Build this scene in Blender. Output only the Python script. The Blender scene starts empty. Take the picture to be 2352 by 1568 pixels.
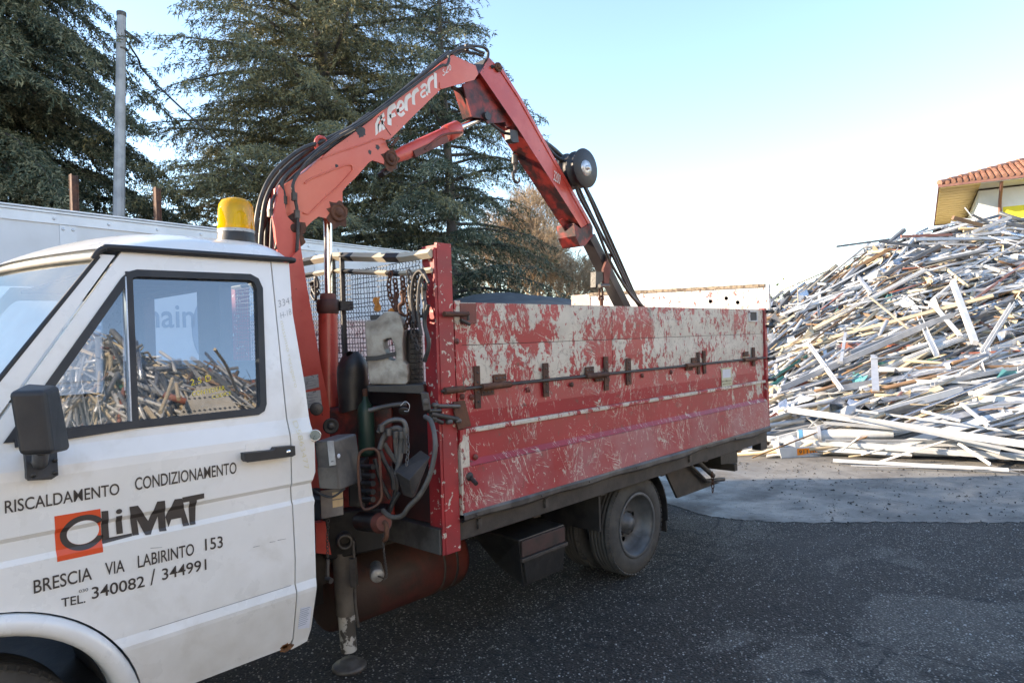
import bpy, bmesh, math, random
import numpy as np
from mathutils import Vector, Matrix, noise as mnoise
random.seed(7)
S = bpy.context.scene
COL = S.collection
R = math.radians
# ------------------------------------------------------------------ camera
CZ = 1.66; ROLL = 0.032; PITCH = -6 / 1568; YAW = 42.8
FW = np.array([math.cos(R(YAW)), math.sin(R(YAW)), 0.0])      # horizontal view direction; truck runs along +X
RT = np.array([math.sin(R(YAW)), -math.cos(R(YAW)), 0.0])
UP = np.array([0, 0, 1.0])
_c, _s = math.cos(ROLL), math.sin(ROLL)
F2 = FW * math.cos(PITCH) + UP * math.sin(PITCH)
U2 = UP * math.cos(PITCH) - FW * math.sin(PITCH)
XI = _c * RT - _s * U2
YI = _s * RT + _c * U2
cam = bpy.data.cameras.new('camera'); cam_o = bpy.data.objects.new('camera', cam); COL.objects.link(cam_o)
cam.sensor_width = 36; cam.lens = 24; cam.clip_start = 0.05; cam.clip_end = 2000
cam_o.matrix_world = Matrix(((XI[0], YI[0], -F2[0], 0), (XI[1], YI[1], -F2[1], 0), (XI[2], YI[2], -F2[2], CZ), (0, 0, 0, 1)))
S.camera = cam_o
# ------------------------------------------------------------------ light
SUN_EL = R(20); SUN_A = R(3)
sh = -RT * math.cos(SUN_A) + FW * math.sin(SUN_A)             # horizontal direction towards the sun
sun_dir = Vector((sh[0] * math.cos(SUN_EL), sh[1] * math.cos(SUN_EL), math.sin(SUN_EL)))
W = bpy.data.worlds.new('World'); S.world = W; W.use_nodes = True
nt = W.node_tree; bg = nt.nodes['Background']
sky = nt.nodes.new('ShaderNodeTexSky'); sky.sky_type = 'NISHITA'; sky.sun_disc = False
sky.sun_elevation = SUN_EL; sky.sun_rotation = math.atan2(sh[0], sh[1])
sky.air_density = 1.0; sky.dust_density = 0.05; sky.ozone_density = 2.6
nt.links.new(sky.outputs[0], bg.inputs[0]); bg.inputs[1].default_value = 0.12
sl = bpy.data.lights.new('sun', 'SUN'); sl.energy = 2.8; sl.angle = R(0.5); sl.color = (1.0, 0.87, 0.70)
so = bpy.data.objects.new('sun', sl); COL.objects.link(so)
so.rotation_euler = sun_dir.to_track_quat('Z', 'Y').to_euler(); so.location = (0, 0, 30)
S.view_settings.view_transform = 'Standard'; S.view_settings.look = 'None'
S.view_settings.exposure = 2.18; S.view_settings.gamma = 1.0; S.view_settings.use_curve_mapping = False
S.view_settings.use_white_balance = True; S.view_settings.white_balance_temperature = 7300; S.view_settings.white_balance_tint = 12
S.render.engine = 'CYCLES'; S.cycles.max_bounces = 6; S.cycles.transparent_max_bounces = 8; S.cycles.caustics_reflective = False; S.cycles.caustics_refractive = False

# ------------------------------------------------------------------ surveying: a sight line through photo point (x, y) (2352 wide) met with a real plane
O = np.array([0, 0, CZ])
def ray(px, py):
    return F2 + XI * ((px - 1176) / 1568) + YI * ((784 - py) / 1568)
def GY(px, py, y):
    d = ray(px, py); return O + d * (y / d[1])
def GX(px, py, x):
    d = ray(px, py); return O + d * (x / d[0])
def GZ(px, py, z=0.0):
    d = ray(px, py); return O + d * ((z - CZ) / d[2])
def GD(px, py, t):
    return O + ray(px, py) * t

# ------------------------------------------------------------------ mesh tools
ABS = {}
def norm(v):
    v = np.asarray(v, float); return v / (np.linalg.norm(v) + 1e-12)
def frame(d):
    d = norm(d); a = np.array([0, 0, 1.0]) if abs(d[2]) < 0.9 else np.array([1.0, 0, 0])
    u = norm(np.cross(d, a)); return u, np.cross(d, u)
class MB:
    def __init__(s): s.v = []; s.f = []; s.m = []; s.mi = 0; s.sm = []
    def add(s, vs, fs, smooth=False):
        n = len(s.v); s.v.extend([tuple(map(float, p)) for p in vs])
        for f in fs: s.f.append(tuple(i + n for i in f)); s.m.append(s.mi); s.sm.append(smooth)
        return s
    def box(s, lo, hi):
        x0, y0, z0 = lo; x1, y1, z1 = hi
        return s.hexa([(x0,y0,z0),(x1,y0,z0),(x1,y1,z0),(x0,y1,z0),(x0,y0,z1),(x1,y0,z1),(x1,y1,z1),(x0,y1,z1)])
    def hexa(s, p):
        return s.add(p, [(3,2,1,0),(4,5,6,7),(0,1,5,4),(1,2,6,5),(2,3,7,6),(3,0,4,7)])
    def bar(s, a, b, w, h, up=(0, 0, 1)):
        a = np.asarray(a, float); b = np.asarray(b, float); d = norm(b - a); up = np.asarray(up, float)
        u = np.cross(up, d)
        if np.linalg.norm(u) < 1e-3: u = np.cross((1, 0, 0), d)
        u = norm(u) * w / 2; k = norm(np.cross(d, u)) * h / 2
        return s.hexa([a-u-k, a+u-k, b+u-k, b-u-k, a-u+k, a+u+k, b+u+k, b-u+k])
    def tube(s, pts, r, n=8, cap=True, radii=None, smooth=True):
        pts = [np.asarray(p, float) for p in pts]; m = len(pts); vs = []
        pu = None
        for i, p in enumerate(pts):
            d = norm(pts[min(i+1, m-1)] - pts[max(i-1, 0)])
            if pu is None: u, w = frame(d)
            else: u = norm(pu - d * np.dot(pu, d)); w = np.cross(d, u)
            pu = u; rr = radii[i] if radii is not None else r
            for k in range(n):
                a = 2 * math.pi * k / n; vs.append(p + rr * (math.cos(a) * u + math.sin(a) * w))
        fs = [(i*n+k, i*n+(k+1) % n, (i+1)*n+(k+1) % n, (i+1)*n+k) for i in range(m-1) for k in range(n)]
        s.add(vs, fs, smooth)
        if cap:
            s.add(vs[:n], [tuple(range(n))[::-1]]); s.add(vs[-n:], [tuple(range(n))])
        return s
    def cyl(s, a, b, r, n=16, r2=None):
        return s.tube([a, b], r, n, radii=[r, r if r2 is None else r2])
    def lathe(s, prof, o, ax, n=24, smooth=True, loop=False, cap=True):
        o = np.asarray(o, float); ax = norm(ax); u, w = frame(ax); vs = []
        for (r, h) in prof:
            for k in range(n):
                a = 2*math.pi*k/n; vs.append(o + ax*h + r*(math.cos(a)*u + math.sin(a)*w))
        m = len(prof); rng = range(m if loop else m-1)
        s.add(vs, [(i*n+k, i*n+(k+1) % n, ((i+1) % m)*n+(k+1) % n, ((i+1) % m)*n+k) for i in rng for k in range(n)], smooth)
        if not loop and cap:
            if prof[0][0] > 1e-5: s.add(vs[:n], [tuple(range(n))[::-1]])
            if prof[-1][0] > 1e-5: s.add(vs[-n:], [tuple(range(n))])
        return s
    def prism(s, poly, d):
        """flat polygon (list of 3d points) pushed along vector d"""
        poly = [np.asarray(p, float) for p in poly]; d = np.asarray(d, float); n = len(poly)
        from mathutils.geometry import tessellate_polygon
        tris = tessellate_polygon([[Vector(p) for p in poly]])
        s.add(poly, [t for t in tris]); s.add([p + d for p in poly], [t[::-1] for t in tris])
        vs = poly + [p + d for p in poly]
        return s.add(vs, [(i, (i+1) % n, (i+1) % n + n, i + n) for i in range(n)])
    def grid(s, P, smooth=True):
        nu = len(P); nv = len(P[0]); vs = [p for r in P for p in r]
        return s.add(vs, [(i*nv+j, i*nv+j+1, (i+1)*nv+j+1, (i+1)*nv+j) for i in range(nu-1) for j in range(nv-1)], smooth)
    def quad(s, a, b, c, d): return s.add([a, b, c, d], [(0, 1, 2, 3)])
    def build(s, name, mat, parent=None, bevel=0, kind=None, seg=2, label=None, weld=False):
        me = bpy.data.meshes.new(name); V = np.array(s.v, float)
        lo, hi = V.min(0), V.max(0); c = (lo + hi) / 2
        if parent is None: c[2] = lo[2]
        me.from_pydata([tuple(p) for p in (V - c)], [], s.f)
        mats = mat if isinstance(mat, (list, tuple)) else [mat]
        for m in mats: me.materials.append(m)
        me.polygons.foreach_set('material_index', s.m); me.polygons.foreach_set('use_smooth', s.sm)
        me.update()
        if weld:
            bm = bmesh.new(); bm.from_mesh(me); bmesh.ops.remove_doubles(bm, verts=bm.verts, dist=2e-4)
            bmesh.ops.recalc_face_normals(bm, faces=bm.faces); bm.to_mesh(me); bm.free()
        o = bpy.data.objects.new(name, me); COL.objects.link(o)
        p = np.zeros(3)
        if parent is not None: o.parent = parent; p = ABS[parent.name]
        o.location = tuple(c - p); ABS[o.name] = c
        if bevel:
            b = o.modifiers.new('bevel', 'BEVEL'); b.width = bevel; b.segments = seg; b.limit_method = 'ANGLE'; b.angle_limit = R(35); b.harden_normals = False
        if kind: o['kind'] = kind
        if label: o['label'] = label
        return o
def root(name, loc, label, cat, group=None):
    o = bpy.data.objects.new(name, None); COL.objects.link(o); o.location = tuple(loc); o.empty_display_size = .2
    ABS[o.name] = np.asarray(loc, float); tag(o, label, cat, group); return o
def tag(o, label, cat, group=None):
    o['label'] = label; o['category'] = cat
    if group: o['group'] = group
    return o
def smooth_path(pts, n=8):
    pts = [np.asarray(p, float) for p in pts]
    P = [2*pts[0]-pts[1]] + pts + [2*pts[-1]-pts[-2]]; out = []
    for i in range(1, len(P)-2):
        for k in range(n):
            t = k/n; a, b, c, d = P[i-1], P[i], P[i+1], P[i+2]
            out.append(.5*((2*b)+(-a+c)*t+(2*a-5*b+4*c-d)*t*t+(-a+3*b-3*c+d)*t**3))
    out.append(pts[-1]); return out
def chain(mb, pts, L=.035, r=.0035, w=.011):
    P = smooth_path(pts, 24); P = np.array(P); seg = np.r_[0, np.cumsum(np.linalg.norm(np.diff(P, axis=0), axis=1))]
    k = 0; s = 0
    while s < seg[-1]:
        c = np.array([np.interp(s, seg, P[:, j]) for j in range(3)]); c2 = np.array([np.interp(min(s+.005, seg[-1]), seg, P[:, j]) for j in range(3)])
        d = norm(c2 - c) if np.linalg.norm(c2-c) > 1e-6 else np.array([0, 0, -1.0]); u, w_ = frame(d); q = u if k % 2 else w_
        loop = [c + d*(L*.5)*math.sin(a) + q*w*math.cos(a) for a in np.linspace(0, 2*math.pi, 11)]
        mb.tube(loop, r, 5, cap=False); s += L*.78; k += 1
def hook(mb, top, size, side=(1, 0, 0), r=.008):
    top = np.asarray(top, float); sd = norm(side); z = np.array([0, 0, 1.0])
    pts = [top, top - z*size*.35, top - z*size*.5 - sd*size*.16, top - z*size*.78 - sd*size*.12, top - z*size*.92 + sd*size*.1, top - z*size*.8 + sd*size*.28, top - z*size*.62 + sd*size*.3]
    P = smooth_path(pts, 5); mb.tube(P, r, 8, radii=[r*(1.25-.75*i/len(P)) for i in range(len(P))])
    mb.tube([top + size*.09*(math.cos(a)*sd + math.sin(a)*z) for a in np.linspace(0, 2*math.pi, 13)], r*.8, 6, cap=False)

# ------------------------------------------------------------------ materials
def mat(name, c, c2=None, scale=4, rough=.5, metal=0, bump=0, bscale=60, lo=.4, hi=.6, dirt=None, dscale=3, dlo=.52, dhi=.7, damt=.8,
        chip=None, cscale=14, clo=.60, chi=.62, coat=0, trans=0, alpha=1, emit=None, rv=.1, stretch=(1, 1, 1), spec=None, det=6):
    m = bpy.data.materials.new(name); m.use_nodes = True; t = m.node_tree; N = t.nodes; L = t.links
    b = N['Principled BSDF']; b.inputs['Roughness'].default_value = rough; b.inputs['Metallic'].default_value = metal
    b.inputs['Base Color'].default_value = (*c, 1)
    if coat: b.inputs['Coat Weight'].default_value = coat; b.inputs['Coat Roughness'].default_value = .08
    if trans: b.inputs['Transmission Weight'].default_value = trans
    if spec is not None: b.inputs['Specular IOR Level'].default_value = spec
    if alpha < 1: b.inputs['Alpha'].default_value = alpha
    if emit: b.inputs['Emission Color'].default_value = (*emit[:3], 1); b.inputs['Emission Strength'].default_value = emit[3]
    geo = N.new('ShaderNodeNewGeometry'); mp = N.new('ShaderNodeMapping'); mp.inputs['Scale'].default_value = stretch
    L.new(geo.outputs['Position'], mp.inputs['Vector']); vec = mp.outputs[0]
    def nz(sc, d=det, dist=0):
        n = N.new('ShaderNodeTexNoise'); n.inputs['Scale'].default_value = sc; n.inputs['Detail'].default_value = d; n.inputs['Roughness'].default_value = .6
        n.inputs['Distortion'].default_value = dist; L.new(vec, n.inputs['Vector']); return n.outputs['Fac']
    def ramp(f, a, b_, amt=1):
        r = N.new('ShaderNodeMapRange'); r.inputs[1].default_value = a; r.inputs[2].default_value = b_; r.inputs[4].default_value = amt; L.new(f, r.inputs[0]); return r.outputs[0]
    def mix(f, A, B):
        x = N.new('ShaderNodeMix'); x.data_type = 'RGBA'; L.new(f, x.inputs[0])
        for v, i in ((A, 6), (B, 7)):
            if isinstance(v, tuple): x.inputs[i].default_value = (*v[:3], 1)
            else: L.new(v, x.inputs[i])
        return x.outputs[2]
    cur = c
    if c2 is not None: cur = mix(ramp(nz(scale), lo, hi), c, c2)
    if dirt is not None: cur = mix(ramp(nz(dscale, 8, .3), dlo, dhi, damt), cur, dirt)
    if chip is not None: cur = mix(ramp(nz(cscale, 5, .4), clo, chi), cur, chip)
    if not isinstance(cur, tuple): L.new(cur, b.inputs['Base Color'])
    if rv: 
        L.new(ramp(nz(scale*2.3), .3, .7), (mm := N.new('ShaderNodeMath')).inputs[0]); mm.operation = 'MULTIPLY_ADD'; mm.inputs[1].default_value = rv; mm.inputs[2].default_value = max(rough - rv/2, .02)
        L.new(mm.outputs[0], b.inputs['Roughness'])
    if bump:
        bp = N.new('ShaderNodeBump'); bp.inputs['Strength'].default_value = bump; bp.inputs['Distance'].default_value = .004
        L.new(nz(bscale, 4), bp.inputs['Height']); L.new(bp.outputs[0], b.inputs['Normal'])
    return m
M = {}
M['white'] = mat('white_paint', (.82, .81, .79), (.76, .75, .72), 2, .3, coat=.5, bump=.35, bscale=2.2, dirt=(.44, .38, .28), dscale=4.5, dlo=.56, dhi=.80, damt=.45, chip=(.2, .15, .1), cscale=45, clo=.745, chi=.75, rv=.12)
M['white_in'] = mat('grey_interior_plastic', (.13, .15, .175), (.10, .115, .135), 3, .6)
M['rubber'] = mat('black_rubber', (.018, .019, .022), (.03, .03, .032), 8, .55, bump=.1)
M['blackpl'] = mat('black_plastic', (.022, .023, .026), (.032, .032, .034), 10, .5, bump=.15, bscale=300, dirt=(.09, .085, .08), dlo=.5, dhi=.9, damt=.5)
M['red'] = mat('red_crane_paint', (.50, .055, .04), (.60, .10, .075), 3, .42, dirt=(.07, .03, .02), dscale=5, dlo=.6, dhi=.72, damt=.75, chip=(.035, .02, .018), cscale=26, clo=.68, chi=.70, coat=.25, bump=.1)
M['redlt'] = mat('sun_faded_red_crane_paint', (.64, .125, .075), (.68, .165, .105), 2.5, .45, dirt=(.22, .06, .04), dscale=6, dlo=.62, dhi=.8, damt=.6, chip=(.07, .03, .02), cscale=30, clo=.69, chi=.71, coat=.2)
M['reddk'] = mat('dark_patchy_red_paint', (.26, .024, .018), (.07, .010, .009), 7, .5, lo=.45, hi=.62, dirt=(.014, .010, .011), dscale=8, dlo=.46, dhi=.58, damt=.9)
M['redpost'] = mat('chipped_red_paint', (.38, .03, .035), (.27, .03, .035), 4, .5, chip=(.55, .50, .43), cscale=30, clo=.615, chi=.625, dirt=(.06, .03, .03), dscale=5, dlo=.55, dhi=.75)
M['tank'] = mat('red_oxide_paint', (.17, .035, .025), (.12, .025, .02), 3, .6, dirt=(.03, .024, .02), dscale=2.5, dlo=.38, dhi=.6, damt=.9, bump=.3)
M['dark'] = mat('oily_dark_steel', (.03, .026, .024), (.06, .05, .044), 6, .6, bump=.3, bscale=80, dirt=(.12, .09, .07), dscale=5, dlo=.6, dhi=.8, damt=.6)
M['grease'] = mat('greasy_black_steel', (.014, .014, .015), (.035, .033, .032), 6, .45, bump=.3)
M['steel'] = mat('weathered_grey_steel', (.12, .112, .105), (.06, .053, .05), 7, .5, .3, bump=.3, dirt=(.05, .035, .025), dlo=.5, dhi=.7)
M['rust'] = mat('brown_rust', (.13, .055, .03), (.07, .03, .02), 12, .8, bump=.5, dirt=(.03, .02, .018))
M['rustred'] = mat('rusty_red_primer', (.20, .06, .045), (.13, .045, .035), 9, .65, bump=.3, dirt=(.06, .03, .02))
M['chrome'] = mat('chromed_steel', (.75, .74, .72), None, 4, .16, 1.0)
M['alu'] = mat('bright_aluminium', (.60, .61, .62), (.45, .46, .47), 9, .35, .7)
M['canister'] = mat('stained_white_plastic', (.42, .40, .35), (.33, .29, .24), 5, .5, dirt=(.07, .05, .035), dscale=7, dlo=.42, dhi=.66, damt=.85, bump=.4)
M['green'] = mat('green_bottle_paint', (.025, .07, .045), (.015, .04, .03), 4, .45, dirt=(.015, .015, .015))
M['hose'] = mat('black_hydraulic_hose', (.02, .02, .021), (.045, .043, .04), 20, .5)
M['hosegrey'] = mat('dusty_grey_hose', (.12, .11, .10), (.07, .065, .06), 12, .65)
M['grille'] = mat('tan_label', (.55, .38, .2), (.5, .33, .18), 20, .6)
M['label'] = mat('grey_label_plate', (.42, .43, .43), (.3, .3, .3), 12, .5, chip=(.1, .1, .1), cscale=60, clo=.62, chi=.64)
M['stickw'] = mat('white_sticker', (.62, .64, .72), (.56, .58, .64), 20, .5)
M['sticky'] = mat('yellowed_sticker', (.55, .54, .38), (.5, .48, .3), 20, .5, chip=(.3, .1, .08), cscale=30, clo=.66, chi=.68)
M['txt'] = mat('brown_black_lettering', (.045, .036, .032), (.055, .045, .04), 10, .5, coat=.3)
M['orange'] = mat('orange_red_film', (.75, .085, .02), (.70, .075, .018), 5, .4, coat=.3)
M['txtw'] = mat('white_lettering', (.78, .76, .72), (.7, .66, .6), 10, .5, chip=(.5, .12, .08), cscale=40, clo=.7, chi=.71)
M['yellowtxt'] = mat('yellow_marker', (.75, .6, .03), None, 5, .6, rv=0)
M['faint'] = mat('faint_yellow_marker', (.66, .60, .36), None, 5, .6, rv=0)
M['pencil'] = mat('grey_marker', (.22, .22, .24), None, 5, .6, rv=0)
M['decal'] = mat('grey_blue_print', (.22, .27, .34), (.24, .29, .36), 5, .6)
M['trailer'] = mat('white_trailer_panel', (.66, .67, .69), (.60, .61, .63), .8, .45, dirt=(.42, .40, .37), dscale=1.5, dlo=.5, dhi=.8, damt=.35)
M['trailer2'] = mat('trailer_rail', (.68, .70, .73), (.60, .62, .65), 2, .4, .1)
M['concrete'] = mat('concrete_pole', (.36, .37, .40), (.28, .29, .31), 3, .8, bump=.3)
M['gum'] = mat('dark_tarp', (.035, .035, .036), (.07, .07, .068), 3, .7, bump=.4, bscale=12)
M['rim'] = mat('grey_wheel_paint', (.13, .14, .15), (.09, .095, .10), 5, .5, .2, dirt=(.05, .045, .04), dscale=6)
M['tyre'] = mat('dusty_tyre_rubber', (.045, .044, .043), (.07, .068, .063), 9, .75, bump=.3, bscale=60)
M['rope'] = mat('tan_rope', (.35, .28, .2), (.12, .09, .07), 30, .9)
M['rag'] = mat('orange_scrap_of_cloth', (.7, .3, .07), (.5, .18, .04), 20, .8)
_t = M['white'].node_tree; _b = _t.nodes['Principled BSDF']; _o = _b.inputs['Base Color'].links[0].from_socket      # road grime low on the body
_g = _t.nodes.new('ShaderNodeNewGeometry'); _x = _t.nodes.new('ShaderNodeSeparateXYZ'); _t.links.new(_g.outputs['Position'], _x.inputs[0]); _n = _t.nodes.new('ShaderNodeTexNoise'); _n.inputs['Scale'].default_value = 9; _n.inputs['Detail'].default_value = 9; _t.links.new(_g.outputs['Position'], _n.inputs['Vector'])
_a = _t.nodes.new('ShaderNodeMath'); _a.operation = 'MULTIPLY_ADD'; _a.inputs[1].default_value = -.55; _t.links.new(_n.outputs[0], _a.inputs[0]); _t.links.new(_x.outputs[2], _a.inputs[2])
_r = _t.nodes.new('ShaderNodeMapRange'); _r.inputs[1].default_value = .08; _r.inputs[2].default_value = .55; _r.inputs[3].default_value = .55; _r.inputs[4].default_value = 0; _t.links.new(_a.outputs[0], _r.inputs[0])
_m = _t.nodes.new('ShaderNodeMix'); _m.data_type = 'RGBA'; _t.links.new(_r.outputs[0], _m.inputs[0]); _t.links.new(_o, _m.inputs[6]); _m.inputs[7].default_value = (.40, .36, .30, 1); _t.links.new(_m.outputs[2], _b.inputs['Base Color'])
def glass(name, tint, refl=.18, film=None, filmamt=.0, mxr=1.0, gcol=(1, 1, 1)):
    m = bpy.data.materials.new(name); m.use_nodes = True; t = m.node_tree; N = t.nodes; L = t.links
    for n in list(N): N.remove(n)
    o = N.new('ShaderNodeOutputMaterial'); tr = N.new('ShaderNodeBsdfTransparent'); tr.inputs[0].default_value = (*tint, 1)
    gl = N.new('ShaderNodeBsdfGlossy'); gl.inputs['Roughness'].default_value = .01; gl.inputs[0].default_value = (*gcol, 1)
    fr = N.new('ShaderNodeFresnel'); fr.inputs[0].default_value = 1.5
    mr = N.new('ShaderNodeMapRange'); mr.inputs[3].default_value = refl - .04; mr.inputs[4].default_value = mxr; L.new(fr.outputs[0], mr.inputs[0])
    mx = N.new('ShaderNodeMixShader'); L.new(mr.outputs[0], mx.inputs[0]); L.new(tr.outputs[0], mx.inputs[1]); L.new(gl.outputs[0], mx.inputs[2])
    last = mx.outputs[0]
    if film:
        df = N.new('ShaderNodeBsdfDiffuse'); df.inputs[0].default_value = (*film, 1)
        g = N.new('ShaderNodeNewGeometry'); mp = N.new('ShaderNodeMapping'); mp.inputs['Scale'].default_value = (1, 1, .3); L.new(g.outputs['Position'], mp.inputs[0])
        nz = N.new('ShaderNodeTexNoise'); nz.inputs['Scale'].default_value = 6; nz.inputs['Detail'].default_value = 8; L.new(mp.outputs[0], nz.inputs['Vector'])
        r2 = N.new('ShaderNodeMapRange'); r2.inputs[1].default_value = .3; r2.inputs[2].default_value = .75; r2.inputs[3].default_value = filmamt*.3; r2.inputs[4].default_value = filmamt; L.new(nz.outputs[0], r2.inputs[0])
        m2 = N.new('ShaderNodeMixShader'); L.new(r2.outputs[0], m2.inputs[0]); L.new(last, m2.inputs[1]); L.new(df.outputs[0], m2.inputs[2]); last = m2.outputs[0]
    L.new(last, o.inputs[0]); return m
M['glass'] = glass('door_glass', (.55, .64, .72), .20, (.5, .5, .48), .05)
M['wglass'] = glass('dusty_windscreen_glass', (.8, .86, .85), .14, (.60, .56, .46), .24, .36, (.72, .74, .72))
M['amber'] = glass('amber_beacon_plastic', (1.0, .72, .01), .06, (1.0, .58, .0), .8)

# ---- side panel paint: red top coat flaked and scratched off a cream coat
def flake(name, red, cream, b0, b1, scr=.5, fade=None):
    m = bpy.data.materials.new(name); m.use_nodes = True; t = m.node_tree; N = t.nodes; L = t.links; b = N['Principled BSDF']
    g = N.new('ShaderNodeNewGeometry'); sx = N.new('ShaderNodeSeparateXYZ'); L.new(g.outputs['Position'], sx.inputs[0])
    def M_(op, a, b_=None, c=None):
        n = N.new('ShaderNodeMath'); n.operation = op
        for i, v in enumerate((a, b_, c)):
            if v is None: continue
            if isinstance(v, (int, float)): n.inputs[i].default_value = v
            else: L.new(v, n.inputs[i])
        return n.outputs[0]
    def nz(sc, d=8, dist=0, st=(1, 1, 1), off=(0, 0, 0), rot=0, ro=.62):
        mp = N.new('ShaderNodeMapping'); mp.vector_type = 'TEXTURE'; mp.inputs['Scale'].default_value = tuple(1/x for x in st); mp.inputs['Location'].default_value = off; mp.inputs['Rotation'].default_value = (0, rot, 0); L.new(g.outputs['Position'], mp.inputs[0])
        n = N.new('ShaderNodeTexNoise'); n.inputs['Scale'].default_value = sc; n.inputs['Detail'].default_value = d; n.inputs['Roughness'].default_value = ro; n.inputs['Distortion'].default_value = dist; L.new(mp.outputs[0], n.inputs[0]); return n.outputs[0]
    def rmp(f, a, b_, c=0, d=1):
        r = N.new('ShaderNodeMapRange'); L.new(f, r.inputs[0])
        for i, v in enumerate((a, b_, c, d)): r.inputs[i+1].default_value = v
        return r.outputs[0]
    def mix(f, A, B):
        x = N.new('ShaderNodeMix'); x.data_type = 'RGBA'; L.new(f, x.inputs[0])
        for v, i in ((A, 6), (B, 7)):
            if isinstance(v, tuple): x.inputs[i].default_value = (*v[:3], 1)
            else: L.new(v, x.inputs[i])
        return x.outputs[2]
    bias = rmp(sx.outputs[0], 2.3, 6.0, b0, b1)
    fine = M_('ADD', M_('MULTIPLY', nz(7, 14, .35, (1.15, 1, .8), ro=.72), .72), M_('MULTIPLY', nz(26, 8, .2, (1, 1, .55), (4, 0, 2), ro=.7), .28))
    base = M_('ADD', M_('ADD', fine, M_('MULTIPLY', M_('SUBTRACT', nz(2.1, 4, .4), .5), .55)), bias)
    f1 = rmp(base, .585, .592)
    scs = []
    for k, (rot, st) in enumerate(((1.45, (.8, 1, 7)), (1.15, (.9, 1, 6)), (2.0, (.8, 1, 7)), (.35, (.7, 1, 6)))):
        n = nz(3.4, 5, .35, st, (k*3.1, 0, k*1.7), rot); rid = M_('ABSOLUTE', M_('SUBTRACT', n, .5))
        gate = rmp(nz(5, 3, 0, (1, 1, 1), (k*5, 3, 1)), .575 - .03*scr, .60)
        scs.append(M_('MULTIPLY', rmp(rid, .010*scr, .006*scr), gate))
    sp = rmp(nz(48, 4, .2), .70 - .03*scr, .71 - .03*scr)
    f = M_('MAXIMUM', f1, sp)
    for s_ in scs: f = M_('MAXIMUM', f, s_)
    back_ = M_('SUBTRACT', 1.0, M_('MULTIPLY', rmp(nz(21, 10, .5, (1.2, 1, .7), (7, 1, 3), ro=.72), .575, .585), .95)); f = M_('MULTIPLY', f, back_)
    redm = mix(rmp(nz(3, 5), .35, .65), red, tuple(x*.8 for x in red))
    if fade: redm = mix(rmp(nz(2.2, 6), .35, .62), fade, redm)
    creamm = mix(rmp(nz(6, 6), .4, .7), cream, tuple(x*.78 for x in cream))
    colr = mix(f, redm, creamm)
    # dark grime in cracks and rust freckles
    grime = M_('MULTIPLY', rmp(nz(16, 8, .8), .60, .72), .75)
    colr = mix(grime, colr, (.10, .075, .06))
    rid = M_('ABSOLUTE', M_('SUBTRACT', nz(7, 6, 1.2), .5)); colr = mix(M_('MULTIPLY', rmp(rid, .006, .001), f1), colr, (.16, .12, .09))
    L.new(colr, b.inputs['Base Color'])
    L.new(rmp(f, 0, 1, .42, .62), b.inputs['Roughness'])
    bp = N.new('ShaderNodeBump'); bp.inputs['Strength'].default_value = .5; bp.inputs['Distance'].default_value = .002; bp.invert = True; L.new(f, bp.inputs['Height']); L.new(bp.outputs[0], b.inputs['Normal'])
    return m
RED = (.40, .024, .032); CREAM = (.64, .58, .49)
M['fl_top'] = flake('flaked_red_over_cream_paint', RED, CREAM, .085, .15, 1.4)
M['fl_top2'] = flake('mostly_red_board_paint', RED, CREAM, .055, .135, 1.6)
M['fl_A'] = flake('red_paint_with_cream_scratches', RED, CREAM, -.07, .05, 1.0)
M['fl_B'] = flake('red_paint_flaking_at_rear', RED, CREAM, -.16, .06, .7)
M['fl_C'] = flake('dusty_scratched_red_paint', RED, CREAM, -.12, -.05, 1.2, fade=(.38, .13, .14))
M['fl_gate'] = flake('scraped_whitewashed_board', (.25, .08, .08), (.72, .71, .69), .22, .26, .6)
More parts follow.
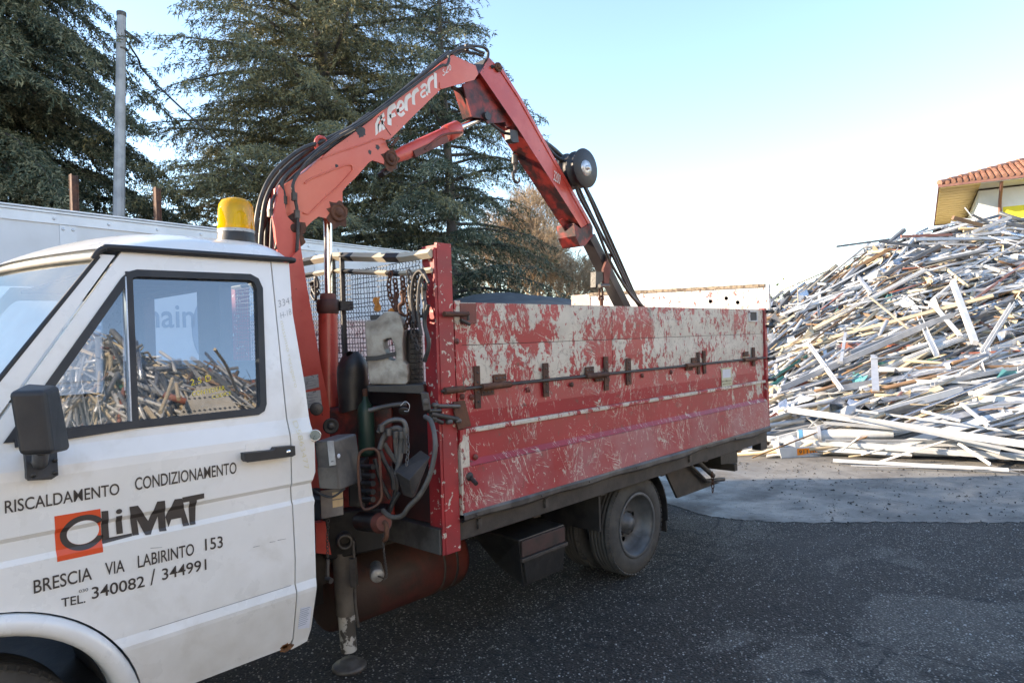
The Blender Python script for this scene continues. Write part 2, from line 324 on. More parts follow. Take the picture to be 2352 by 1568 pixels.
# ================================================================== SETTING: ground, slab
def ground_mat():
    m = bpy.data.materials.new('coarse_asphalt'); m.use_nodes = True; t = m.node_tree; N = t.nodes; L = t.links; b = N['Principled BSDF']
    g = N.new('ShaderNodeNewGeometry')
    def nz(sc, d=6, dist=0, st=(1, 1, 1)):
        mp = N.new('ShaderNodeMapping'); mp.inputs['Scale'].default_value = st; L.new(g.outputs['Position'], mp.inputs[0])
        n = N.new('ShaderNodeTexNoise'); n.inputs['Scale'].default_value = sc; n.inputs['Detail'].default_value = d; n.inputs['Distortion'].default_value = dist; L.new(mp.outputs[0], n.inputs[0]); return n.outputs[0]
    def rmp(f, a, b_, c=0, d=1):
        r = N.new('ShaderNodeMapRange'); L.new(f, r.inputs[0])
        for i, v in enumerate((a, b_, c, d)):
            if isinstance(v, (int, float)): r.inputs[i+1].default_value = v
            else: L.new(v, r.inputs[i+1])
        return r.outputs[0]
    def mix(f, A, B):
        x = N.new('ShaderNodeMix'); x.data_type = 'RGBA'; L.new(f, x.inputs[0])
        for v, i in ((A, 6), (B, 7)):
            if isinstance(v, tuple): x.inputs[i].default_value = (*v[:3], 1)
            else: L.new(v, x.inputs[i])
        return x.outputs[2]
    v = N.new('ShaderNodeTexVoronoi'); v.inputs['Scale'].default_value = 85; v.inputs['Randomness'].default_value = 1; L.new(g.outputs['Position'], v.inputs['Vector'])
    sc = N.new('ShaderNodeSeparateColor'); L.new(v.outputs['Color'], sc.inputs[0])
    big0 = rmp(nz(.55, 5, .6), .44, .66)
    def blob(c, r0, r1):
        d_ = N.new('ShaderNodeVectorMath'); d_.operation = 'DISTANCE'; L.new(g.outputs['Position'], d_.inputs[0]); d_.inputs[1].default_value = (*c, 0)
        a_ = N.new('ShaderNodeMath'); a_.operation = 'ADD'; L.new(d_.outputs['Value'], a_.inputs[0]); L.new(rmp(nz(1.6, 6, .8), .3, .7, -.55, .55), a_.inputs[1]); return rmp(a_.outputs[0], r0, r1, 1, 0)
    def mx(a, b_):
        n = N.new('ShaderNodeMath'); n.operation = 'MAXIMUM'; L.new(a, n.inputs[0]); L.new(b_, n.inputs[1]); return n.outputs[0]
    WORN = [tuple(GZ(px, py)[:2]) for px, py in ((2050, 1530), (2230, 1430), (2140, 1310), (2330, 1440), (1900, 1480), (1680, 1215))]
    hf = N.new('ShaderNodeMath'); hf.operation = 'MULTIPLY'; L.new(big0, hf.inputs[0]); hf.inputs[1].default_value = .45; big = hf.outputs[0]
    for (c_w, rr_) in zip(WORN, (.55, .45, .45, .4, .3, .6)): big = mx(big, blob(c_w, rr_*.45, rr_*1.35))
    # share of pale stones rises in the worn, dusty patches
    th = rmp(big, 0, 1, .84, .40)
    mm = N.new('ShaderNodeMath'); mm.operation = 'GREATER_THAN'; L.new(sc.outputs[0], mm.inputs[0]); L.new(th, mm.inputs[1])
    inner = rmp(v.outputs['Distance'], .50, .35)
    m2 = N.new('ShaderNodeMath'); m2.operation = 'MULTIPLY'; L.new(mm.outputs[0], m2.inputs[0]); L.new(inner, m2.inputs[1])
    tone = rmp(sc.outputs[1], 0, 1, .009, .042)
    cc = N.new('ShaderNodeCombineColor'); 
    for i, k_ in enumerate((1.2, 1.0, .80)):
        tm = N.new('ShaderNodeMath'); tm.operation = 'MULTIPLY'; tm.inputs[1].default_value = k_; L.new(tone, tm.inputs[0]); L.new(tm.outputs[0], cc.inputs[i])
    stone = mix(rmp(sc.outputs[2], 0, 1), (.13, .12, .105), (.40, .37, .32))
    c = mix(m2.outputs[0], cc.outputs[0], stone)
    c = mix(rmp(nz(1.3, 7, .8), .55, .75, 0, .45), c, (.085, .078, .070)); c = mix(rmp(big, .3, 1, 0, .30), c, (.17, .155, .13))
    c = mix(rmp(nz(.9, 5, .3, (1, 2.2, 1)), .60, .72, 0, .7), c, (.012, .011, .011))
    dv = N.new('ShaderNodeVectorMath'); dv.operation = 'MULTIPLY_ADD'; nv = N.new('ShaderNodeTexNoise'); nv.inputs['Scale'].default_value = 1.5; nv.inputs['Detail'].default_value = 6; L.new(g.outputs['Position'], nv.inputs['Vector'])
    L.new(nv.outputs['Color'], dv.inputs[0]); dv.inputs[1].default_value = (.9, .9, 0); L.new(g.outputs['Position'], dv.inputs[2])
    vc = N.new('ShaderNodeTexVoronoi'); vc.feature = 'DISTANCE_TO_EDGE'; vc.inputs['Scale'].default_value = .55; L.new(dv.outputs[0], vc.inputs['Vector'])
    c = mix(rmp(vc.outputs['Distance'], .006, .002, 0, .85), c, (.008, .008, .008))
    c = mix(rmp(nz(2.6, 4, 1.2), .66, .72, 0, .8), c, (.007, .007, .008))
    L.new(c, b.inputs['Base Color']); b.inputs['Roughness'].default_value = .72
    bp = N.new('ShaderNodeBump'); bp.inputs['Strength'].default_value = 1; bp.inputs['Distance'].default_value = .006; bp.invert = True
    L.new(v.outputs['Distance'], bp.inputs['Height']); L.new(bp.outputs[0], b.inputs['Normal']); return m
def slab_mat():
    m = bpy.data.materials.new('stained_concrete_slab'); m.use_nodes = True; t = m.node_tree; N = t.nodes; L = t.links; b = N['Principled BSDF']
    g = N.new('ShaderNodeNewGeometry')
    def nz(sc, d=8, dist=0, st=(1, 1, 1)):
        mp = N.new('ShaderNodeMapping'); mp.inputs['Scale'].default_value = st; L.new(g.outputs['Position'], mp.inputs[0])
        n = N.new('ShaderNodeTexNoise'); n.inputs['Scale'].default_value = sc; n.inputs['Detail'].default_value = d; n.inputs['Distortion'].default_value = dist; n.inputs['Roughness'].default_value = .65; L.new(mp.outputs[0], n.inputs[0]); return n.outputs[0]
    def rmp(f, a, b_, c=0, d=1):
        r = N.new('ShaderNodeMapRange'); L.new(f, r.inputs[0])
        for i, v in enumerate((a, b_, c, d)): r.inputs[i+1].default_value = v
        return r.outputs[0]
    def mix(f, A, B):
        x = N.new('ShaderNodeMix'); x.data_type = 'RGBA'; L.new(f, x.inputs[0])
        for v, i in ((A, 6), (B, 7)):
            if isinstance(v, tuple): x.inputs[i].default_value = (*v[:3], 1)
            else: L.new(v, x.inputs[i])
        return x.outputs[2]
    c = mix(rmp(nz(1.1, 8, 1), .35, .65), (.14, .13, .115), (.25, .235, .21))
    c = mix(rmp(nz(4, 8, .5), .52, .68, 0, .6), c, (.09, .08, .07))
    c = mix(rmp(nz(24, 4), .70, .74, 0, .8), c, (.03, .03, .03))
    rid = N.new('ShaderNodeMath'); rid.operation = 'SUBTRACT'; L.new(nz(.8, 7, .8), rid.inputs[0]); rid.inputs[1].default_value = .5
    ab = N.new('ShaderNodeMath'); ab.operation = 'ABSOLUTE'; L.new(rid.outputs[0], ab.inputs[0])
    c = mix(rmp(ab.outputs[0], .004, .001, 0, .8), c, (.05, .045, .04))
    L.new(c, b.inputs['Base Color']); L.new(rmp(nz(2, 6), .4, .6, .38, .75), b.inputs['Roughness'])
    bp = N.new('ShaderNodeBump'); bp.inputs['Strength'].default_value = .6; bp.inputs['Distance'].default_value = .005; L.new(nz(14), bp.inputs['Height']); L.new(bp.outputs[0], b.inputs['Normal']); return m
mb = MB(); mb.quad((-400, -400, 0), (600, -400, 0), (600, 600, 0), (-400, 600, 0)); mb.build('ground', ground_mat(), kind='structure')
edge = [GZ(px, py) for px, py in ((2700, 1196), (2352, 1200), (2100, 1199), (1830, 1200), (1740, 1196), (1650, 1188), (1600, 1178), (1555, 1163), (1500, 1150), (1350, 1128))]
edge = smooth_path(edge, 24); _rg = np.random.RandomState(6); edge = [e + np.array([RT[0]*0+FW[0], FW[1], 0])*(.018*mnoise.noise(Vector((i*.11, 3, 1))) + .015*mnoise.noise(Vector((i*.5, 7, 1))) + .012*_rg.randn()) for i, e in enumerate(edge)]
far = [e + FW*22 + RT*2 for e in edge]
mb = MB(); mb.grid([[e + (0, 0, .0) if False else np.array([e[0], e[1], .004]), np.array([f[0], f[1], .004])] for e, f in zip(edge, far)], smooth=False)
mb.build('concrete_slab', slab_mat(), kind='structure')

def leafmat(name, c1, c2, sc=1.5, tr=.25):
    m = mat(name, c1, c2, sc, .75, lo=.35, hi=.65, rv=0, det=3, spec=.25); b = m.node_tree.nodes['Principled BSDF']
    return m
M['needleA'] = leafmat('grey_green_needles', (.125, .135, .090), (.23, .225, .145), .9)
M['needleB'] = leafmat('dark_green_needles', (.040, .065, .050), (.080, .095, .060), .9)
M['needleC'] = leafmat('olive_needles', (.17, .155, .075), (.28, .245, .12), .9)
M['bark'] = mat('conifer_bark', (.07, .06, .055), (.13, .11, .10), 5, .9, bump=.6, stretch=(1, 1, .3))
M['twig'] = mat('tan_twigs', (.46, .34, .22), (.30, .22, .15), 3, .9, rv=0)
M['cone'] = mat('brown_cones', (.22, .13, .09), None, 5, .8)
M['hedge'] = leafmat('yellow_green_leaves', (.14, .15, .03), (.08, .10, .02), 3)

def npmesh(name, V, F, mats, mi=None, parent=None, kind=None):
    """V (n,3) world, F (m,k)"""
    lo = V.min(0); hi = V.max(0); c = (lo+hi)/2
    if parent is None: c[2] = lo[2]
    me = bpy.data.meshes.new(name); k = F.shape[1]
    me.vertices.add(len(V)); me.vertices.foreach_set('co', (V - c).astype(np.float32).ravel())
    me.loops.add(F.size); me.loops.foreach_set('vertex_index', F.astype(np.int32).ravel())
    me.polygons.add(len(F)); me.polygons.foreach_set('loop_start', np.arange(0, F.size, k, dtype=np.int32)); me.polygons.foreach_set('loop_total', np.full(len(F), k, dtype=np.int32))
    for m in mats: me.materials.append(m)
    if mi is not None: me.polygons.foreach_set('material_index', mi.astype(np.int32))
    me.update(calc_edges=True); me.validate()
    o = bpy.data.objects.new(name, me); COL.objects.link(o); p = np.zeros(3)
    if parent is not None: o.parent = parent; p = ABS[parent.name]
    o.location = tuple(c - p); ABS[o.name] = c
    if kind: o['kind'] = kind
    return o
def nrm(a): return a / (np.linalg.norm(a, axis=1, keepdims=True) + 1e-9)
def conifer(base, H, Rm, z0, seed, nb, label, group, mats, lean=(0, 0), trunk_r=.28, zmax=None, arc=None, step=.085, dens=3, droop=.35, ncones=0, wid=1.0, cone=2.6):
    rg = np.random.RandomState(seed); base = np.asarray(base, float)
    rt = root('conifer_tree', (base[0], base[1], 0), label, 'tree', group)
    def tr(z): return np.array([base[0] + lean[0]*z/H + .12*math.sin(z*.5+seed), base[1] + lean[1]*z/H, z])
    t = MB(); zs = np.linspace(0, H, 14); t.tube([tr(z) for z in zs], 1, 10, radii=[trunk_r*(1-.9*z/H)+.015 for z in zs]); t.build('trunk', M['bark'], rt)
    bt = MB(); P = []; D = []; LEN = []
    for i in range(nb):
        u = (i + rg.rand())/nb; z = z0 + (min(H, zmax or H) - z0)*u**.95
        L = Rm*(1 - (z/H)**cone)*(.55 + .55*rg.rand()) + .25
        if z < z0 + 1.2: L *= .75
        az = i*2.39996 + rg.rand()*.8 if arc is None else arc[0] + (arc[1]-arc[0])*rg.rand()
        d = np.array([math.cos(az), math.sin(az), 0]); up0 = .10 + .30*rg.rand(); dr = droop*(.7+.6*rg.rand()); sw = (rg.rand()-.5)*.4
        per = np.array([-d[1], d[0], 0])
        f = lambda s: tr(z) + d*L*s + per*L*sw*s*s + np.array([0, 0, L*(up0*s - dr*s*s)])
        bt.tube([f(s) for s in (0, .25, .5, .75, 1)], 1, 4, cap=False, radii=[.018*L**.8+.008, .013*L**.8+.007, .009*L**.8+.005, .009, .004], smooth=False)
        n = max(int(L/step), 4)
        for k in range(n):
            s = .12 + .88*(k + rg.rand())/n; o = f(s); side = 1 if k % 2 else -1
            tang = norm(f(min(s+.05, 1.05)) - f(s-.05))
            l = (.20 + .30*L*(1-s)*(.6+.6*rg.rand()))*(.7 + .6*rg.rand())
            bd = norm(per*side*(.7+.5*rg.rand()) + tang*.75 + np.array([0, 0, .1 - .5*rg.rand()])); m = max(int(l/.07), 2)
            ss = (np.arange(m)+.5)/m; pts = o + bd*(l*ss)[:, None] + np.array([0, 0, -1])*((l*.45)*ss**2)[:, None]
            P.append(pts); D.append(np.repeat(norm(bd + np.array([0, 0, -.35]))[None], m, 0)); LEN.append(np.full(m, 1.0))
            # hanging tassels
            if rg.rand() < .45:
                m = rg.randint(2, 6); P.append(o + np.array([0, 0, -1])*(.06*np.arange(1, m+1))[:, None] + rg.randn(m, 3)*.02); D.append(np.repeat(np.array([[.05, 0, -1]]), m, 0)); LEN.append(np.full(m, 1.1))
    bt.build('branches', M['bark'], rt, kind='stuff')
    P = np.concatenate(P); D = np.concatenate(D); LN = np.concatenate(LEN)
    P = np.repeat(P, dens, 0); D = np.repeat(D, dens, 0); LN = np.repeat(LN, dens); n = len(P)
    D = nrm(D*.9 + rg.randn(n, 3)*.55); P = P + rg.randn(n, 3)*.03
    Wd = nrm(np.cross(D, rg.randn(n, 3))); ln = (.085 + .09*rg.rand(n))*LN; w = (.011 + .013*rg.rand(n))*wid
    V = np.stack([P - D*ln[:, None]*.2, P + Wd*w[:, None] + D*ln[:, None]*.25, P + D*ln[:, None], P - Wd*w[:, None] + D*ln[:, None]*.25], 1).reshape(-1, 3)
    F = np.arange(4*n).reshape(n, 4)
    mi = np.where(rg.rand(n) < .5, 0, 1)
    hgt = rg.rand(n); mi = np.where(hgt < .18, 2, mi)
    npmesh('needles', V, F, mats, mi, rt, kind='stuff')
    for k in range(ncones):
        c = tr(0); a = rg.rand()*6.28; q = P[rg.randint(n)]
        cm = MB(); cm.lathe([(.0, -.07), (.03, -.05), (.042, 0), (.03, .05), (0, .07)], q, (0, 0, 1), 7); cm.build('cone', M['cone'], rt)
    return rt, n
def at_depth(px, t, z=0):
    d = ray(px, 784); p = O + d*t; return np.array([p[0], p[1], z])
tot = 0
GR = 'cedars behind the white trailer'
T = at_depth(765, 25); r_, n = conifer(T, 24, 7.6, 2.8, 11, 160, 'tall grey-green cedar with the thickest trunk, behind the crane column', GR, [M['needleA'], M['needleC'], M['needleB']], trunk_r=.42, zmax=15.5, step=.12, dens=3, wid=.85); tot += n
T = at_depth(1040, 23); r_, n = conifer(T, 15.0, 4.6, 2.0, 5, 120, 'slimmer blue-green cedar behind the knuckle of the crane arm', GR, [M['needleA'], M['needleB'], M['needleB']], trunk_r=.24, step=.12, dens=3, droop=.45, wid=.85); tot += n
T = at_depth(-95, 21); r_, n = conifer(T, 22, 7.4, 2.0, 23, 240, 'dark cedar hung with brown cones at the left edge, beside the concrete pole', GR, [M['needleB'], M['needleA'], M['needleB']], trunk_r=.35, zmax=15, step=.085, dens=4, droop=.60, ncones=26); tot += n
T = at_depth(560, 33); r_, n = conifer(T, 13, 6.2, 2.0, 31, 90, 'olive cedar farther back between the concrete pole and the thick-trunked cedar', GR, [M['needleC'], M['needleA'], M['needleB']], trunk_r=.25, step=.13, dens=3); tot += n
print('needles', tot)

def bare_tree(base, H, seed, label, group):
    rg = np.random.RandomState(seed); base = np.asarray(base, float)
    rt = root('bare_tree', base, label, 'tree', group)
    mb = MB(); tw = []
    def grow(p, d, l, r, dep):
        q = p + d*l
        if dep < 3: mb.tube([p, (p+q)/2 + rg.randn(3)*l*.03, q], r, 5, cap=False, radii=[r, r*.85, r*.65], smooth=False)
        else: tw.append((p, q, r))
        if dep >= 6: return
        for k in range(5 if dep > 0 else 7):
            u, w = frame(d); a = rg.rand()*6.28; sp = .35 + .5*rg.rand()
            nd = norm(d*math.cos(sp) + (u*math.cos(a)+w*math.sin(a))*math.sin(sp) + np.array([0, 0, .12]))
            grow(p + d*l*(.45+.55*rg.rand()), nd, l*(.55+.2*rg.rand()), r*.5, dep+1)
    grow(base, np.array([0, 0, 1.0]), H*.36, H*.016, 0)
    mb.build('trunk', M['twig'], rt)
    A = np.array([t[0] for t in tw]); B = np.array([t[1] for t in tw]); rr = np.maximum(np.array([t[2] for t in tw]), .009)[:, None]
    s = nrm(np.cross(B-A, rg.randn(len(A), 3)))*rr
    V = np.stack([A-s, A+s, B+s*.4, B-s*.4], 1).reshape(-1, 3); npmesh('twigs', V, np.arange(len(V)).reshape(-1, 4), [M['twig']], None, rt, 'stuff'); 
bare_tree(at_depth(1240, 36), 11.5, 3, 'tan bare tree nearest the blue-green cedar, far behind the truck bed', 'bare trees far behind the truck')
bare_tree(at_depth(1300, 38), 8.6, 4, 'tan bare tree behind the lower end of the crane arm', 'bare trees far behind the truck')
bare_tree(at_depth(1165, 40), 12, 8, 'tan bare tree seen through the drooping branches of the blue-green cedar', 'bare trees far behind the truck')
# low bush beyond the heap
rg = np.random.RandomState(2); bc = at_depth(1800, 34); n = 2600
P = bc + rg.randn(n, 3)*[1.6, 1.2, .6] + [0, 0, 1.9]; P[:, 2] = np.abs(P[:, 2]); D = nrm(rg.randn(n, 3)); Wv = nrm(np.cross(D, rg.randn(n, 3)))*.06
V = np.stack([P, P+D*.08+Wv, P+D*.2, P+D*.08-Wv], 1).reshape(-1, 3)
bush = root('bush', bc, 'yellow-green bush in the distance between the truck tailgate and the scrap heap', 'bush')
npmesh('leaves', V, np.arange(4*n).reshape(-1, 4), [M['hedge']], None, bush, 'stuff')
mb = MB(); [mb.tube([bc, bc + (rg.randn()*.8, rg.randn()*.6, 2.2)], .04, 5) for _ in range(9)]; mb.build('stem', M['bark'], bush)

# ================================================================== concrete pole, rusty posts, wires
p0 = at_depth(262, 19); ptop = GD(279, 38, 19.2)
pr = root('utility_pole', p0, 'tapering grey concrete utility pole rising between two cedars', 'utility pole')
mb = MB(); mb.tube([p0, ptop], .2, 10, radii=[.19, .115], smooth=False); mb.build('shaft', M['concrete'], pr)
mb = MB(); mb.tube([ptop, ptop + (0, 0, .12)], .12, 10, radii=[.125, .125]); mb.tube([ptop-(0, 0, .95), ptop-(0, 0, .9)], .135, 10); mb.build('cap', M['steel'], pr)
mb = MB(); mb.tube([ptop + (0, 0, -.35), ptop + RT*.5 + (0, 0, -.75)], .05, 6); mb.build('insulator', M['gum'], pr)
q = GD(350, 185, 21)
mb = MB(); mb.tube(smooth_path([ptop + (0, 0, -.5), (ptop+q)/2 - (0, 0, .25), q, q + RT*3 - (0, 0, 3)], 6), .03, 6); tag(mb.build('cable', M['gum']), 'thick black cable running down from the top of the concrete pole', 'cable')
for k, (px, yt, lab) in enumerate(((175, 400, 'rusty steel post sticking up behind the trailer, nearer the left edge'), (367, 430, 'rusty steel post sticking up behind the trailer, nearer the amber beacon'))):
    b = at_depth(px, 13.2+k*1.2); top = GD(px, yt, 13.2+k*1.2)
    rr = root('steel_post', b, lab, 'post', 'rusty posts behind the trailer')
    mb = MB(); mb.bar(b, (b[0], b[1], top[2]), .16, .012); mb.bar(b + FW*.09, (b[0]+FW[0]*.09, b[1]+FW[1]*.09, top[2]), .012, .16); mb.bar(b + FW*.18, (b[0]+FW[0]*.18, b[1]+FW[1]*.18, top[2]), .16, .012); mb.build('beam', M['rust'], rr)
for k, (a, b_) in enumerate((((1380, 640), (2050, 622)), ((1440, 652), (2050, 628)), ((1540, 660), (1300, 600)))):
    A = GD(*a, 60); B = GD(*b_, 60); mb = MB(); mb.tube([A, (A+B)/2 - (0, 0, .3), B], .012, 4); tag(mb.build('overhead_wire', M['gum']), ['upper thin overhead wire crossing the sky above the tailgate', 'lower thin overhead wire crossing the sky above the tailgate', 'short thin wire slanting down behind the crane hoses'][k], 'wire', 'distant overhead wires')

# ================================================================== white box trailer behind the truck
ta = GD(0, 465, 10.1); tb = GD(1000, 585, 17.8); ta[2] = tb[2] = (ta[2]+tb[2])/2; ZT = ta[2]
tx = norm([tb[0]-ta[0], tb[1]-ta[1], 0]); ty = np.array([-tx[1], tx[0], 0])
ts = ta - tx*5.2; TL = np.linalg.norm(tb - ts) + .1
def TP(u, w, z): return np.array([ts[0], ts[1], 0]) + tx*u + ty*w + UP*z
tr_ = root('box_trailer', TP(TL/2, 1.2, 0), 'long white box trailer with riveted panels parked behind the crane truck', 'trailer')
def tbox(u0, u1, w0, w1, z0, z1): return [TP(u0,w0,z0),TP(u1,w0,z0),TP(u1,w1,z0),TP(u0,w1,z0),TP(u0,w0,z1),TP(u1,w0,z1),TP(u1,w1,z1),TP(u0,w1,z1)]
mb = MB(); mb.hexa(tbox(.03, TL-.03, .03, 2.45, 1.12, ZT-.04)); mb.build('box_body', M['trailer'], tr_)
joint_px = (145, 178)
def u_of(px):  # where a sight line meets the trailer side
    d = ray(px, 700); n_ = ty; t_ = np.dot(ts - O, n_)/np.dot(d, n_); return np.dot(O + d*t_ - ts, tx)
uj = (u_of(147) + u_of(178))/2; du = 2.44
js = [uj + du*k for k in range(-3, 8) if .2 < uj + du*k < TL-.2]
xs = [0] + js + [TL]
for a, b in zip(xs[:-1], xs[1:]):
    mb = MB(); mb.hexa(tbox(a+.012, b-.012, .012, .028, 1.2, ZT-.2)); mb.build('side_panel', M['trailer'], tr_)
for j in js:
    mb = MB(); mb.hexa(tbox(j-.12, j+.12, .004, .0115, 1.2, ZT-.235)); mb.build('joint_strip', M['trailer2'], tr_)
mb = MB(); mb.hexa(tbox(0, TL, -.012, .03, ZT-.23, ZT-.075)); mb.build('side_rail', M['trailer2'], tr_)
mb = MB(); mb.hexa(tbox(-.01, TL+.01, -.035, .05, ZT-.07, ZT-.035)); mb.hexa(tbox(-.01, TL+.01, -.055, 2.5, ZT-.025, ZT)); mb.build('roof_edge', M['trailer2'], tr_)
mb = MB(); mb.hexa(tbox(0, TL, -.01, 2.46, 1.0, 1.115)); mb.build('floor_rail', M['trailer2'], tr_)
mb = MB(); mb.hexa(tbox(.3, TL-.3, .5, .62, .75, .995)); mb.hexa(tbox(.3, TL-.3, 1.8, 1.92, .75, .995)); mb.build('chassis', M['dark'], tr_)
rv = MB(); rv.lathe([(.026, 0), (.026, .006), (.014, .014), (0, .016)], TP(.3, -.012, ZT-.15), -ty, 10); r0 = rv.build('rivet', M['trailer2'], tr_)
def cp(o, delta, parent=None):
    c = o.copy(); COL.objects.link(c); c.location = Vector(o.location) + Vector(tuple(delta)); return c
k = .3 + .8
while k < TL-.2: cp(r0, tx*(k-.3)); k += .8
for j in js:
    for s in (-.07, .07): cp(r0, tx*(j+s-.3) - UP*.15 + ty*.016)
for u in (TL-1.2, TL-2.4, TL-3.6):
    w = MB(); w.lathe([(.24, -.14), (.44, -.15), (.5, -.12), (.51, 0), (.5, .12), (.44, .15), (.24, .14)], TP(u, .3, .51), ty, 28, loop=True); wh = w.build('wheel', M['tyre'], tr_)
    w = MB(); w.lathe([(0, -.04), (.2, -.06), (.26, -.13), (.25, .13), (0, .1)], TP(u, .3, .51), ty, 24); w.build('rim', M['rim'], wh)
mb = MB()
for w_ in (.4, 2.0): mb.hexa(tbox(3.0, 3.12, w_, w_+.1, 0, 1.0)); mb.hexa(tbox(2.9, 3.22, w_-.08, w_+.18, 0, .04))
mb.build('landing_leg', M['dark'], tr_)

def text_faces(s, bold=.0):
    cu = bpy.data.curves.new('t', 'FONT'); cu.body = s; cu.size = 1; cu.offset = bold; cu.resolution_u = 4
    o = bpy.data.objects.new('t', cu); COL.objects.link(o); dg = bpy.context.evaluated_depsgraph_get(); dg.update()
    me = o.evaluated_get(dg).to_mesh(); bm = bmesh.new(); bm.from_mesh(me); o.evaluated_get(dg).to_mesh_clear()
    bpy.data.objects.remove(o); bpy.data.curves.remove(cu); return bm
def text_on(s, fn, bold=0, cuts=(), mono=None):
    """text scaled to the unit square, each vertex mapped by fn(u, v); returns (verts, faces). v=0 baseline, 1 cap height"""
    bm = text_faces(s, bold); xs_ = [v.co.x for v in bm.verts]; x0, x1 = min(xs_), max(xs_)
    cap = .729; 
    for v in bm.verts: v.co.x = (v.co.x - x0)/(x1-x0); v.co.y = v.co.y/cap
    for c in cuts: bmesh.ops.bisect_plane(bm, geom=bm.verts[:]+bm.edges[:]+bm.faces[:], plane_co=(0, c, 0), plane_no=(0, 1, 0))
    vs = [fn(v.co.x, v.co.y) for v in bm.verts]; bm.verts.index_update(); fs = [tuple(v.index for v in f.verts) for f in bm.faces]; bm.free()
    return vs, fs
ug = u_of(203); um = u_of(446)
zl = 2.06; hl = .44
vs, fs = text_on('germain', lambda u, v: TP(ug + (um-ug)*u, .006, zl + v*hl), .012); mb = MB(); mb.add(vs, fs); mb.build('lettering', M['decal'], tr_)
cc = u_of(548)
mb = MB()
for r0_, r1_, a0, a1 in ((.78, .95, 35, 240), (.5, .62, 60, 230)):
    A = np.radians(np.linspace(a0, a1, 30)); vs = [TP(cc + r*math.cos(a), .006, 2.0 + r*math.sin(a)) for a in A for r in (r0_, r1_)]
    mb.add(vs, [(2*i, 2*i+1, 2*i+3, 2*i+2) for i in range(29)])
mb.add([TP(cc-.1, .006, 1.95), TP(cc+.35, .006, 2.35), TP(cc+.5, .006, 1.95)], [(0, 1, 2)])
mb.build('emblem', M['decal'], tr_)

# dark low shed roof behind the bed
sa = GD(1060, 700, 15.5); sb = GD(1150, 672, 16.5); sc_ = GD(1320, 696, 17)
sr = root('shed', at_depth(1180, 17), 'low dark shed with a sagging tarred roof behind the truck bed', 'shed')
mb = MB(); P = [[GD(1010+i*40, [700, 686, 676, 672, 671, 676, 680, 684, 690, 696][i] + j*9, 17-j*.9) for i in range(10)] for j in range(4)]
mb.grid(P); P2 = [[p - (0, 0, .08) for p in r] for r in P]; mb.grid(P2); mb.prism([P[3][i] for i in range(10)] + [P[3][i]-(0, 0, .12) for i in range(9, -1, -1)], FW*.03); mb.build('roof', M['gum'], sr)
mb = MB(); w0 = P[3][0]; w1 = P[3][9]; mb.hexa([(w0[0], w0[1], 0), (w1[0], w1[1], 0), (w1[0]+2*FW[0], w1[1]+2*FW[1], 0), (w0[0]+2*FW[0], w0[1]+2*FW[1], 0)] + [(w0[0]+.1*FW[0], w0[1]+.1*FW[1], w0[2]-.12), (w1[0]+.1*FW[0], w1[1]+.1*FW[1], w1[2]-.12), (w1[0]+2*FW[0], w1[1]+2*FW[1], w1[2]), (w0[0]+2*FW[0], w0[1]+2*FW[1], w0[2])]); mb.build('wall', M['steel'], sr)
# flat-roofed wall light patch far behind at the bed (white shed edge)

# ================================================================== yellow building with tiled hip roof
BS = norm(RT*.515 + FW*.857); BF = norm(RT*.857 - FW*.515)       # side and front directions
ec = GD(2155, 430, 31); EZ = ec[2]
def BP(f, s, z): return np.array([ec[0], ec[1], 0]) + BF*f + BS*s + UP*z
M['tile'] = mat('terracotta_tile', (.40, .20, .13), (.28, .13, .085), 2, .8, chip=(.12, .06, .04), cscale=9, clo=.6, chi=.66)
M['fascia'] = mat('brown_fascia', (.26, .12, .09), (.2, .09, .07), 3, .6)
M['soffit'] = mat('cream_yellow_soffit', (.66, .50, .20), (.60, .45, .18), 3, .7)
M['bwhite'] = mat('white_render', (.74, .74, .73), (.66, .66, .65), 1, .8)
M['byellow'] = mat('bright_yellow_render', (.80, .66, .05), (.76, .62, .05), 1, .8)
bd = root('house', BP(6, 6, 0), 'yellow and white house with a terracotta tiled hip roof behind the scrap heap', 'house')
def bbox(f0, f1, s0, s1, z0, z1): return [BP(f0,s0,z0),BP(f1,s0,z0),BP(f1,s1,z0),BP(f0,s1,z0),BP(f0,s0,z1),BP(f1,s0,z1),BP(f1,s1,z1),BP(f0,s1,z1)]
OV = 1.6
mb = MB(); mb.hexa(bbox(OV, 16, OV, 13, 0, EZ-.12)); mb.build('wall', M['bwhite'], bd)
mb = MB(); mb.hexa(bbox(OV+.9, 15.5, OV-.02, OV-.003, .2, EZ-.98)); mb.build('yellow_wall', M['byellow'], bd)
mb = MB(); mb.hexa(bbox(OV+.9, 15.5, OV-1.0, OV-.021, .2+2.3, 2.6)); mb.hexa(bbox(OV+.9, 15.5, OV-1.05, OV-1.0, 2.5, 3.5)); mb.build('balcony', M['byellow'], bd)
mb = MB(); mb.hexa(bbox(0, 17, 0, 14, EZ-.02, EZ+.10)); mb.build('fascia', M['fascia'], bd)
nb_ = 0
for i in range(34):
    s0 = .04 + i*.4
    if s0 > 13: break
    mb = MB(); mb.hexa(bbox(.06, OV-.003, s0, s0+.38, EZ-.055-(.01 if i % 2 else 0), EZ-.025)); mb.build('soffit_board', M['soffit'], bd)
mb = MB(); mb.hexa(bbox(OV, 17, .06, OV-.003, EZ-.05, EZ-.025)); mb.build('front_soffit', M['bwhite'], bd)
slope = math.tan(R(19)); hip = 7
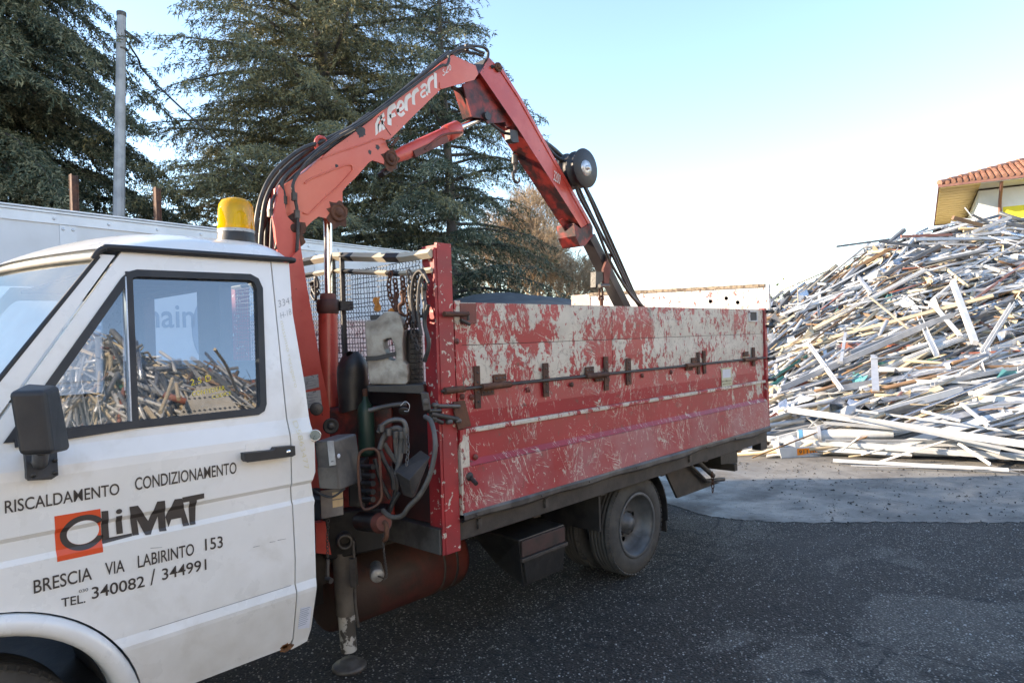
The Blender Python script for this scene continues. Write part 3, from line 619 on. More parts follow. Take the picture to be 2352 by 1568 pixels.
mb = MB(); z0 = EZ+.11; mb.add([BP(0,0,z0),BP(17,0,z0),BP(17-hip,hip,z0+hip*slope),BP(hip,hip,z0+hip*slope),BP(0,14,z0),BP(17,14,z0)], [(0,1,2,3),(4,0,3),(5,4,3,2),(1,5,2)]); rf = mb.build('roof', M['tile'], bd)
tl = MB(); cnt = 0
gap = .235
for i in range(int(17/gap)):          # barrel tiles in courses; the left front part is what shows
    f = .12 + i*gap; smax = min(f, 17-f, hip)
    j = 0
    while j*.38 < min(smax-.15, 3.4):
        s = j*.38; a = BP(f, s-.03, z0 + s*slope + .05); b = BP(f, s+.40, z0 + (s+.40)*slope + .03)
        if i < 22 and cnt < 270:
            t1 = MB(); t1.tube([a, b], .1, 8, radii=[.095, .075], cap=True, smooth=True); t1.build('tile', M['tile'], rf); cnt += 1
        else: tl.tube([a, b], .1, 6, radii=[.095, .075], cap=True)
        j += 1
tl.build('roof_tiles', M['tile'], rf, kind='stuff')
for i in range(18):
    s = .05 + i*.4; a = BP(s, s, z0 + s*slope + .06); b = BP(s+.42, s+.42, z0 + (s+.42)*slope + .04); t1 = MB(); t1.tube([a, b], .1, 8, radii=[.15, .12]); t1.build('ridge_tile', M['tile'], rf)
mb = MB(); mb.tube(smooth_path([BP(OV+.75, .15, EZ-.05), BP(OV+.76, .5, EZ-.35), BP(OV+.78, OV-.12, EZ-.9), BP(OV+.78, OV-.12, EZ-2.2)], 5), .07, 8); mb.tube([BP(OV+.78, OV-.12, EZ-2.2), BP(OV+.78, OV-.12, .1)], .07, 8); mb.build('downpipe', M['fascia'], bd)

# ================================================================== unseen building left of the trailer, sized to shade the yard
def WH(r, d, z): return np.array([RT[0]*r + FW[0]*d, RT[1]*r + FW[1]*d, z])
wr = root('shade_building', WH(-19, 0, 0), 'unseen plain grey building left of the white trailer, sized to shade the yard', 'shade_building')
def wbox(r0, r1, d_0, d_1, z0, z1): return [WH(r0,d_0,z0),WH(r1,d_0,z0),WH(r1,d_1,z0),WH(r0,d_1,z0),WH(r0,d_0,z1),WH(r1,d_0,z1),WH(r1,d_1,z1),WH(r0,d_1,z1)]
wm = mat('grey_cladding', (.36, .37, .38), (.30, .31, .32), 1, .7)
mb = MB(); mb.hexa(wbox(-24, -14, -9, 8.3, 0, 6.05)); mb.build('wall', wm, wr)
mb = MB(); mb.hexa(wbox(-24.2, -13.85, -9.2, 8.5, 6.06, 6.30)); mb.build('roof', M['dark'], wr)
for k in range(4): mb = MB(); mb.hexa(wbox(-13.99, -13.96, -7.5 + k*3.9, -5.2 + k*3.9, 2.2, 3.6)); mb.build('window', M['decal'], wr)
mb = MB(); mb.hexa(wbox(-13.99, -13.95, -3.6, -1.0, 0, 2.1)); mb.build('door', M['steel'], wr)
# unseen pale yard and hall, added behind the camera to bounce light onto the truck
cy_ = mat('bounce_yard_concrete', (.40, .37, .32), (.32, .30, .26), .7, .85, bump=.3)
mb = MB(); mb.quad((-30, -60, .004), (60, -60, .004), (60, -.9, .004), (-30, -.9, .004)); mb.build('bounce_yard', cy_, kind='structure')
hr = root('bounce_hall', (6, -17, 0), 'unseen long cream hall, added behind the viewer to bounce light onto the truck', 'hall')
hw = mat('cream_render', (.80, .74, .64), (.72, .66, .57), .6, .85)
mb = MB(); mb.box((-22, -30, 0), (34, -13, 7.4)); mb.build('wall', hw, hr)
mb = MB(); mb.box((-22.3, -30.3, 7.41), (34.3, -12.7, 7.6)); mb.build('roof', M['steel'], hr)
for k in range(7): mb = MB(); mb.box((-18 + k*7.5, -12.995, 5.2), (-14.5 + k*7.5, -12.95, 6.6)); mb.build('window', M['decal'], hr)
for k in range(3): mb = MB(); mb.box((-15 + k*15, -12.995, 0), (-11 + k*15, -12.94, 4.2)); mb.build('roller_door', M['trailer2'], hr)
# ================================================================== THE CRANE TRUCK
truck = root('crane_truck', (3.0, 3.6, 0), 'white-cabbed flatbed truck with a folded red loader crane and scraped red drop-side bed', 'truck')
ZP = [-1, .45, .645, .66, .69, 1.0, 1.012, 1.03, 1.085, 1.10, 1.27, 1.30, 1.36, 2.03, 3]
YP = [2.575, 2.575, 2.548, 2.548, 2.562, 2.562, 2.562, 2.57, 2.57, 2.56, 2.558, 2.562, 2.585, 2.73, 2.94]
def CY(z): return float(np.interp(z, ZP, YP))
YC = 3.60
def PS(px, py):
    y = 2.6
    for _ in range(12):
        p = GY(px, py, y); y = .5*y + .5*CY(p[2])
    return GY(px, py, y)
CUTS = [.45, .645, .66, .69, 1.0, 1.012, 1.03, 1.085, 1.10, 1.27, 1.30, 1.36]
def skin(outer, holes=(), dy=0, th=.02, cuts=CUTS, yf=CY, mirror=False):
    """sheet cut to an outline (X, z) with holes, following the cab side's profile, with returned edges"""
    bm = bmesh.new()
    for lp in [outer] + list(holes):
        vs = [bm.verts.new((x, 0, z)) for x, z in lp]
        for i in range(len(vs)): bm.edges.new((vs[i], vs[(i+1) % len(vs)]))
    bmesh.ops.triangle_fill(bm, use_beauty=True, use_dissolve=False, edges=bm.edges[:])
    for c in cuts: bmesh.ops.bisect_plane(bm, geom=bm.verts[:]+bm.edges[:]+bm.faces[:], plane_co=(0, 0, c), plane_no=(0, 0, 1))
    sgn = -1 if mirror else 1
    def put(v, e): 
        y = yf(v.co.z) + dy + e; return (v.co.x, (2*YC - y) if mirror else y, v.co.z)
    bm.verts.index_update(); n = len(bm.verts)
    vs = [put(v, 0) for v in bm.verts] + [put(v, th) for v in bm.verts]
    fs = []
    for f in bm.faces:
        f.normal_update(); t_ = [v.index for v in f.verts]
        if (f.normal.y > 0) != mirror: t_ = t_[::-1]
        fs.append(tuple(t_)); fs.append(tuple(i + n for i in t_[::-1]))
    for e in bm.edges:
        if len(e.link_faces) == 1: a, b = e.verts[0].index, e.verts[1].index; fs.append((a, b, b+n, a+n))
    bm.free(); mb = MB(); mb.add(vs, fs); return mb
def arc(cx, cz, r, a0, a1, n): return [(cx + r*math.cos(R(a)), cz + r*math.sin(R(a))) for a in np.linspace(a0, a1, n)]
def inset(poly, d):
    n = len(poly); out = []; A = sum(poly[i][0]*poly[(i+1) % n][1] - poly[(i+1) % n][0]*poly[i][1] for i in range(n)); sg = 1 if A > 0 else -1
    for i in range(n):
        p0, p1, p2 = np.array(poly[i-1]), np.array(poly[i]), np.array(poly[(i+1) % n])
        e1 = (p1-p0)/np.linalg.norm(p1-p0); e2 = (p2-p1)/np.linalg.norm(p2-p1); n1 = sg*np.array([-e1[1], e1[0]]); n2 = sg*np.array([-e2[1], e2[0]])
        m = n1 + n2; m = m/np.dot(m, n1)/1.0 if np.dot(m, n1) > .3 else n1; out.append(tuple(p1 + m*d*1.0)) 
    return out
def PX(l): return [(p[0], p[2]) for p in (PS(*q) for q in l)]
WX, WZ = .355, .40
seam = [(1.445, 2.022), (1.433, 1.752), (1.416, 1.374), (1.414, 1.10), (1.420, .79), (1.414, .66), (1.405, .47), (1.385, .44)]
archd = arc(WX, WZ, .489, 4.7, 118, 22)
door_out = seam + [(WX+.489*math.cos(R(4.7)), .44)] + archd + [(.12, .965), (.469, 1.459), (.851, 2.0), (.868, 2.022)]
hole = [(.484, 1.395), (.862, 1.922), (.885, 1.944), (.912, 1.953), (1.345, 1.957), (1.374, 1.942), (1.386, 1.905), (1.333, 1.432), (1.322, 1.408), (1.298, 1.397)]
door = skin(door_out, [hole]).build('door', M['white'], truck)
skin([(x+.006, z) for x, z in seam[:-1]] + [(1.40, .425), (1.472, .435), (1.488, .48), (1.508, .66), (1.514, .69), (1.516, .99), (1.52, 1.01), (1.510, 1.09), (1.526, 1.13), (1.526, 1.27), (1.519, 1.33), (1.522, 1.5), (1.514, 1.80), (1.532, 2.022)]).build('rear_pillar', M['white'], truck)
skin([(.845, 2.008), (.463, 1.468), (.114, .97), (.05, .90), (-.45, .90), (-.42, 1.15), (.10, 1.20), (.40, 1.488), (.478, 1.587), (.798, 2.008)], cuts=CUTS).build('front_pillar', M['white'], truck)
fl_o = arc(WX, WZ, .482, -2, 182, 34); fl_i = arc(WX, WZ, .418, 182, -2, 34)
def YF(z): return CY(max(z, .7)) if z > 0 else CY(.7)
# wheel arch flare, rolled outwards
mb = MB(); P = []
for a in np.linspace(-4, 184, 40):
    row = []
    for r, y in ((.482, 2.575), (.482, 2.556), (.472, 2.540), (.455, 2.534), (.435, 2.538), (.420, 2.55), (.416, 2.60), (.416, 2.66)):
        row.append((WX + r*math.cos(R(a)), y, WZ + r*math.sin(R(a))))
    P.append(row)
mb.grid(P); mb.build('wheel_arch', M['white'], truck)
mb = MB(); P = [[(WX + .415*math.cos(R(a)), y, WZ + .415*math.sin(R(a))) for y in (2.66, 2.95, 3.05)] for a in np.linspace(-10, 190, 24)]; mb.grid(P); mb.build('wheel_well', M['grease'], truck)
# lower skirt seam line (pressed joint) on door
for (x0, x1) in ((.86, 1.40),):
    mb = MB(); mb.bar((x0, CY(.688)-.001, .690), (x1, CY(.688)-.0006, .690), .0014, .0016); mb.build('trim_line', M['pencil'], door)
# window seal, frame, divider, glass
def ring(poly, d, dy, th, name, m, parent, bev=0):
    ins = inset(poly, d); o = skin(poly, [ins], dy=dy, th=th, cuts=[]).build(name, m, parent); return ins
s_out = inset(hole, -.006)
ins = ring(s_out, .026, -.006, .03, 'window_seal', M['rubber'], door)
skin([(.896, 1.95), (.872, 1.95), (.836, 1.39), (.860, 1.39)], dy=-.004, th=.03, cuts=[]).build('window_divider', M['rubber'], door)
skin([(.873, 1.93), (.868, 1.93), (.833, 1.40), (.838, 1.40)], dy=-.006, th=.02, cuts=[]).build('chrome_strip', M['alu'], door)
skin([(.50, 1.372), (.50, 1.398), (.86, 1.418), (.86, 1.392)], dy=-.010, th=.02, cuts=[]).build('sill_seal', M['rubber'], door)
def glasspane(poly, name, dy=.012):
    mb = MB(); mb.add([(x, CY(z)+dy, z) for x, z in poly], [tuple(range(len(poly)))]); return mb.build(name, M['glass'], door)
glasspane([(.50, 1.40), (.838, 1.40), (.872, 1.925), (.862, 1.92)], 'quarter_glass')
glasspane([(.852, 1.40), (1.30, 1.40), (1.33, 1.43), (1.383, 1.905), (1.372, 1.94), (1.34, 1.952), (.888, 1.948)], 'window_glass')
def on_skin(vs2, dy=-.0016): return [(x, CY(z)+dy, z) for x, z in vs2]
def sign(s, p0, p1, hpx, parent, m, bold=.03, name='lettering', dy=-.0022, slant=0):
    a = PS(*p0); b = PS(*p1); t_ = PS(p0[0], p0[1]-hpx); h = t_[2] - a[2]
    def fn(u, v):
        x = a[0] + (b[0]-a[0])*u + slant*v*h; z = a[2] + (b[2]-a[2])*u + v*h; return (x, CY(z)+dy, z)
    vs, fs = text_on(s, fn, bold, cuts=())
    # cut along the body creases so that the film follows them
    bm = bmesh.new(); V = [bm.verts.new((v[0], 0, v[2])) for v in vs]
    for f in fs:
        try: bm.faces.new([V[i] for i in f])
        except ValueError: pass
    for c in CUTS: bmesh.ops.bisect_plane(bm, geom=bm.verts[:]+bm.edges[:]+bm.faces[:], plane_co=(0, 0, c), plane_no=(0, 0, 1))
    bm.verts.index_update(); mb = MB(); mb.add([(v.co.x, CY(v.co.z)+dy, v.co.z) for v in bm.verts], [tuple(v.index for v in f.verts) for f in bm.faces]); bm.free()
    return mb.build(name, m, parent)
def lvl(p0, p1, hpx, s, **k):   # baseline levelled at the mean height
    return sign(s, p0, p1, hpx, door, M['txt'], **k)
lvl((11, 1178), (274, 1134), 30, 'RISCALDAMENTO', bold=.009)
lvl((310, 1125), (543, 1085.7), 30, 'CONDIZIONAMENTO', bold=.009)
lvl((77.4, 1362), (211, 1329), 32, 'BRESCIA', bold=.009)
lvl((241.7, 1320), (286, 1311), 30, 'VIA', bold=.009)
lvl((316.5, 1303), (445.6, 1272.6), 29.5, 'LABIRINTO', bold=.009)
lvl((471, 1263), (511.7, 1255.6), 28, '153', bold=.009)
lvl((140.9, 1393), (196, 1382), 21, 'TEL.', bold=.009)
lvl((210.7, 1374.5), (332, 1345.5), 28, '340082', bold=.009)
lvl((345, 1343), (357, 1338), 36, '/', bold=.005)
lvl((372, 1331), (474, 1306.5), 27, '344991', bold=.009)
lvl((181, 1360.6), (202, 1355.7), 7.5, '030', bold=.0)
def crop2(l): return [(x*.6576/1.7415, (1700 + y*.6576)/1.7415) for x, y in l]
def film(poly2, m, name, dy, holes=()): return skin(poly2, holes, dy=dy, th=.0004).build(name, m, door)
sq = PX(crop2([(330, 553), (610, 507), (627, 770), (348, 830)])); film(sq, M['orange'], 'logo_square', -.0012)
cw = PX(crop2([(505, 648)]))[0]
ro = .0575
Cp = [(cw[0] + .066*math.cos(R(a)), cw[1] + ro*math.sin(R(a))) for a in np.linspace(28, 335, 40)] + [(cw[0] + .047*math.cos(R(a)), cw[1] + .0395*math.sin(R(a))) for a in np.linspace(330, 33, 36)]
film(Cp, M['txt'], 'logo_letter', -.0024)
film([(cw[0] + .0465*math.cos(R(a)), cw[1] + .039*math.sin(R(a))) for a in np.linspace(0, 350, 36)], M['white'], 'logo_disc', -.0018)
for poly in ([(615, 522), (657, 518), (663, 682), (800, 655), (803, 672), (622, 720)], [(705, 553), (742, 546), (747, 655), (708, 662)],
             [(786, 495), (838, 487), (900, 580), (955, 463), (1002, 457), (1004, 560), (1012, 640), (968, 645), (958, 552), (917, 662), (884, 667), (830, 570), (845, 664), (805, 670)],
             [(1061, 449), (1105, 444), (1152, 606), (1113, 613), (1101, 560), (1040, 572), (1024, 618), (1004, 556)],
             [(1107, 438), (1240, 412), (1241, 442), (1196, 453), (1189, 600), (1155, 606), (1150, 462), (1108, 470)]):
    film(PX(crop2(poly)), M['txt'], 'logo_letter', -.0024)
dc = PX(crop2([(723, 523)]))[0]; film([(dc[0]+.0095*math.cos(a), dc[1]+.0085*math.sin(a)) for a in np.linspace(0, 5.9, 14)], M['txt'], 'logo_letter', -.0024)
# markings
sign('3341', (640, 706), (671, 696), 17, truck, M['pencil'], bold=-.02, name='marker_writing')
sign('H-18', (645, 732), (669, 722), 15, truck, M['pencil'], bold=-.02, name='marker_writing')
def vtext(s, a, b, h, m, nm):   # writing that runs down the pillar
    A = PS(*a); B = PS(*b); d = norm(B-A)
    def fn(u, v): x = A[0] + (B[0]-A[0])*u + h*v; z = A[2] + (B[2]-A[2])*u + h*v*.15; return (x, CY(z)-.0022, z)
    vs, fs = text_on(s, fn, -.02); mb = MB(); mb.add(vs, fs); mb.build(nm, m, truck)
vtext('D5863477', (671, 968), (699, 1078), .022, M['faint'], 'yellow_writing')
vtext('massimo recupero', (643, 738), (676, 890), .018, M['faint'], 'yellow_writing')
def gsign(s, p0, p1, h, m=M['yellowtxt']): sign(s, p0, p1, h, door, m, bold=-.008, name='window_writing', dy=.0105)
gsign('2.5 D', (441, 886), (489, 873), 15); gsign('CONTEDEAR', (445, 910), (520, 895), 11); gsign('CODICE', (490, 916), (534, 906), 9)
st = skin(PX([(690, 1395), (715.6, 1391.5), (710, 1440.6), (684, 1443.6)]), dy=-.0015, th=.0008, cuts=[]).build('sticker', M['stickw'], truck)
for i in range(9):
    a = PS(689 - i*.6, 1401 + i*4.6); b = PS(711 - i*.6, 1398 + i*4.6); mb = MB(); mb.add([(a[0], CY(a[2])-.0022, a[2]), (b[0]-.004*(i % 3), CY(a[2])-.0022, a[2]), (b[0]-.004*(i % 3), CY(a[2])-.0022, a[2]+.0022), (a[0], CY(a[2])-.0022, a[2]+.0022)], [(0, 1, 2, 3)]); mb.build('print_line', M['decal'], st)
rustm = mat('rust_bloom', (.25, .10, .03), (.08, .04, .02), 60, .9)
rg = np.random.RandomState(4); c0 = PX(crop2([(1742, 1352)]))[0]
film([(c0[0] + (.022+.012*rg.rand())*math.cos(a), c0[1] + (.010+.010*rg.rand())*math.sin(a)) for a in np.linspace(0, 6.1, 26)], rustm, 'rust_spot', -.0012)
for k in range(5): film([(c0[0]-.03+.05*rg.rand() + (.004)*math.cos(a), c0[1]+.03*rg.rand()-.01 + .003*math.sin(a)) for a in np.linspace(0, 5.5, 7)], rustm, 'rust_spot', -.0012)
# scratches
for (p, q) in (((1540, 742), (1580, 732)), ((1640, 712), (1675, 706)), ((915, 748), (985, 742)), ((1688, 700), (1740, 690))):
    a, b = PX(crop2([p, q])); film([a, b, (b[0], b[1]+.0012), (a[0], a[1]+.0022)], M['pencil'], 'scratch', -.0012)
# door handle
hp = [PS(*q) for q in ((551.3, 1038.5), (619.3, 1032), (623, 1025.3), (666.5, 1021.5), (667.6, 1042.3), (660.8, 1046), (557, 1059.3), (552, 1053.6))]
mb = MB(); mb.prism([(p[0], 2.520, p[2]) for p in hp], (0, .034, 0)); hd = mb.build('door_handle', M['blackpl'], door, bevel=.004)
lk = PS(651.4, 1035.5); mb = MB(); mb.lathe([(0, -.004), (.0085, -.004), (.0105, 0), (.0105, .006)], (lk[0], 2.519, lk[2]), (0, 1, 0), 20); mb.build('lock', M['chrome'], hd)
rc = [PS(*crop2([q])[0]) for q in ((1490, 160), (1493, 118), (1510, 103), (1625, 85), (1645, 95), (1643, 148))]
mb = MB(); mb.prism([(p[0], CY(p[2])-.0018, p[2]) for p in rc], (0, .0018, 0)); mb.build('handle_recess', M['white'], door, bevel=.0015)
# mirror
def hx(pts, name, m, parent, bev, seg=3):
    mb = MB(); mb.hexa(pts); return mb.build(name, m, parent, bevel=bev, seg=seg)
mir = hx([GY(43, 1046, 2.27), GY(122, 1044, 2.27), GY(165, 1032, 2.37), GY(75, 1040, 2.42), GY(18, 899, 2.27), GY(104, 896, 2.27), GY(137, 884, 2.37), GY(58, 880, 2.42)], 'side_mirror', M['blackpl'], truck, .014)
bp_ = [PS(*q) for q in ((52.5, 1036), (125, 1030), (128, 1088), (112, 1098), (57, 1101))]
mb = MB(); mb.prism([(p[0], CY(p[2])-.03, p[2]) for p in bp_], (0, .032, 0)); br = mb.build('mirror_bracket', M['blackpl'], mir, bevel=.006)
mb = MB(); mb.tube([GY(95, 1030, 2.36), GY(92, 1062, 2.52)], .022, 10); mb.build('mirror_arm', M['blackpl'], mir)
for q in ((69.6, 1059.7), (120, 1054), (70.5, 1089), (121, 1082.6)):
    p = PS(*q); mb = MB(); mb.lathe([(0, -.003), (.006, -.003), (.008, 0)], (p[0], CY(p[2])-.031, p[2]), (0, 1, 0), 12); mb.build('bracket_bolt', M['grease'], mir)
# gutter rail and roof
rail = [(.772, 2.716, 1.990), (.785, 2.714, 2.012), (.806, 2.713, 2.028), (.84, 2.713, 2.034), (1.1, 2.713, 2.034), (1.45, 2.713, 2.034), (1.535, 2.716, 2.034), (1.552, 2.726, 2.033), (1.552, 2.76, 2.033)]
mb = MB(); mb.tube(smooth_path(rail, 5), .0115, 10); mb.build('rain_gutter', M['rubber'], truck)
P = []
NA = 26
for i in range(NA+1):
    a = i/NA; row = []
    for j in range(41):
        w = -1 + 2*j/40; y = YC + w*(YC - 2.718)
        x0 = .80 - .17*(1-w*w); x1 = 1.535; X = x0 + (x1-x0)*a
        cr = (1 - abs(w)**4.5)**.62 if abs(w) < 1 else 0
        fr = min((X-x0)/.42, 1); fr = math.sin(fr*math.pi/2)**.85 if fr > 0 else 0
        re = min((x1-X)/.10, 1); re = math.sqrt(max(1-(1-re)**2, 0))
        row.append((X, y, 2.030 + .112*cr*fr*re + .012*min(fr, re)*(1 if 0 < j < 40 else 0)))
    P.append(row)
mb = MB(); mb.grid([r[::-1] for r in P]); mb.build('roof', M['white'], truck)
# header strip and windscreen
def WS(z, w):
    ys = CY(z) + .008; X = .478 + (z-1.587)*.76; return (X - .17*(1-w*w), YC + w*(YC-ys), z)
mb = MB(); P = [[WS(z, w) for w in np.linspace(-1, 1, 25)] for z in np.linspace(2.012, 2.045, 3)]; mb.grid(P); mb.build('windscreen_header', M['white'], truck)
mb = MB(); P = [[WS(z, w) for w in np.linspace(-.985, .985, 25)] for z in np.linspace(1.22, 1.985, 10)]; mb.grid(P); ws = mb.build('windscreen', M['wglass'], truck)
sealm = mat('dusty_beige_seal', (.45, .40, .34), (.3, .27, .23), 6, .7)
mb = MB(); mb.tube([np.array(WS(1.992, w)) - (.004, 0, -.004) for w in np.linspace(-1, 1, 25)], .012, 8); mb.build('windscreen_seal', sealm, ws)
mb = MB(); mb.tube([np.array(WS(z, -1)) + (0, -.004, 0) for z in np.linspace(1.2, 2.0, 9)], .008, 8); mb.tube([np.array(WS(z, 1)) for z in np.linspace(1.2, 2.0, 9)], .008, 8); mb.build('windscreen_seal', M['rubber'], ws, kind='stuff')
mb = MB(); A_ = np.array(WS(1.26, .1)); B_ = np.array(WS(1.52, -.55)); mb.tube([A_ - (.03, 0, .0), B_ - (.02, 0, 0)], .007, 6); mb.bar(np.array(WS(1.30, -.75)) - (.012, 0, 0), np.array(WS(1.80, -.35)) - (.012, 0, 0), .012, .014); mb.build('wiper', M['rubber'], ws)
# rest of the cab shell
for nm, pts in (('nose', [(-.62, 2.62, .45), (.12, 2.62, .45), (.12, 4.58, .45), (-.62, 4.58, .45), (-.50, 2.68, 1.02), (.30, 2.66, 1.20), (.30, 4.54, 1.20), (-.50, 4.52, 1.02)]),):
    hx(pts, nm, M['white'], truck, .03)
o = skin(door_out, [hole], mirror=True).build('far_door', M['white'], truck)
mb = MB()
yb0, yb1 = 2.62, 4.58
def wallX(x0, x1, y0, y1, z0, z1): mb.box((x0, y0, z0), (x1, y1, z1))
wallX(1.44, 1.50, 2.66, 4.54, .5, 1.60); wallX(1.44, 1.50, 2.80, 4.40, 1.955, 2.03); wallX(1.44, 1.50, 2.755, 2.80, 1.60, 1.955); wallX(1.44, 1.50, 3.22, 3.47, 1.60, 1.955); wallX(1.44, 1.50, 4.20, 4.42, 1.60, 1.955)
mb.build('back_wall', M['white_in'], truck, kind='stuff')
mb = MB(); mb.box((.9, 2.80, 1.985), (1.44, 4.40, 2.0)); mb.build('headliner', M['white_in'], truck)
mb = MB(); mb.box((1.30, 4.44, 1.38), (1.40, 4.47, 1.99)); mb.box((1.3, 2.70, .5), (1.44, 2.72, 1.35)); mb.build('inner_pillar', M['label'], truck, kind='stuff')
mb = MB(); mb.box((-.1, 2.64, .45), (1.44, 4.56, .50)); mb.build('cab_floor', M['grease'], truck)
mb = MB(); mb.hexa([(.15, 2.66, .9), (.48, 2.66, .9), (.48, 4.54, .9), (.15, 4.54, .9), (.10, 2.68, 1.22), (.42, 2.68, 1.25), (.42, 4.52, 1.25), (.10, 4.52, 1.22)]); mb.build('dashboard', M['blackpl'], truck, bevel=.03)
for y in (3.02, 3.75):
    mb = MB(); mb.box((.85, y-.23, .8), (1.32, y+.23, .95)); mb.hexa([(1.2, y-.23, .95), (1.34, y-.23, .95), (1.34, y+.23, .95), (1.2, y+.23, .95), (1.33, y-.2, 1.42), (1.42, y-.2, 1.42), (1.42, y+.2, 1.42), (1.33, y+.2, 1.42)]); mb.build('seat', M['blackpl'], truck, bevel=.03, kind='stuff')
mb = MB(); A_ = np.linspace(0, 2*math.pi, 25); mb.tube([(.62 + .06*math.cos(a), 3.05 + .21*math.sin(a), 1.22 + .19*math.cos(a)) for a in A_], .012, 8, cap=False); mb.build('steering_wheel', M['blackpl'], truck)
# beacon
bc_ = GY(543, 566, 2.97); mb = MB(); mb.lathe([(.080, -.02), (.082, .01), (.080, .045), (.078, .052), (.078, .066)], bc_, (0.02, 0, 1), 28); bea = mb.build('beacon_base', M['grease'], truck)
mb = MB(); mb.lathe([(.079, .058), (.079, .072)], bc_, (0.02, 0, 1), 28); mb.build('collar', M['label'], bea)
mb = MB(); mb.lathe([(.077, .073), (.0765, .10), (.076, .12), (.0745, .16), (.071, .185), (.060, .203), (.035, .213), (0, .216)], bc_, (0.02, 0, 1), 32, cap=False); mb.build('lens', M['amber'], bea)
mb = MB(); mb.lathe([(.0785, .073), (.0785, .088)], bc_, (0.02, 0, 1), 32, cap=False); mb.build('lens_band', M['amber'], bea)
reflm = mat('frosted_reflector', (.75, .70, .58), None, 5, .3, .3)
mb = MB(); P = []
for a in np.linspace(0, math.pi/2, 8):
    P.append([bc_ + (0, 0, .145) + norm(FW*.9 - RT*.1)*(.045 - .06*(1-math.cos(a))*-1*-1 ) + (RT*math.cos(b)+UP*math.sin(b))*.045*math.sin(a) for b in np.linspace(0, 2*math.pi, 17)])
mb.grid(P); mb.build('reflector', reflm, bea)
mb = MB(); mb.lathe([(.008, .06), (.008, .11), (.011, .115), (.011, .13), (.006, .14)], bc_, (0, 0, 1), 12); mb.build('bulb_holder', M['steel'], bea)
mb = MB(); mb.lathe([(.006, .138), (.012, .15), (.013, .16), (.009, .172), (0, .176)], bc_, (0, 0, 1), 14); mb.build('bulb', M['alu'], bea)

# ------------------------------------------------------------------ wheels
def wheel(cx, y0, side=-1, dish='in', R0=.345, cz=.345, W=.19, name='wheel'):
    s = 1; mb = MB()
    prof = [(.215, 0.012), (.235, .0), (.262, -.004), (.30, .002), (.325, .012), (.338, .022)]
    g = []
    for k in range(5):
        a = .026 + (W-.052)*k/5; b = a + (W-.052)/5 - .008
        g += [(R0, a), (R0, b), (R0-.009, b+.001), (R0-.009, b+.007)]
    prof += g + [(R0, W-.026), (.338, W-.02), (.30, W-.004), (.235, W), (.215, W-.012)]
    mb.lathe(prof, (cx, y0, cz), (0, 1, 0), 72, smooth=True, loop=True)
    # sipes: short cross grooves along the shoulder read as raised lugs
    for k in range(60):
        a = 2*math.pi*k/60; c = np.array([math.cos(a), 0, math.sin(a)]); tt = np.array([-math.sin(a), 0, math.cos(a)]); p = np.array([cx, y0, cz]) + c*(R0-.0035)
        mb.bar(p + (0, .008, 0) - c*.010, p + (0, .034, 0) + c*.002, .024, .008, up=c)
    o = mb.build(name, M['tyre'], truck)
    mb = MB(); d = .118
    mb.lathe([(.205, .0), (.222, -.004), (.226, .004), (.214, .012), (.196, .03), (.186, .07), (.170, d-.02), (.150, d), (.125, d+.006), (.085, d-.004), (.075, d-.010), (.07, d-.04), (.045, d-.045), (.042, d-.07), (0, d-.072)], (cx, y0, cz), (0, 1, 0), 48, cap=False); rm = mb.build('rim', M['rim'], o)
    for k in range(6):
        a = R(20 + 60*k); mb = MB(); mb.lathe([(0, -.001), (.017, -.001)], (cx + .112*math.cos(a)*1.0, y0 + d - .009, cz + .112*math.sin(a)), (0, 1, 0), 16); mb.build('vent_hole', M['gum'], rm)
        a = R(50 + 60*k); mb = MB(); mb.cyl((cx + .083*math.cos(a), y0 + d - .032, cz + .083*math.sin(a)), (cx + .083*math.cos(a), y0 + d, cz + .083*math.sin(a)), .009, 6); mb.build('wheel_nut', M['steel'], rm)
    return o
wheel(4.03, 2.60); wheel(4.03, 2.86); wheel(WX, 2.68)
wheel(4.03, 4.42); wheel(4.03, 4.16); wheel(WX, 4.32)
# ------------------------------------------------------------------ chassis and under-gear
mb = MB(); mb.box((1.3, 3.15, .42), (5.9, 3.22, .62)); mb.box((1.3, 3.98, .42), (5.9, 4.05, .62)); mb.build('chassis_rail', M['dark'], truck, kind='stuff')
mb = MB(); mb.cyl((4.03, 2.9, .345), (4.03, 4.3, .345), .05, 12); mb.lathe([(.05, -.2), (.15, -.08), (.16, 0), (.15, .08), (.05, .2)], (4.03, 3.6, .345), (0, 1, 0), 16); mb.build('rear_axle', M['grease'], truck)
mb = MB(); mb.box((2.28, 2.515, .665), (6.03, 2.56, .775)); eb = mb.build('edge_beam', M['dark'], truck, bevel=.004)
for X in (2.9, 3.55, 4.3, 4.95, 5.55):
    mb = MB(); mb.box((X, 2.56, .64), (X+.06, 4.64, .76)); mb.build('cross_beam', M['dark'], truck)
for X in (2.42, 2.95, 4.62):
    mb = MB(); mb.lathe([(0, -.012), (.014, -.012), (.016, 0)], (X, 2.514, .725), (0, 1, 0), 10); mb.box((X-.012, 2.500, .70), (X+.012, 2.514, .75)); mb.build('bracket', M['steel'], eb)
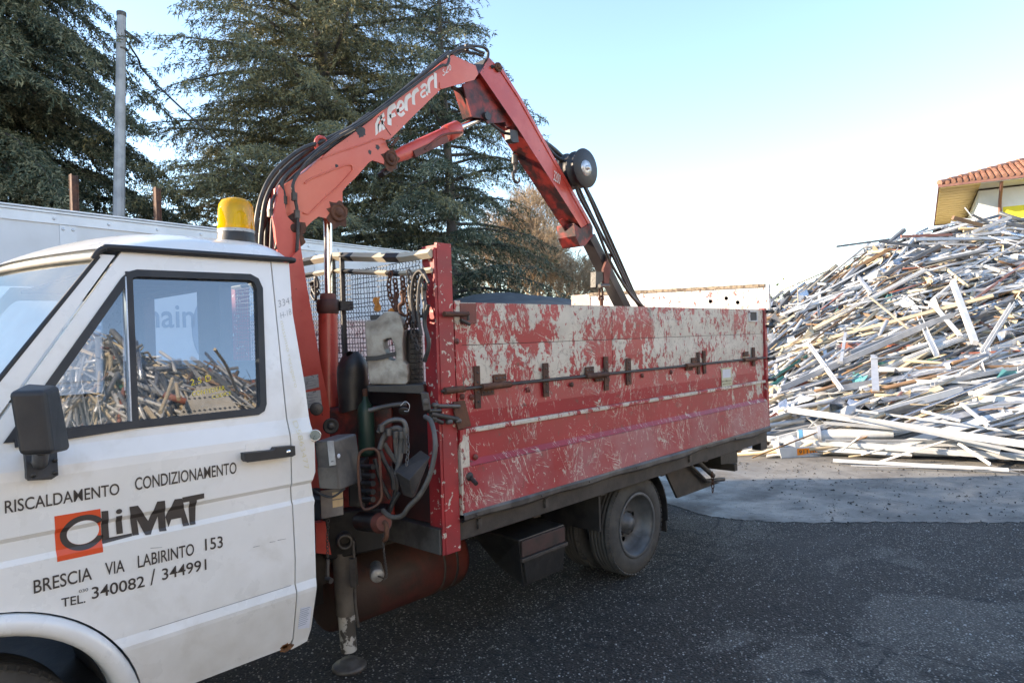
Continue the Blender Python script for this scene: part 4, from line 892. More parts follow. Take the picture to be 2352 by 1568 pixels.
# bent alloy edge strip
P = []
for X in np.linspace(2.275, 6.02, 60):
    wv = .008*math.sin(X*4.1)*(1 if X > 3.9 else .2) + .004*math.sin(X*11)
    P.append([(X, 2.470+wv*.4, .812), (X, 2.462+wv, .800), (X, 2.462+wv, .778+wv*.5), (X, 2.474+wv, .766+wv), (X, 2.514, .768)])
mb = MB(); mb.grid(P, smooth=False); es = mb.build('edge_strip', M['steel'], truck)
for X in (2.36, 2.86, 3.3, 3.82, 4.35, 4.8, 5.3, 5.72):
    mb = MB(); mb.lathe([(0, -.006), (.006, -.005), (.008, 0)], (X, 2.462, .789), (0, 1, 0), 8); mb.build('edge_bolt', M['dark'], es)
# tool box under the bed
mb = MB(); mb.hexa([(2.86, 2.62, .25), (3.22, 2.62, .25), (3.22, 3.02, .25), (3.05, 3.02, .25), (2.81, 2.60, .53), (3.22, 2.60, .53), (3.22, 3.05, .55), (2.81, 3.05, .55)]); tb_ = mb.build('tool_box', M['grease'], truck, bevel=.006)
mb = MB(); mb.box((2.825, 2.588, .43), (3.21, 2.599, .52)); mb.build('lid', mat('dark_red_lid', (.06, .03, .028), (.03, .022, .02), 8, .6), tb_, bevel=.003)
mb = MB(); mb.box((2.81, 2.575, .405), (3.225, 2.598, .427)); mb.build('lip', M['dark'], tb_, bevel=.003)
mb = MB(); mb.hexa([(2.875, 2.606, .27), (3.205, 2.606, .27), (3.205, 2.614, .27), (2.875, 2.614, .27), (2.835, 2.588, .40), (3.205, 2.588, .40), (3.205, 2.597, .40), (2.835, 2.597, .40)]); mb.build('front_panel', M['grease'], tb_)
# mudguards
def strip_arc(cx, cz, r, a0, a1, y0, y1, th, name, m):
    mb = MB(); P = [[(cx + (r+t_)*math.cos(R(a)), y, cz + (r+t_)*math.sin(R(a))) for (y, t_) in ((y0, 0), (y1, 0), (y1, th), (y0, th), (y0, 0))] for a in np.linspace(a0, a1, 16)]; mb.grid(P, smooth=False); return mb.build(name, m, truck)
strip_arc(4.03, .345, .40, -8, 50, 2.60, 3.08, .008, 'mudguard', M['grease'])
mb = MB(); mb.hexa([(3.58, 2.60, .40), (3.60, 2.60, .40), (3.60, 3.06, .40), (3.58, 3.06, .40), (3.58, 2.60, .665), (3.60, 2.60, .665), (3.60, 3.06, .665), (3.58, 3.06, .665)]); mb.build('mudflap', M['grease'], truck)
mb = MB(); mb.hexa([(4.44, 2.62, .20), (4.455, 2.62, .20), (4.455, 3.06, .20), (4.44, 3.06, .20), (4.42, 2.62, .52), (4.435, 2.62, .52), (4.435, 3.06, .52), (4.42, 3.06, .52)]); mb.build('mudflap', M['grease'], truck)
# tilted rear guard sheet with its frame, hanging chain, lamp box
q = [GY(*p, 2.85) for p in ((1528, 1081), (1587, 1062), (1625, 1106), (1655, 1107), (1556.6, 1143.4))]
mb = MB(); mb.prism(q, (0, .02, 0)); gd = mb.build('rear_guard', M['dark'], truck)
mb = MB(); mb.tube([GY(1582, 1064, 2.82), GY(1622, 1104, 2.82)], .014, 8); mb.build('brace', M['steel'], gd)
mb = MB(); mb.tube([GY(1598, 1056, 2.80), GY(1638, 1092, 2.80)], .022, 8); mb.build('brace', M['steel'], gd)
mb = MB(); mb.tube([GY(1620, 1104, 2.82), GY(1662, 1100, 2.82)], .018, 8); mb.build('brace', M['steel'], gd)
mb = MB(); chain(mb, [GY(1636, 1088, 2.78), GY(1637, 1110, 2.78), GY(1637, 1131, 2.78)], .045, .004, .012); mb.build('chain', M['rust'], gd)
mb = MB(); mb.hexa([(5.62, 2.75, .50), (5.95, 2.75, .46), (5.95, 3.05, .46), (5.62, 3.05, .50), (5.62, 2.75, .66), (5.95, 2.75, .66), (5.95, 3.05, .66), (5.62, 3.05, .66)]); mb.build('lamp_box', M['grease'], truck)
mb = MB(); mb.bar((5.85, 2.72, .44), (5.85, 4.6, .44), .06, .06); mb.build('underrun_bar', M['dark'], truck)
mb = MB(); mb.box((5.93, 2.52, .60), (6.07, 2.60, .80)); mb.build('corner_bracket', M['grease'], truck)

# ------------------------------------------------------------------ cargo bed
mb = MB(); mb.box((2.28, 2.53, .78), (6.03, 4.67, .83)); mb.build('bed_floor', M['dark'], truck)
XL, XR = 2.292, 6.005
def prof_panel(x0, x1, prof, th, name, m, parent=truck, nx=24, wob=.003):
    P = []
    for X in np.linspace(x0, x1, nx): P.append([(X, y + wob*math.sin(X*2.3+z*5), z) for y, z in prof] )
    mb = MB(); mb.grid(P, smooth=False); Pb = [[(x, y+th, z) for x, y, z in r] for r in P]; mb.grid([r[::-1] for r in Pb], smooth=False)
    for r, rb in ((P[0], Pb[0]), (P[-1], Pb[-1])): mb.add(list(r)+list(rb), [(i, i+1, i+1+len(r), i+len(r)) for i in range(len(r)-1)])
    top = [r[-1] for r in P]; tb2 = [r[-1] for r in Pb]; mb.add(top+tb2, [(i, i+1, i+1+len(top), i+len(top)) for i in range(len(top)-1)])
    bot = [r[0] for r in P]; bb = [r[0] for r in Pb]; mb.add(bot+bb, [(i, i+1, i+1+len(top), i+len(top)) for i in range(len(top)-1)])
    return mb.build(name, m, parent)
XM = GY(1405, 760, 2.5)[0]
pA = prof_panel(XL, XR, [(2.504, 1.222), (2.497, 1.30), (2.502, 1.414)], .02, 'drop_side', M['fl_A'])
prof_panel(XL, XR, [(2.488, 1.196), (2.485, 1.200), (2.485, 1.214), (2.490, 1.220)], .03, 'ledge', M['fl_top'], pA)
pB = prof_panel(XL, XR, [(2.480, 1.034), (2.503, 1.062), (2.505, 1.194)], .02, 'drop_side_middle', M['fl_B'], pA)
pC = prof_panel(XL, XR, [(2.470, .812), (2.474, .90), (2.477, 1.032)], .02, 'drop_side_lower', M['fl_C'], pA)
for (a, b) in ((XL, XM-.003), (XM+.003, XR)):
    for (z0, z1, mm_) in ((1.428, 1.634, 'fl_top'), (1.637, 1.850, 'fl_top2')):
        prof_panel(a, b, [(2.502, z0), (2.498, (z0+z1)/2), (2.502, z1)], .024, 'side_board', M[mm_], truck, nx=14)
mb = MB(); mb.box((XL, 2.520, 1.60), (XR, 2.535, 1.67)); mb.box((XL, 2.520, 1.40), (XR, 2.535, 1.44)); mb.box((XM-.02, 2.5205, 1.45), (XM+.02, 2.536, 1.83)); mb.build('joint_backing', M['gum'], truck, kind='stuff')
def gy(px, py, y=2.49): return GY(976.2+.36625*px, 631.6+.36625*py, y)
mb = MB(); mb.box((XL-.012, 2.492, 1.43), (XL+.03, 2.530, 1.858)); mb.build('end_strip', M['fl_top'], truck)
mb = MB(); mb.box((XL-.012, 2.478, .80), (XL+.045, 2.530, 1.22)); mb.build('end_strip', M['fl_top'], truck)
mb = MB(); mb.box((XR, 2.480, .76), (XR+.045, 2.535, 1.86)); cpst = mb.build('corner_post', M['redpost'], truck, bevel=.003)
# round rod along the hinge seam, hinge barrels, straps, plates, washers
mb = MB(); mb.cyl((2.17, 2.478, 1.42), (6.0, 2.482, 1.42), .0075, 8); rod = mb.build('hinge_rod', M['dark'], truck)
for a, b in ((120, 240), (355, 530), (1010, 1145), (1640, 1725), (2003, 2078)):
    pa = gy(a, 700, 2.478)[0]; pb = gy(b, 620, 2.478)[0]; mb = MB(); mb.cyl((pa, 2.476, 1.42), (pb, 2.476, 1.42), .017, 12); mb.build('hinge_barrel', M['rust'], rod)
def plate(x0, y0, x1, y1, name='hinge_plate', m=M['rust'], yy=2.486, bolts=3):
    a = gy(x0, y1, yy); b = gy(x1, y0, yy); X0, X1 = sorted((a[0], b[0])); Z0, Z1 = sorted((a[2], b[2]))
    mb = MB(); mb.box((X0, yy, Z0), (X1, yy+.008, Z1)); o = mb.build(name, m, truck, bevel=.002)
    for k in range(bolts):
        if (Z1-Z0) > (X1-X0): c = ((X0+X1)/2, yy-.001, Z0 + (Z1-Z0)*(k+.7)/(bolts+.4))
        else: c = (X0 + (X1-X0)*(k+.6)/(bolts+.2), yy-.001, (Z0+Z1)/2)
        q_ = MB(); q_.lathe([(0, -.004), (.005, -.003), (.0065, .001)], c, (0, 1, 0), 8); q_.build('bolt', M['steel'], o)
for r in ((318, 568, 345, 838), (748, 550, 775, 765), (1130, 510, 1150, 725), (1268, 520, 1292, 690), (1712, 482, 1724, 622), (1749, 474, 1761, 620), (2058, 452, 2070, 572)): plate(*r, name='hinge_strap', bolts=4)
for r in ((435, 618, 510, 672), (355, 706, 435, 758), (1010, 572, 1060, 620), (1070, 640, 1124, 670), (1675, 515, 1714, 550), (1640, 566, 1680, 600), (2003, 478, 2030, 512)): plate(*r)
for (x, y) in ((235, 762), (295, 764), (650, 718), (922, 686), (1150, 655), (1365, 630), (1545, 608), (290, 1180), (318, 1140), (200, 415)):
    p = gy(x, y, 2.492); mb = MB(); mb.lathe([(0, -.006), (.006, -.006), (.006, -.002), (.015, -.002), (.015, .004)], p, (0, 1, 0), 14); mb.build('washer', M['rustred'], truck)
# top latch plate with its rod; lower latch; sliding bolts
a = gy(222, 305); b = gy(320, 178); mb = MB(); mb.box((a[0], 2.487, a[2]), (b[0], 2.495, b[2])); lp = mb.build('latch_plate', M['rustred'], truck, bevel=.003)
pa = gy(70, 248, 2.47); pb = gy(268, 246, 2.47); mb = MB(); mb.cyl((2.19, 2.468, pb[2]), (pb[0], 2.468, pb[2]), .0125, 12); mb.build('latch_rod', M['rust'], lp)
mb = MB(); mb.cyl((2.30, 2.470, pb[2]-.028), (2.36, 2.470, pb[2]-.05), .009, 8); mb.cyl((pb[0]-.003, 2.465, pb[2]-.03), (pb[0]-.003, 2.465, pb[2]+.012), .008, 8); mb.build('latch_lever', M['dark'], lp)
q = [gy(*p, 2.470) for p in ((180, 795), (250, 785), (290, 945), (210, 968), (185, 860))]; mb = MB(); mb.prism(q, (0, .008, 0)); rp = mb.build('rust_plate', M['rust'], truck)
for k, (x0, y0, x1, y1, r) in enumerate(((35, 870, 205, 905, .013), (60, 820, 215, 822, .010), (60, 800, 64, 920, .009), (40, 895, 110, 925, .010), (20, 850, 95, 850, .012))):
    mb = MB(); mb.cyl(gy(x0, y0, 2.455), gy(x1, y1, 2.455), r, 10); mb.build('latch_bolt', [M['dark'], M['steel'], M['steel'], M['dark'], M['grease']][k], rp)
for (x, y) in ((62, 800), (150, 905), (205, 900)): mb = MB(); mb.lathe([(0, -.02), (.018, -.02), (.02, -.008), (.012, 0)], gy(x, y, 2.455), (0, 0, 1), 12); mb.build('latch_knob', M['steel'], rp)
mb = MB(); mb.hexa([gy(150, 690, 2.50), gy(245, 690, 2.50), gy(245, 690, 2.53), gy(150, 690, 2.53), gy(150, 622, 2.50), gy(240, 622, 2.50), gy(240, 622, 2.53), gy(150, 622, 2.53)]); mb.build('cover_plate', M['steel'], truck)
p = gy(285, 1280, 2.44); mb = MB(); mb.cyl(gy(280, 1262, 2.48), gy(322, 1308, 2.42), .011, 10); mb.lathe([(0, -.004), (.022, -.004), (.022, .006)], gy(280, 1262, 2.472), (0, 1, 0), 14); mb.build('peg', M['dark'], truck)
# square hand hole at the rear top corner
a = gy(2035, 292); b = gy(2082, 225)
mb = MB(); fr = .010
for lo_, hi_ in (((a[0], a[2]), (b[0], a[2]+fr)), ((a[0], b[2]-fr), (b[0], b[2])), ((a[0], a[2]+fr), (a[0]+fr, b[2]-fr)), ((b[0]-fr, a[2]+fr), (b[0], b[2]-fr))):
    mb.box((lo_[0], 2.485, lo_[1]), (hi_[0], 2.499, hi_[1]))
hf = mb.build('hand_hole_frame', M['fl_gate'], truck, kind='stuff')
mb = MB(); mb.box((a[0]+fr, 2.494, a[2]+fr), (b[0]-fr, 2.499, b[2]-fr)); mb.build('hand_hole', M['gum'], hf)
# yellowed sticker with its two legible words
q = [gy(*p, 2.4925) for p in ((1858, 584), (1922, 577), (1927, 690), (1862, 700))]; mb = MB(); mb.prism(q, (0, .001, 0)); sk = mb.build('sticker', M['sticky'], truck)
def flat_text(s, p0, p1, h, y, m, parent, bold=.01, name='lettering'):
    a = GY(*p0, y); b = GY(*p1, y); vs, fs = text_on(s, lambda u, v: (a[0]+(b[0]-a[0])*u, y, a[2]+(b[2]-a[2])*u + v*h), bold); mb = MB(); mb.add(vs, fs); return mb.build(name, m, parent)
g2 = lambda x, y: (976.2+.36625*x, 631.6+.36625*y)
flat_text('MOVIMENTO', g2(1864, 672), g2(1922, 665), .014, 2.4915, M['txt'], sk); flat_text('BRACCIO', g2(1868, 690), g2(1918, 683), .013, 2.4915, M['txt'], sk)
mb = MB(); qa = [gy(*p, 2.4915) for p in ((1866, 592), (1915, 588), (1918, 640), (1868, 646))]; mb.prism(qa, (0, .0006, 0)); mb.build('faded_print', M['stickw'], sk)
# far side and tailgate of separate boards
for z0, z1 in ((.84, 1.15), (1.155, 1.42), (1.425, 1.85)):
    mb = MB(); mb.box((2.30, 4.66, z0), (6.0, 4.685, z1)); mb.build('far_side_board', M['fl_gate'], truck)
X = 6.055
def tz(y): return 2.065 + (y-2.5)*.026
for z0, z1 in ((.80, 1.2), (1.205, 1.6), (1.605, 1.905)):
    mb = MB(); mb.box((X, 2.50, z0), (X+.028, 4.50, z1)); mb.build('tailgate_board', M['fl_gate'], truck)
mb = MB(); mb.hexa([(X, 2.50, 1.909), (X+.028, 2.50, 1.909), (X+.028, 4.42, 1.909), (X, 4.42, 1.909), (X, 2.50, tz(2.5)), (X+.028, 2.50, tz(2.5)), (X+.028, 4.42, tz(4.42)), (X, 4.42, tz(4.42))]); tg = mb.build('tailgate_board', M['fl_gate'], truck)
mb = MB(); mb.hexa([(X-.006, 4.425, .80), (X+.05, 4.425, .80), (X+.05, 4.68, .80), (X-.006, 4.68, .80), (X-.006, 4.425, tz(4.42)+.006), (X+.05, 4.425, tz(4.42)+.006), (X+.05, 4.68, tz(4.68)), (X-.006, 4.68, tz(4.68))]); mb.build('tailgate_post', mat('pinkish_bare_board', (.55, .42, .36), (.60, .52, .46), 5, .8, chip=(.35, .12, .10), cscale=20, clo=.64, chi=.66), truck)
P = [(X-.012, 2.49, tz(2.49)-.012), (X+.045, 2.49, tz(2.49)-.012), (X+.045, 4.43, tz(4.43)-.012), (X-.012, 4.43, tz(4.43)-.012)]; mb = MB(); mb.hexa(P + [(a, b, c+.03) for a, b, c in P]); mb.build('tailgate_cap', M['rope'], truck)
mb = MB(); mb.box((X-.004, 2.455, 1.86), (X+.04, 2.499, tz(2.5)+.01)); mb.build('tailgate_end', M['fl_gate'], truck)
for (y, z) in ((3.02, 1.955), (2.86, 1.975), (4.02, 1.97), (2.75, 1.93)):
    mb = MB(); mb.lathe([(0, 0), (.018, 0)], (X-.002, y, z), (1, 0, 0), 12); mb.build('bolt_hole', M['gum'], tg)
for z in (1.83, 1.70, 1.41, 1.22):
    mb = MB(); mb.cyl((6.03, 2.47, z), (6.10, 2.45, z), .014, 8); mb.lathe([(0, -.02), (.02, -.012), (.022, .01), (0, .02)], (6.10, 2.45, z), (0, 0, 1), 10); mb.build('tailgate_latch', M['dark'], truck)
# ------------------------------------------------------------------ headboard: post, bars, wire mesh
mb = MB(); mb.box((2.175, 2.488, .63), (2.268, 2.505, 2.135)); mb.box((2.175, 2.505, .63), (2.185, 2.60, 2.125)); mb.box((2.158, 2.492, .63), (2.1745, 2.499, 2.11)); hp_ = mb.build('headboard_post', M['redpost'], truck, kind='stuff')
mb = MB(); mb.box((2.16, 4.58, .75), (2.26, 4.69, 2.13)); mb.build('headboard_post', M['redpost'], truck)
strm = mat('black_and_cream_striped_bar', (.03, .03, .03), (.05, .05, .05), 8, .6)
N_ = strm.node_tree.nodes; L_ = strm.node_tree.links; g_ = N_.new('ShaderNodeNewGeometry'); sx_ = N_.new('ShaderNodeSeparateXYZ'); L_.new(g_.outputs['Position'], sx_.inputs[0])
wv_ = N_.new('ShaderNodeMath'); wv_.operation = 'PINGPONG'; L_.new(sx_.outputs[1], wv_.inputs[0]); wv_.inputs[1].default_value = .20
gt_ = N_.new('ShaderNodeMath'); gt_.operation = 'GREATER_THAN'; L_.new(wv_.outputs[0], gt_.inputs[0]); gt_.inputs[1].default_value = .055
mx_ = N_.new('ShaderNodeMix'); mx_.data_type = 'RGBA'; L_.new(gt_.outputs[0], mx_.inputs[0]); mx_.inputs[6].default_value = (.025, .025, .025, 1); mx_.inputs[7].default_value = (.48, .42, .32, 1); L_.new(mx_.outputs[2], N_['Principled BSDF'].inputs['Base Color'])
def bz(y): return 2.150 + .05*max(0, (2.95-y))*0 - .012*math.sin(max(0, min(1, (y-2.6)/.9))*math.pi)
def barpath(z, r):
    return [(2.15, y, z - .072*(1-min(1, max(0, (y-2.72)/.62))**1) ) for y in np.linspace(2.50, 4.6, 24)]
mb = MB(); P = barpath(2.155, 0)
mb.tube(P, .024, 4, smooth=False)
mb.build('headboard_top_bar', strm, truck)
mb = MB(); P = barpath(2.075, 0)
mb.tube(P, .014, 4, smooth=False)
mb.build('mesh_frame', strm, truck)
for y in (3.24, 3.33):
    mb = MB(); mb.box((2.13, y, 1.0), (2.155, y+.014, 2.165)); mb.build('headboard_upright', M['grease'], truck)
mb = MB(); rg = np.random.RandomState(9)
ys = np.arange(2.60, 4.56, .0255)
for y in ys:
    j = rg.randn()*.003; P = [(2.152 + .004*math.sin(z*240), y + j + .003*math.sin(z*250+y*90) + .004*math.sin(z*9+y*7), z) for z in np.arange(1.40, 2.07, .0125)]
    mb.tube(P, .0022, 3, cap=False, smooth=False)
for z in np.arange(1.42, 2.06, .0255):
    ph = rg.rand()*6; P = [(2.150, y, z + .004*math.sin(y*9+ph) + (.012*math.sin(y*3+1) if z < 1.75 else 0)) for y in np.arange(2.59, 4.57, .06)]
    mb.tube(P, .0022, 3, cap=False, smooth=False)
mb.build('wire_mesh', M['grease'], truck, kind='stuff')
mb = MB(); mb.box((2.19, 2.60, .76), (2.21, 4.60, 1.44)); mb.build('headboard_sheet', mat('grimy_dark_red_sheet', (.08, .016, .016), (.03, .015, .015), 3, .6, dirt=(.03, .025, .022), dscale=2, dlo=.35, dhi=.6), truck)
mb = MB(); mb.box((2.15, 2.506, .63), (2.26, 4.6, .755)); mb.build('headboard_foot', M['steel'], truck, bevel=.004)

# ------------------------------------------------------------------ loader crane
def c3(l): return [(574.2+.29297*x, 114.84+.29297*y) for x, y in l]
def c7(l): return [(976.2+.4213*x, 57.4+.4213*y) for x, y in l]
def c5(l): return [(488.1+.2197*x, 402+.2197*y) for x, y in l]
def c4(l): return [(631.6+.293*x, 516.8+.293*y) for x, y in l]
s1 = lambda x, y: (689.1+.2197*x, 660.3+.2197*y)
s2 = lambda x, y: (706.3+.21975*x, 947.5+.21975*y)
s5 = lambda x, y: (660.3+.403*x, 918.7+.403*y)
def pr(l, y, th, name, m, parent=truck, bevel=0, **k): mb = MB(); mb.prism([GY(px, py, y) for px, py in l], (0, th, 0)); return mb.build(name, m, parent, bevel=bevel, **k)
YN, YFAR = 3.16, 3.34
boom_pl = c3([(245, 1075), (270, 1055), (440, 950), (560, 845), (660, 760), (800, 660), (960, 545), (1200, 350), (1500, 100), (1592, 40), (1770, 125), (1790, 190), (1760, 235), (1520, 302), (1495, 310), (1300, 500), (1100, 700), (1060, 705), (1080, 760), (1115, 810), (1135, 850), (1133, 880), (1105, 905), (1075, 905), (1010, 880), (960, 865), (930, 885), (830, 1000), (760, 1065), (725, 1110), (727, 1260), (725, 1305), (700, 1335), (660, 1340), (600, 1320), (540, 1305), (490, 1340), (400, 1430), (385, 1455), (335, 1477), (280, 1455), (258, 1400), (240, 1300)])
bm_ = pr(boom_pl, YN, .014, 'main_boom', M['redlt'], bevel=.003)
pr(boom_pl, YFAR-.014, .014, 'far_boom_plate', M['redlt'], bm_, bevel=.003)
spine = c3([(262, 1085), (280, 1070), (450, 965), (670, 772), (810, 672), (1210, 362), (1510, 112), (1592, 58), (1755, 135), (1765, 185), (1745, 222), (1515, 288), (1280, 490), (1080, 688), (900, 800), (700, 960), (480, 1150), (350, 1280), (280, 1290)])
pr(spine, YN+.014, YFAR-YN-.028, 'boom_web', M['redlt'], bm_)
# weld ribs and stiffener outline on the side plate
def rib(l, y=YN-.003, r=.0035, m=M['redlt'], parent=None, name='weld_line'):
    mb = MB(); mb.tube(smooth_path([GY(px, py, y) for px, py in c3(l)], 5), r, 6); return mb.build(name, m, parent or bm_)
rib([(560, 855), (700, 800), (870, 745), (1010, 695), (1060, 705)], r=.004)
rib([(430, 1045), (480, 1010), (600, 960), (700, 920), (770, 900), (800, 910), (805, 945)], r=.005)
rib([(805, 945), (700, 1060), (560, 1190), (480, 1270), (450, 1285), (415, 1275)], r=.004)
rib([(1490, 255), (1490, 300), (1520, 300)], r=.003)
def boss(x, y, r, yy=YN, name='pivot_pin', parent=None, f=c3, ms=None):
    p = GY(*f([(x, y)])[0], yy); s = np.linalg.norm(p - O)*.94
    o = MB(); o.lathe([(0, -.022), (r*.42, -.022), (r*.48, -.014), (r*.5, -.010), (r*.72, -.010), (r*.78, -.014), (r*.95, -.012), (r, -.004), (r, .0)], p, (0, 1, 0), 24); return o.build(name, ms or M['rust'], parent or bm_)
boss(333, 1400, .052); boss(690, 1275, .050); boss(1103, 850, .044)
rgs = np.random.RandomState(14)
for (x, y, r0) in ((333, 1400, .075), (690, 1275, .068), (1103, 850, .06), (1010, 600, .02), (870, 640, .03), (1000, 760, .014), (940, 800, .012), (680, 910, .010)):
    p = GY(*c3([(x, y)])[0], YN-.0008); mb = MB(); ring_ = [p + np.array([math.cos(a), 0, math.sin(a)*1.1 - .15])*r0*(.72+.5*rgs.rand()) for a in np.linspace(0, 6.0, 22)]
    mb.prism(ring_, (0, .0006, 0)); mb.build('grease_stain', M['rust'] if r0 > .05 else M['grease'], bm_)
def letters(s, p0, p1, p2, y, m, parent, bold=.03, f=c3, name='lettering'):
    """baseline p0->p1, cap top above p0 is p2"""
    a, b, c = [GY(*f([p])[0], y) for p in (p0, p1, p2)]
    vs, fs = text_on(s, lambda u, v: tuple(a + (b-a)*u + (c-a)*v + np.array([0, 0, 0])), bold); mb = MB(); mb.add([(v[0], y, v[2]) for v in vs], fs); return mb.build(name, m, parent)
# emblem: ribbed fan mark
for l in ([(985, 672), (982, 580), (1000, 535), (1050, 490), (1056, 520), (1015, 555), (1000, 590), (1003, 655)], [(1010, 650), (1010, 600), (1030, 560), (1056, 535), (1060, 550), (1035, 590), (1030, 635)], [(1020, 515), (1030, 505), (1058, 600), (1060, 620), (1040, 632)]):
    pr(c3(l), YN-.0012, .001, 'emblem', M['txtw'], bm_)
# heavy rounded lettering, drawn stroke by stroke
def stroke(l, w, y=YN-.0013):
    pts = smooth_path([GY(px, py, y) for px, py in c3(l)], 4) if len(l) > 2 else [GY(px, py, y) for px, py in c3(l)]
    mb = MB(); L_, R_ = [], []
    for i, p in enumerate(pts):
        d = norm(pts[min(i+1, len(pts)-1)] - pts[max(i-1, 0)]); n_ = np.array([-d[2], 0, d[0]]); L_.append(p + n_*w/2); R_.append(p - n_*w/2)
    mb.add(L_+R_, [(i, i+1, i+1+len(L_), i+len(L_)) for i in range(len(L_)-1)]); mb.build('lettering', M['txtw'], bm_)
stroke([(1094, 590), (1092, 500), (1102, 462), (1142, 435)], 0.0290); stroke([(1096, 525), (1140, 505)], 0.0203)
stroke([(1150, 482), (1200, 452), (1196, 415), (1176, 408), (1160, 440), (1163, 495), (1185, 512), (1210, 490)], 0.0188)
stroke([(1226, 478), (1222, 410), (1232, 375), (1262, 352)], 0.0232)
stroke([(1284, 430), (1280, 365), (1290, 330), (1320, 308)], 0.0232)
stroke([(1340, 300), (1362, 275), (1384, 285), (1388, 356)], 0.0170); stroke([(1386, 314), (1358, 322), (1340, 348), (1352, 370), (1378, 356)], 0.0125)
stroke([(1404, 338), (1400, 270), (1410, 235), (1438, 212)], 0.0217)
stroke([(1456, 300), (1452, 180)], 0.0232)
for l in ([(1520, 150), (1512, 165), (1530, 180), (1520, 200), (1510, 196)], [(1536, 130), (1550, 125), (1548, 150), (1536, 180), (1556, 172)], [(1560, 120), (1572, 125), (1574, 150), (1566, 160), (1560, 145), (1560, 120)]): stroke(l, .005)
for k, l in enumerate(([(1010, 520), (1050, 590), (1105, 670)],)): rib(l, y=YN-.002, r=.0016, m=M['gum'], name='dribble')
# outer boom: box tube, open end
tube_near = c7([(350, 180), (392, 213), (430, 262), (520, 400), (905, 1082), (912, 1108), (855, 1110), (500, 555), (300, 262), (325, 247)])
tp = c7([(350, 180), (430, 262), (520, 400), (905, 1085), (855, 1110), (500, 555), (300, 262)])
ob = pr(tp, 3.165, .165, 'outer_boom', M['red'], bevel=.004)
for p_ in ob.data.polygons:  # faces turned down and towards the cab take the darker red
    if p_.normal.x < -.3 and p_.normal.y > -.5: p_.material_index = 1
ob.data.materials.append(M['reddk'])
pr(c7([(330, 185), (352, 178), (326, 248), (296, 264)]), 3.18, .13, 'boom_end', M['gum'], ob)
pr(c7([(392, 213), (425, 243), (520, 392), (905, 1078), (912, 1095), (900, 1100), (512, 402), (420, 262)]), 3.158, .18, 'boom_flange', M['red'], ob, bevel=.002)
boss(397, 232, .032, 3.16, 'pivot_pin', ob, c7); boss(365, 230, .012, 3.163, 'pin_hole', ob, c7, M['gum'])
pr(c7([(205, 322), (300, 290), (330, 250), (480, 545), (445, 560), (440, 530), (345, 538), (318, 512), (300, 508), (255, 500)]), 3.20, .012, 'link_plate', M['reddk'], ob, bevel=.002)
pr(c7([(205, 322), (300, 290), (330, 250), (480, 545), (445, 560), (440, 530), (345, 538), (318, 512), (300, 508), (255, 500)]), 3.32, .012, 'link_plate', M['reddk'], ob, bevel=.002)
pr(c7([(215, 330), (300, 300), (320, 505), (265, 495)]), 3.212, .105, 'link_web', M['reddk'], ob)
collar = pr(c7([(812, 1080), (850, 1112), (900, 1080), (915, 1100), (915, 1150), (870, 1205), (845, 1205), (820, 1150)]), 3.155, .17, 'boom_collar', M['reddk'], ob, bevel=.004)
pr(c7([(735, 1065), (752, 1055), (812, 1085), (826, 1150), (780, 1145)]), 3.24, .012, 'collar_fin', M['reddk'], ob)
letters('3200', (700, 845), (735, 870), (706, 790), 3.1575, M['txtw'], ob, 0, c7)
ext = MB(); A_ = GY(1350, 545, 3.25); B_ = GY(1438, 720, 3.25); dv = norm(B_-A_); B_ = B_ + dv*.35; ext.bar(A_, B_, .085, .10, up=(0, 1, 0)); ex = ext.build('extension_boom', mat('worn_grey_beam', (.05, .05, .055), (.12, .115, .115), 4, .45, .4, dirt=(.06, .05, .05), dlo=.5, dhi=.6), ob, bevel=.004)
# boom cylinder with rod
A_ = GY(898, 366, 3.25); B_ = GY(1048.8, 296.5, 3.25); C_ = GY(1104, 272, 3.25); d = norm(B_-A_)
mb = MB(); mb.tube([A_, A_ + d*.05, A_ + d*.12, B_ - d*.02], .043, 24, radii=[.03, .035, .044, .044]); bcy = mb.build('boom_cylinder', M['red'], truck)
mb = MB(); mb.tube([B_ - d*.11, B_ - d*.10, B_ + d*.005, B_ + d*.02], .05, 24, radii=[.046, .053, .053, .04]); mb.build('gland', M['red'], bcy)
mb = MB(); mb.cyl(B_, C_ + d*.03, .0205, 20); mb.build('piston_rod', M['chrome'], bcy)
mb = MB(); mb.tube(smooth_path([A_ + d*.25 + (0, -.05, -.03), A_ + d*.40 + (0, -.05, .005), B_ - d*.10 + (0, -.055, -.01), B_ + (0, -.05, -.035)], 5), .007, 8); mb.bar(A_ + d*.16 + (0, -.035, -.03), B_ - d*.14 + (0, -.035, -.03), .03, .04); mb.build('feed_pipe', M['rustred'], bcy)
mb = MB(); mb.cyl(C_ + (0, -.07, 0), C_ + (0, .07, 0), .028, 16); mb.build('rod_pin', M['grease'], bcy)
pr(c3([(1075, 720), (1165, 680), (1172, 695), (1120, 755), (1105, 750), (1140, 705), (1082, 732)]), YN-.03, .012, 'bracket_loop', M['rust'], bm_)
pr(c3([(1040, 960), (1090, 920), (1160, 900), (1160, 930), (1100, 960), (1060, 985)]), YN+.02, .06, 'hose_block', M['grease'], bm_)
